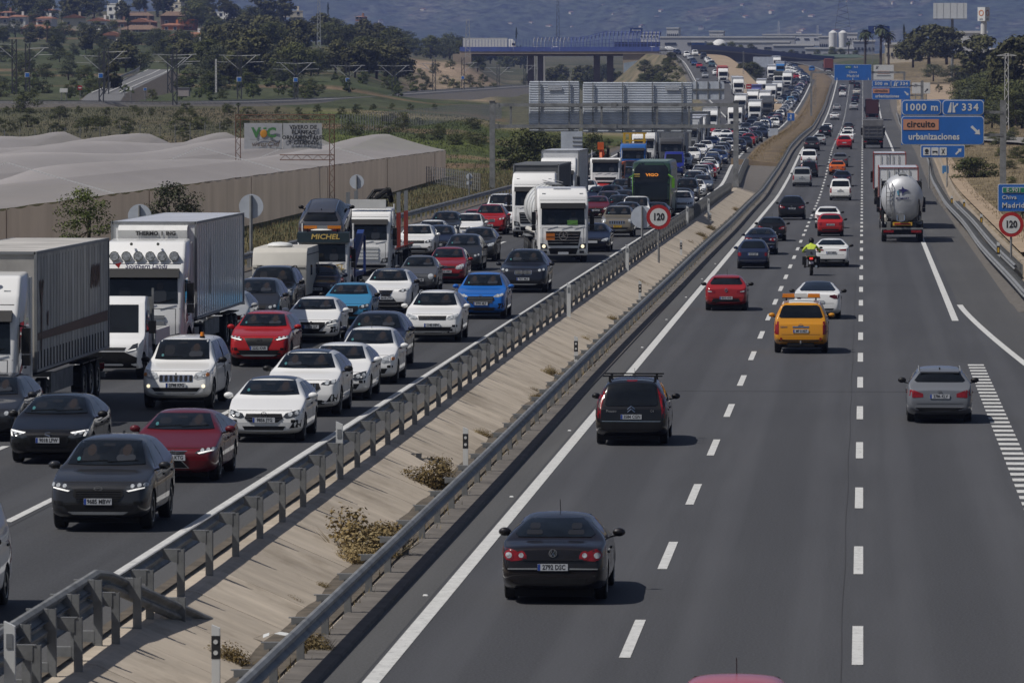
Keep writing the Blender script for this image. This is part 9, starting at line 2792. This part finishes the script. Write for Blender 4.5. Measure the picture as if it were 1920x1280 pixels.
HS=[(33,46,30,14,2050,'white','hip','white house with pale hip roof, third from the frame edge'),(2,46,26,12,2040,'grey','hip','grey house cut by the left frame edge'),(12,32,22,8,2150,'brick','hip','small brick house behind the white hip-roofed ones'),(62,44,24,14,2100,'brown','hip','brown house between white houses, upper left'),(92,32,22,12,2200,'white','hip','white house with red roof under the huge pine'),(85,48,30,13,2060,'white','hip','white house with terrace left of the cream gable house'),(136,54,44,20,2020,'cream','gable','cream house with broad gable facing the railway'),(185,54,40,14,2040,'white','gable','white low gable house behind dark trees'),(66,64,60,10,1950,'brown','hip','long low house with broad red tiled roof'),(118,66,40,8,1940,'brick','brown','low brick house right of the long red-roofed house'),(216,26,26,18,2250,'white','flat','white cube house high among pines'),(215,36,20,9,2200,'white','flat','small white house under the white cube house'),(255,42,60,12,2150,'brown','brown','wide house with solar panels on its brown roof'),(222,56,34,14,2080,'brick','brown','brick house left of the brown gable house'),(265,56,46,14,2040,'brown','gable','brown gable house in the middle of the slope'),(262,64,70,8,2000,'brown','brown','long low brown roof below the gable house'),(330,54,64,24,2080,'brown','brown','large brown roofed house with roof windows'),(352,62,28,24,2050,'orange','flat','bright orange house with a balcony'),(322,60,34,12,2040,'orange','hip','orange low wing left of the bright orange house'),(390,58,16,14,2100,'orange','flat','small orange house at the wood edge'),(325,18,34,12,2400,'cream','flat','cream house on the skyline behind cypresses'),(418,32,62,8,2300,'white','flat','long white building on the ridge left of huge pine'),(210,76,46,9,1800,'grey','gable','grey farm shed below the houses'),(234,78,36,9,1790,'cream','gable','pale farm shed beside the grey shed'),(352,82,74,12,1750,'white','hip','long white house with red tiled roof nearest the wood'),(548,28,36,6,2350,'cream','flat','cream ruin on the ridge right of the pines'),(170,48,10,8,2150,'brick','hip','tiny brick house under the huge pine'),(22,60,10,6,1990,'white','flat','tiny white shed at the upper left'),(676,36,14,4,2500,'brick','hip','tiny red roof in the ridge trees')]
for h in HS: house(*h,extra='porch' if 'terrace' in h[7] or 'balcony' in h[7] else ('solar' if 'solar' in h[7] else None))
p0,p1=at(655,68,1950),at(735,52,1950)
t=thing('hall','pale windowless hall with a blue door on the ridge','hall',(p0.x,1955,p0.z))
W,H=p1.x-p0.x,p1.z-p0.z
HM=mat('hall_wall',(.33,.3,.29),.8,vary=.06)
mb=MB();mb.box((W*.34,0,H/2-.5),(W*.68,14,H+1),HM);mb.box((W*.84,0,H*.38-.5),(W*.34,14,H*.76+1),HM);wl=obj('wall',mb.mesh('wall'),t)
mb=MB();mb.box((W*.34,0,H+.1),(W*.7,14.4,.25),SIGNW);obj('roof',mb.mesh('roof'),t)
mb=MB();mb.box((W*.6,-7.05,1.2),(1.0,.15,2.4),SIGNB);obj('door',mb.mesh('door'),t)
structure('country_road',ribbon([(at(186,190,872).x,872,at(186,190,872).z-.7),(at(200,182,900).x,900,at(200,182,900).z),(at(250,160,985).x,985,at(250,160,985).z+.1),(at(285,145,1060).x,1060,at(285,145,1060).z+.2),(at(300,137,1140).x,1140,at(300,137,1140).z+.2)], lambda t:lerp(4.6,3.6,t)*1.35,mat('grey_road',(.13,.13,.13),.9,vary=.12,scale=.5,coords='Position'),.5,8,DIRT).mesh('country_road'))
mb=MB()
for s_ in (-2.4,0,2.0): mb.add([v for (px_,py_,y_) in ((200,182,900),(250,160,985),(285,145,1060),(300,137,1140)) for v in ((at(px_,py_,y_).x+s_-.1,y_,at(px_,py_,y_).z+.72),(at(px_,py_,y_).x+s_+.1,y_,at(px_,py_,y_).z+.72))],[(0,1,3,2),(2,3,5,4),(4,5,7,6)],LINE)
structure('road_markings',mb.mesh('road_markings'))
crash_barrier('grey guard rail climbing beside the far country road',0,1, lambda y:at(250,160,985).z+(y-985)*.022+.6, lambda x,y:at(lerp(205,262,sstep(920,1100,y)),150,y).x,925,1100,5,.9,925)
t,pn,W,H,zc=small_board(112,166,127,174,900,SIGNW,'small white board in the orchard edge')
t,pn,W,H,zc=small_board(146,161,154,169,905,SIGNR,'small red and white no entry sign by the orchard',legs=1,rim=SIGNR)
mb=MB();mb.box((0,-.06,zc),(W*.7,.03,H*.25),SIGNW);obj('white_bar',mb.mesh('white_bar'),pn)
small_board(231,164,236,169,890,GREYP,'small grey sign back at the country road junction',legs=1,rim=GREYP)
small_board(243,163,248,170,892,SIGNW,'small white sign at the country road junction',legs=1)
small_board(269,165,275,170,894,SIGNB,'small blue sign right of the country road',legs=1)
p=at(345,180,900)
t=thing('hut','small pale hut beside the railway mast','hut',(p.x,900,p.z));mb=MB();mb.box((0,0,.6),(1.7,1.6,1.3),HM);obj('wall',mb.mesh('wall'),t);mb=MB();mb.box((0,0,1.3),(1.9,1.8,.12),GREYP);obj('roof',mb.mesh('roof'),t)
# far plain: warehouses, billboard, towers
def shed(x0,x1,yt,yb,Y,m,label,D=40,bays=6,roof=None):
 a,b=at(x0,yt,Y),at(x1,yb,Y)
 t=thing('warehouse',label,'warehouse',((a.x+b.x)/2,Y+D/2,b.z-4))
 W,H=b.x-a.x,a.z-b.z+4
 mb=MB();mb.box((0,0,H/2),(W,D,H),m);obj('wall',mb.mesh('wall'),t)
 mb=MB();mb.box((0,0,H+.3),(W+.6,D+.6,.7),roof or WB);obj('roof',mb.mesh('roof'),t)
 for i in range(bays):
  x=-W/2+W*(i+.5)/bays
  mb=MB();mb.box((x,-D/2-.1,H*.62),(W/bays*.5,.3,H*.14),WIN);obj('window',mb.mesh('window'),t)
 return t
WG=mat('warehouse_grey',(.42,.42,.43),.7,vary=.06,scale=.1);WB=mat('warehouse_white',(.6,.6,.59),.7,vary=.06,scale=.1);WD=mat('warehouse_dark',(.24,.26,.3),.7);WBL=mat('warehouse_blue',(.03,.12,.4),.6)
for a in [(1236,1490,71,86,2900,WG,'very long grey warehouse across the plain'),(1318,1480,80,92,2700,WG,'lower pale warehouse before the very long one'),(1450,1525,86,102,2500,WD,'dark grey warehouse before the far trees'),(1297,1320,80,92,2450,WBL,'bright blue small warehouse at the slip road top'),(1250,1272,54,72,3300,WB,'white plant block with thin tower'),(1330,1356,60,70,3200,WB,'white stepped building behind the long warehouse'),(1536,1560,70,96,2900,WG,'grey block left of the white silos'),(1577,1607,64,76,3000,WB,'white factory roof right of the silos'),(1600,1640,78,98,2600,WD,'dark block behind the left palm'),(1430,1540,66,74,3600,WB,'thin pale strip of far sheds'),(1200,1235,62,68,3400,WB,'small pale shed behind the bridge hoops'),(1660,1710,84,110,1900,WALLS['cream'],'cream building between palms and pine'),(1795,1850,62,90,1900,WB,'white building between the two right pines'),(1860,1900,95,112,1500,WB,'low white building behind the right trees'),(1510,1600,92,104,2450,WG,'grey low shed before the silos')]:
 shed(*a)
p=at(1571,100,2800)
t=thing('silo','pair of tall white silos on the plain','silo',(p.x,2800,p.z-3))
for x in (-2.4,2.4):
 mb=MB();mb.cyl((x,0,0),(x,0,13),2.1,2.1,14,WB);mb.cyl((x,0,13),(x,0,14.2),2.1,.4,14,WB);obj('tank',mb.mesh('tank',50),t)
mb=MB();mb.ell((0,0,0),(3.4,3.4,3.2),WB,16,8)
p=at(1349,88,2400);o=obj('storage_dome',mb.mesh('storage_dome',60),None,(p.x,2400,p.z));tag(o,'round white storage dome before the grey warehouses','dome')
Y=1560
a,b=at(1750,6,Y),at(1813,35,Y)
t=thing('billboard','blank grey billboard on a single post above the pines','billboard',((a.x+b.x)/2,Y,ground_z(a.x,Y)))
W,H,zc=b.x-a.x,a.z-b.z,(a.z+b.z)/2-t.location.z
mb=MB();mb.box((0,0,zc),(W,.4,H),mat('billboard_grey',(.6,.62,.63),.7,vary=.05));bo=obj('board',mb.mesh('board'),t)
mb=MB();[mb.box((x,-.22,zc),(.06,.06,H),GREYP) for x in np.linspace(-W*.4,W*.4,5)];obj('board_seam',mb.mesh('board_seam'),bo)
mb=MB();mb.box((0,-.5,zc-H/2-.15),(W,1.0,.15),STEELD);obj('catwalk',mb.mesh('catwalk'),t)
mb=MB();mb.cyl((.6,.3,-1),(.6,.3,zc-H/2),.38,.38,10,STEELD);obj('post',mb.mesh('post',40),t)
Y=1500
a,b=at(1838,14,Y),at(1851,40,Y)
t=thing('pylon_sign','tall white pylon sign with an orange ring emblem on a round post','pylon sign',((a.x+b.x)/2,Y,ground_z(a.x,Y)),(0,0,-.6))
H,zc=a.z-b.z,(a.z+b.z)/2-t.location.z
mb=MB();mb.box((0,0,zc),(2.3,2.3,H),SIGNW);bo=obj('sign_box',mb.mesh('sign_box'),t)
mb=MB()
ring(mb,(0,zc+.3),.55,.8,16,mat('sign_orange',(.5,.16,.04),.5),-1.2,-1.16);obj('emblem',mb.mesh('emblem'),bo)
text('galp',.7,GREYP,bo,(0,-1.18,zc-1.25),bold=.01)
mb=MB();ring(mb,(0,zc+.3),.55,.8,16,MATS['sign_orange'],-1.2,-1.16);e2=obj('emblem',mb.mesh('emblem'),bo);e2.rotation_euler=(0,0,PI/2)
text('galp',.7,GREYP,bo,(1.18,0,zc-1.25),'+X',bold=.01)
mb=MB();mb.cyl((0,0,-1),(0,0,zc-H/2),.8,.8,12,WB);obj('post',mb.mesh('post',40),t)
t,pn,W,H,zc=small_board(1628,49,1668,63,1750,mat('navy_sign',(.015,.04,.17),.5),'navy shop sign with white letters behind the palms',[('LIC',2.0,SIGNW,-.02,0)],rim=MATS['navy_sign'])
t,pn,W,H,zc=small_board(1181,52,1205,62,2000,mat('navy_sign',(.015,.04,.17),.5),'small navy sign above the blue bridge hoops',[('Ansana',1.1,SIGNW,0,0)],legs=1,rim=SIGNW)
def lattice(px,pyb,pyt,Y,w0,w1,label,arms=(),name='lattice_tower',m=MAST):
 g,tp=at(px,pyb,Y),at(px,pyt,Y);h=tp.z-g.z
 t=thing(name,label,'tower',(g.x,Y,g.z))
 mb=MB();n_=12
 P= lambda i,sx,sy: Vector((sx*lerp(w0,w1,i/n_),sy*lerp(w0,w1,i/n_),h*i/n_))
 r_=max(.05,Y/F_PX*.28)
 for sx in (-1,1):
  for sy in (-1,1): mb.tube([P(0,sx,sy),P(n_,sx,sy)],r_,4,m)
 for i in range(n_):
  s=1 if i%2 else -1
  for sy in (-1,1): mb.tube([P(i,-s,sy),P(i+1,s,sy)],r_*.7,4,m)
 obj('lattice',mb.mesh('lattice'),t)
 for f,L_ in arms:
  mb=MB();mb.tube([(-L_,0,h*f),(0,0,h*f+L_*.18),(L_,0,h*f)],r_,4,m);mb.tube([(-L_,0,h*f),(L_,0,h*f)],r_,4,m);obj('arm',mb.mesh('arm'),t)
 return t
lattice(1580,62,-14,3100,4.5,1.2,'big electricity pylon above the white silos',((.78,9),(.95,7)))
lattice(1046,72,-6,2000,.55,.3,'slim dark mast rising behind the railway bridge')
lattice(598,90,-8,1500,.5,.25,'slim lattice mast at the edge of the hillside wood',m=MASTW)
lattice(877,108,36,1600,.7,.4,'pale lattice mast beside the bridge abutment',m=MASTW)
lattice(1887,250,100,760,.28,.2,'pale concrete lattice post with cross arms among the right trees',((.97,1.3),),m=WB)
lattice(375,118,70,1400,.2,.15,'thin pole standing in the dark trees',m=WB)
lattice(405,174,111,900,.1,.08,'thin pale pole beside the orchard, left of the blue-signed mast',m=WB)
lattice(1460,68,40,3200,.5,.3,'distant thin chimney mast on the plain',m=WB)
lattice(1533,80,48,3000,.5,.3,'distant thin mast left of the silos',m=WB)
lattice(1394,150,96,1500,.16,.12,'lamp pole in the slip road wedge',m=STEEL)
lattice(1528,200,143,1250,.2,.2,'grey pole standing in the brown median grass',m=STEEL)
# mountains
def mtn():
 V,F,C=[],[],[]
 xs=np.linspace(-1.0,1.0,150);ysn=np.linspace(0,1,70)
 for j,v in enumerate(ysn):
  Y=8000+7000*v
  for i,u in enumerate(xs):
   X=-1000+u*2300*(1+.35*v)
   p=Vector((X*.0007,Y*.0007,0))
   n=noise.fractal(p*1.6+Vector((3,1,0)),1.0,2.1,6)
   r_=abs(noise.noise(p*2.3+Vector((9,4,2))))
   z=62+640*v**1.12+(n*130-r_*170)*(v*1.4+.12)*sstep(0,.1,v)
   z+=noise.fractal(Vector((X*.006,Y*.006,5)),1.0,2.0,4)*22*sstep(.02,.2,v)
   V.append((X,Y,z))
   g=noise.noise(Vector((X*.008,Y*.004,3)));g2=noise.noise(Vector((X*.04,Y*.02,8)))
   base=(.03,.042,.03)
   k=max(0,min(1,.3+g*.9));k2=max(0,min(1,(g2-.25)*3))
   c=tuple(lerp(lerp(a,b,k),c_,k2*.5) for a,b,c_ in zip(base,(.055,.06,.042),(.15,.125,.095)))
   C.append(c)
 n_=len(xs)
 for j in range(len(ysn)-1):
  for i in range(n_-1): F.append((j*n_+i,j*n_+i+1,(j+1)*n_+i+1,(j+1)*n_+i))
 me=bpy.data.meshes.new('mountains');me.from_pydata(V,[],F)
 a=me.color_attributes.new('zone','FLOAT_COLOR','POINT');a.data.foreach_set('color',[c for k in C for c in (*k,1)])
 m,nt,b=nodes_of('mountain')
 at_n=nt.nodes.new('ShaderNodeAttribute');at_n.attribute_name='zone'
 g=nt.nodes.new('ShaderNodeNewGeometry');n=nt.nodes.new('ShaderNodeTexNoise');n.inputs['Scale'].default_value=.05;n.inputs['Detail'].default_value=10;n.inputs['Roughness'].default_value=.8
 mr=nt.nodes.new('ShaderNodeMapRange');mr.inputs[1].default_value=.35;mr.inputs[2].default_value=.65;mr.inputs[1].default_value=.4;mr.inputs[2].default_value=.6;mr.inputs[3].default_value=.1;mr.inputs[4].default_value=2.2
 hv=nt.nodes.new('ShaderNodeHueSaturation')
 L=nt.links
 L.new(g.outputs['Position'],n.inputs['Vector']);L.new(n.outputs['Fac'],mr.inputs[0]);L.new(mr.outputs[0],hv.inputs['Value']);L.new(at_n.outputs['Color'],hv.inputs['Color']);L.new(hv.outputs[0],b.inputs['Base Color'])
 b.inputs['Roughness'].default_value=.95;b.inputs['Specular IOR Level'].default_value=.05
 me.materials.append(m);me.polygons.foreach_set('use_smooth',[True]*len(me.polygons))
 structure('mountains',me)
 return me
mtn_me=mtn()
top=max(v.co.z for v in mtn_me.vertices)
bv=BVHTree.FromPolygons([v.co for v in mtn_me.vertices],[p.vertices for p in mtn_me.polygons])
pm=MB();pm.box((0,0,4),(11,10,9),WALLS['cream']);pm.prism([(-6.2,8.5),(6.2,8.5),(0,11)],'Y',-5.6,5.6,TILE);vme=pm.mesh('villa')
for k in range(40):
 px,py=rnd.uniform(700,1900),rnd.choice([rnd.uniform(4,40),rnd.uniform(30,62)])
 d=ray(px,py).normalized()
 loc,nor,i,dist=bv.ray_cast(CAMP,d)
 if loc is None: continue
 o=obj('villa',vme,None,(loc.x,loc.y,loc.z-2.5),(0,0,rnd.uniform(-1,1)))
 s=rnd.uniform(.3,.62);o.scale=(s*rnd.uniform(.8,2.2),s,s)
 tag(o,beside('tiny pale villa on the hazy mountain',loc.x,loc.y,loc.z),'villa','villas on the mountain slope')
# haze
mb=MB();mb.box((-1000,7300,(top+60-8)/2),(8400,15600,top+60+8),None)
mb.mats=[]
hm=bpy.data.meshes.new('haze');hm.from_pydata(mb.v,[],mb.f)
m=bpy.data.materials.new('haze_air');m.use_nodes=True
nt=m.node_tree;nt.nodes.clear()
out=nt.nodes.new('ShaderNodeOutputMaterial');pv=nt.nodes.new('ShaderNodeVolumePrincipled')
pv.inputs['Color'].default_value=(.38,.5,1.0,1);pv.inputs['Density'].default_value=HAZE;pv.inputs['Anisotropy'].default_value=.2
nt.links.new(pv.outputs[0],out.inputs['Volume'])
hm.materials.append(m)
hz=obj('haze',hm);hz['kind']='stuff';hz['label']='thin blue haze in the air over the plain'
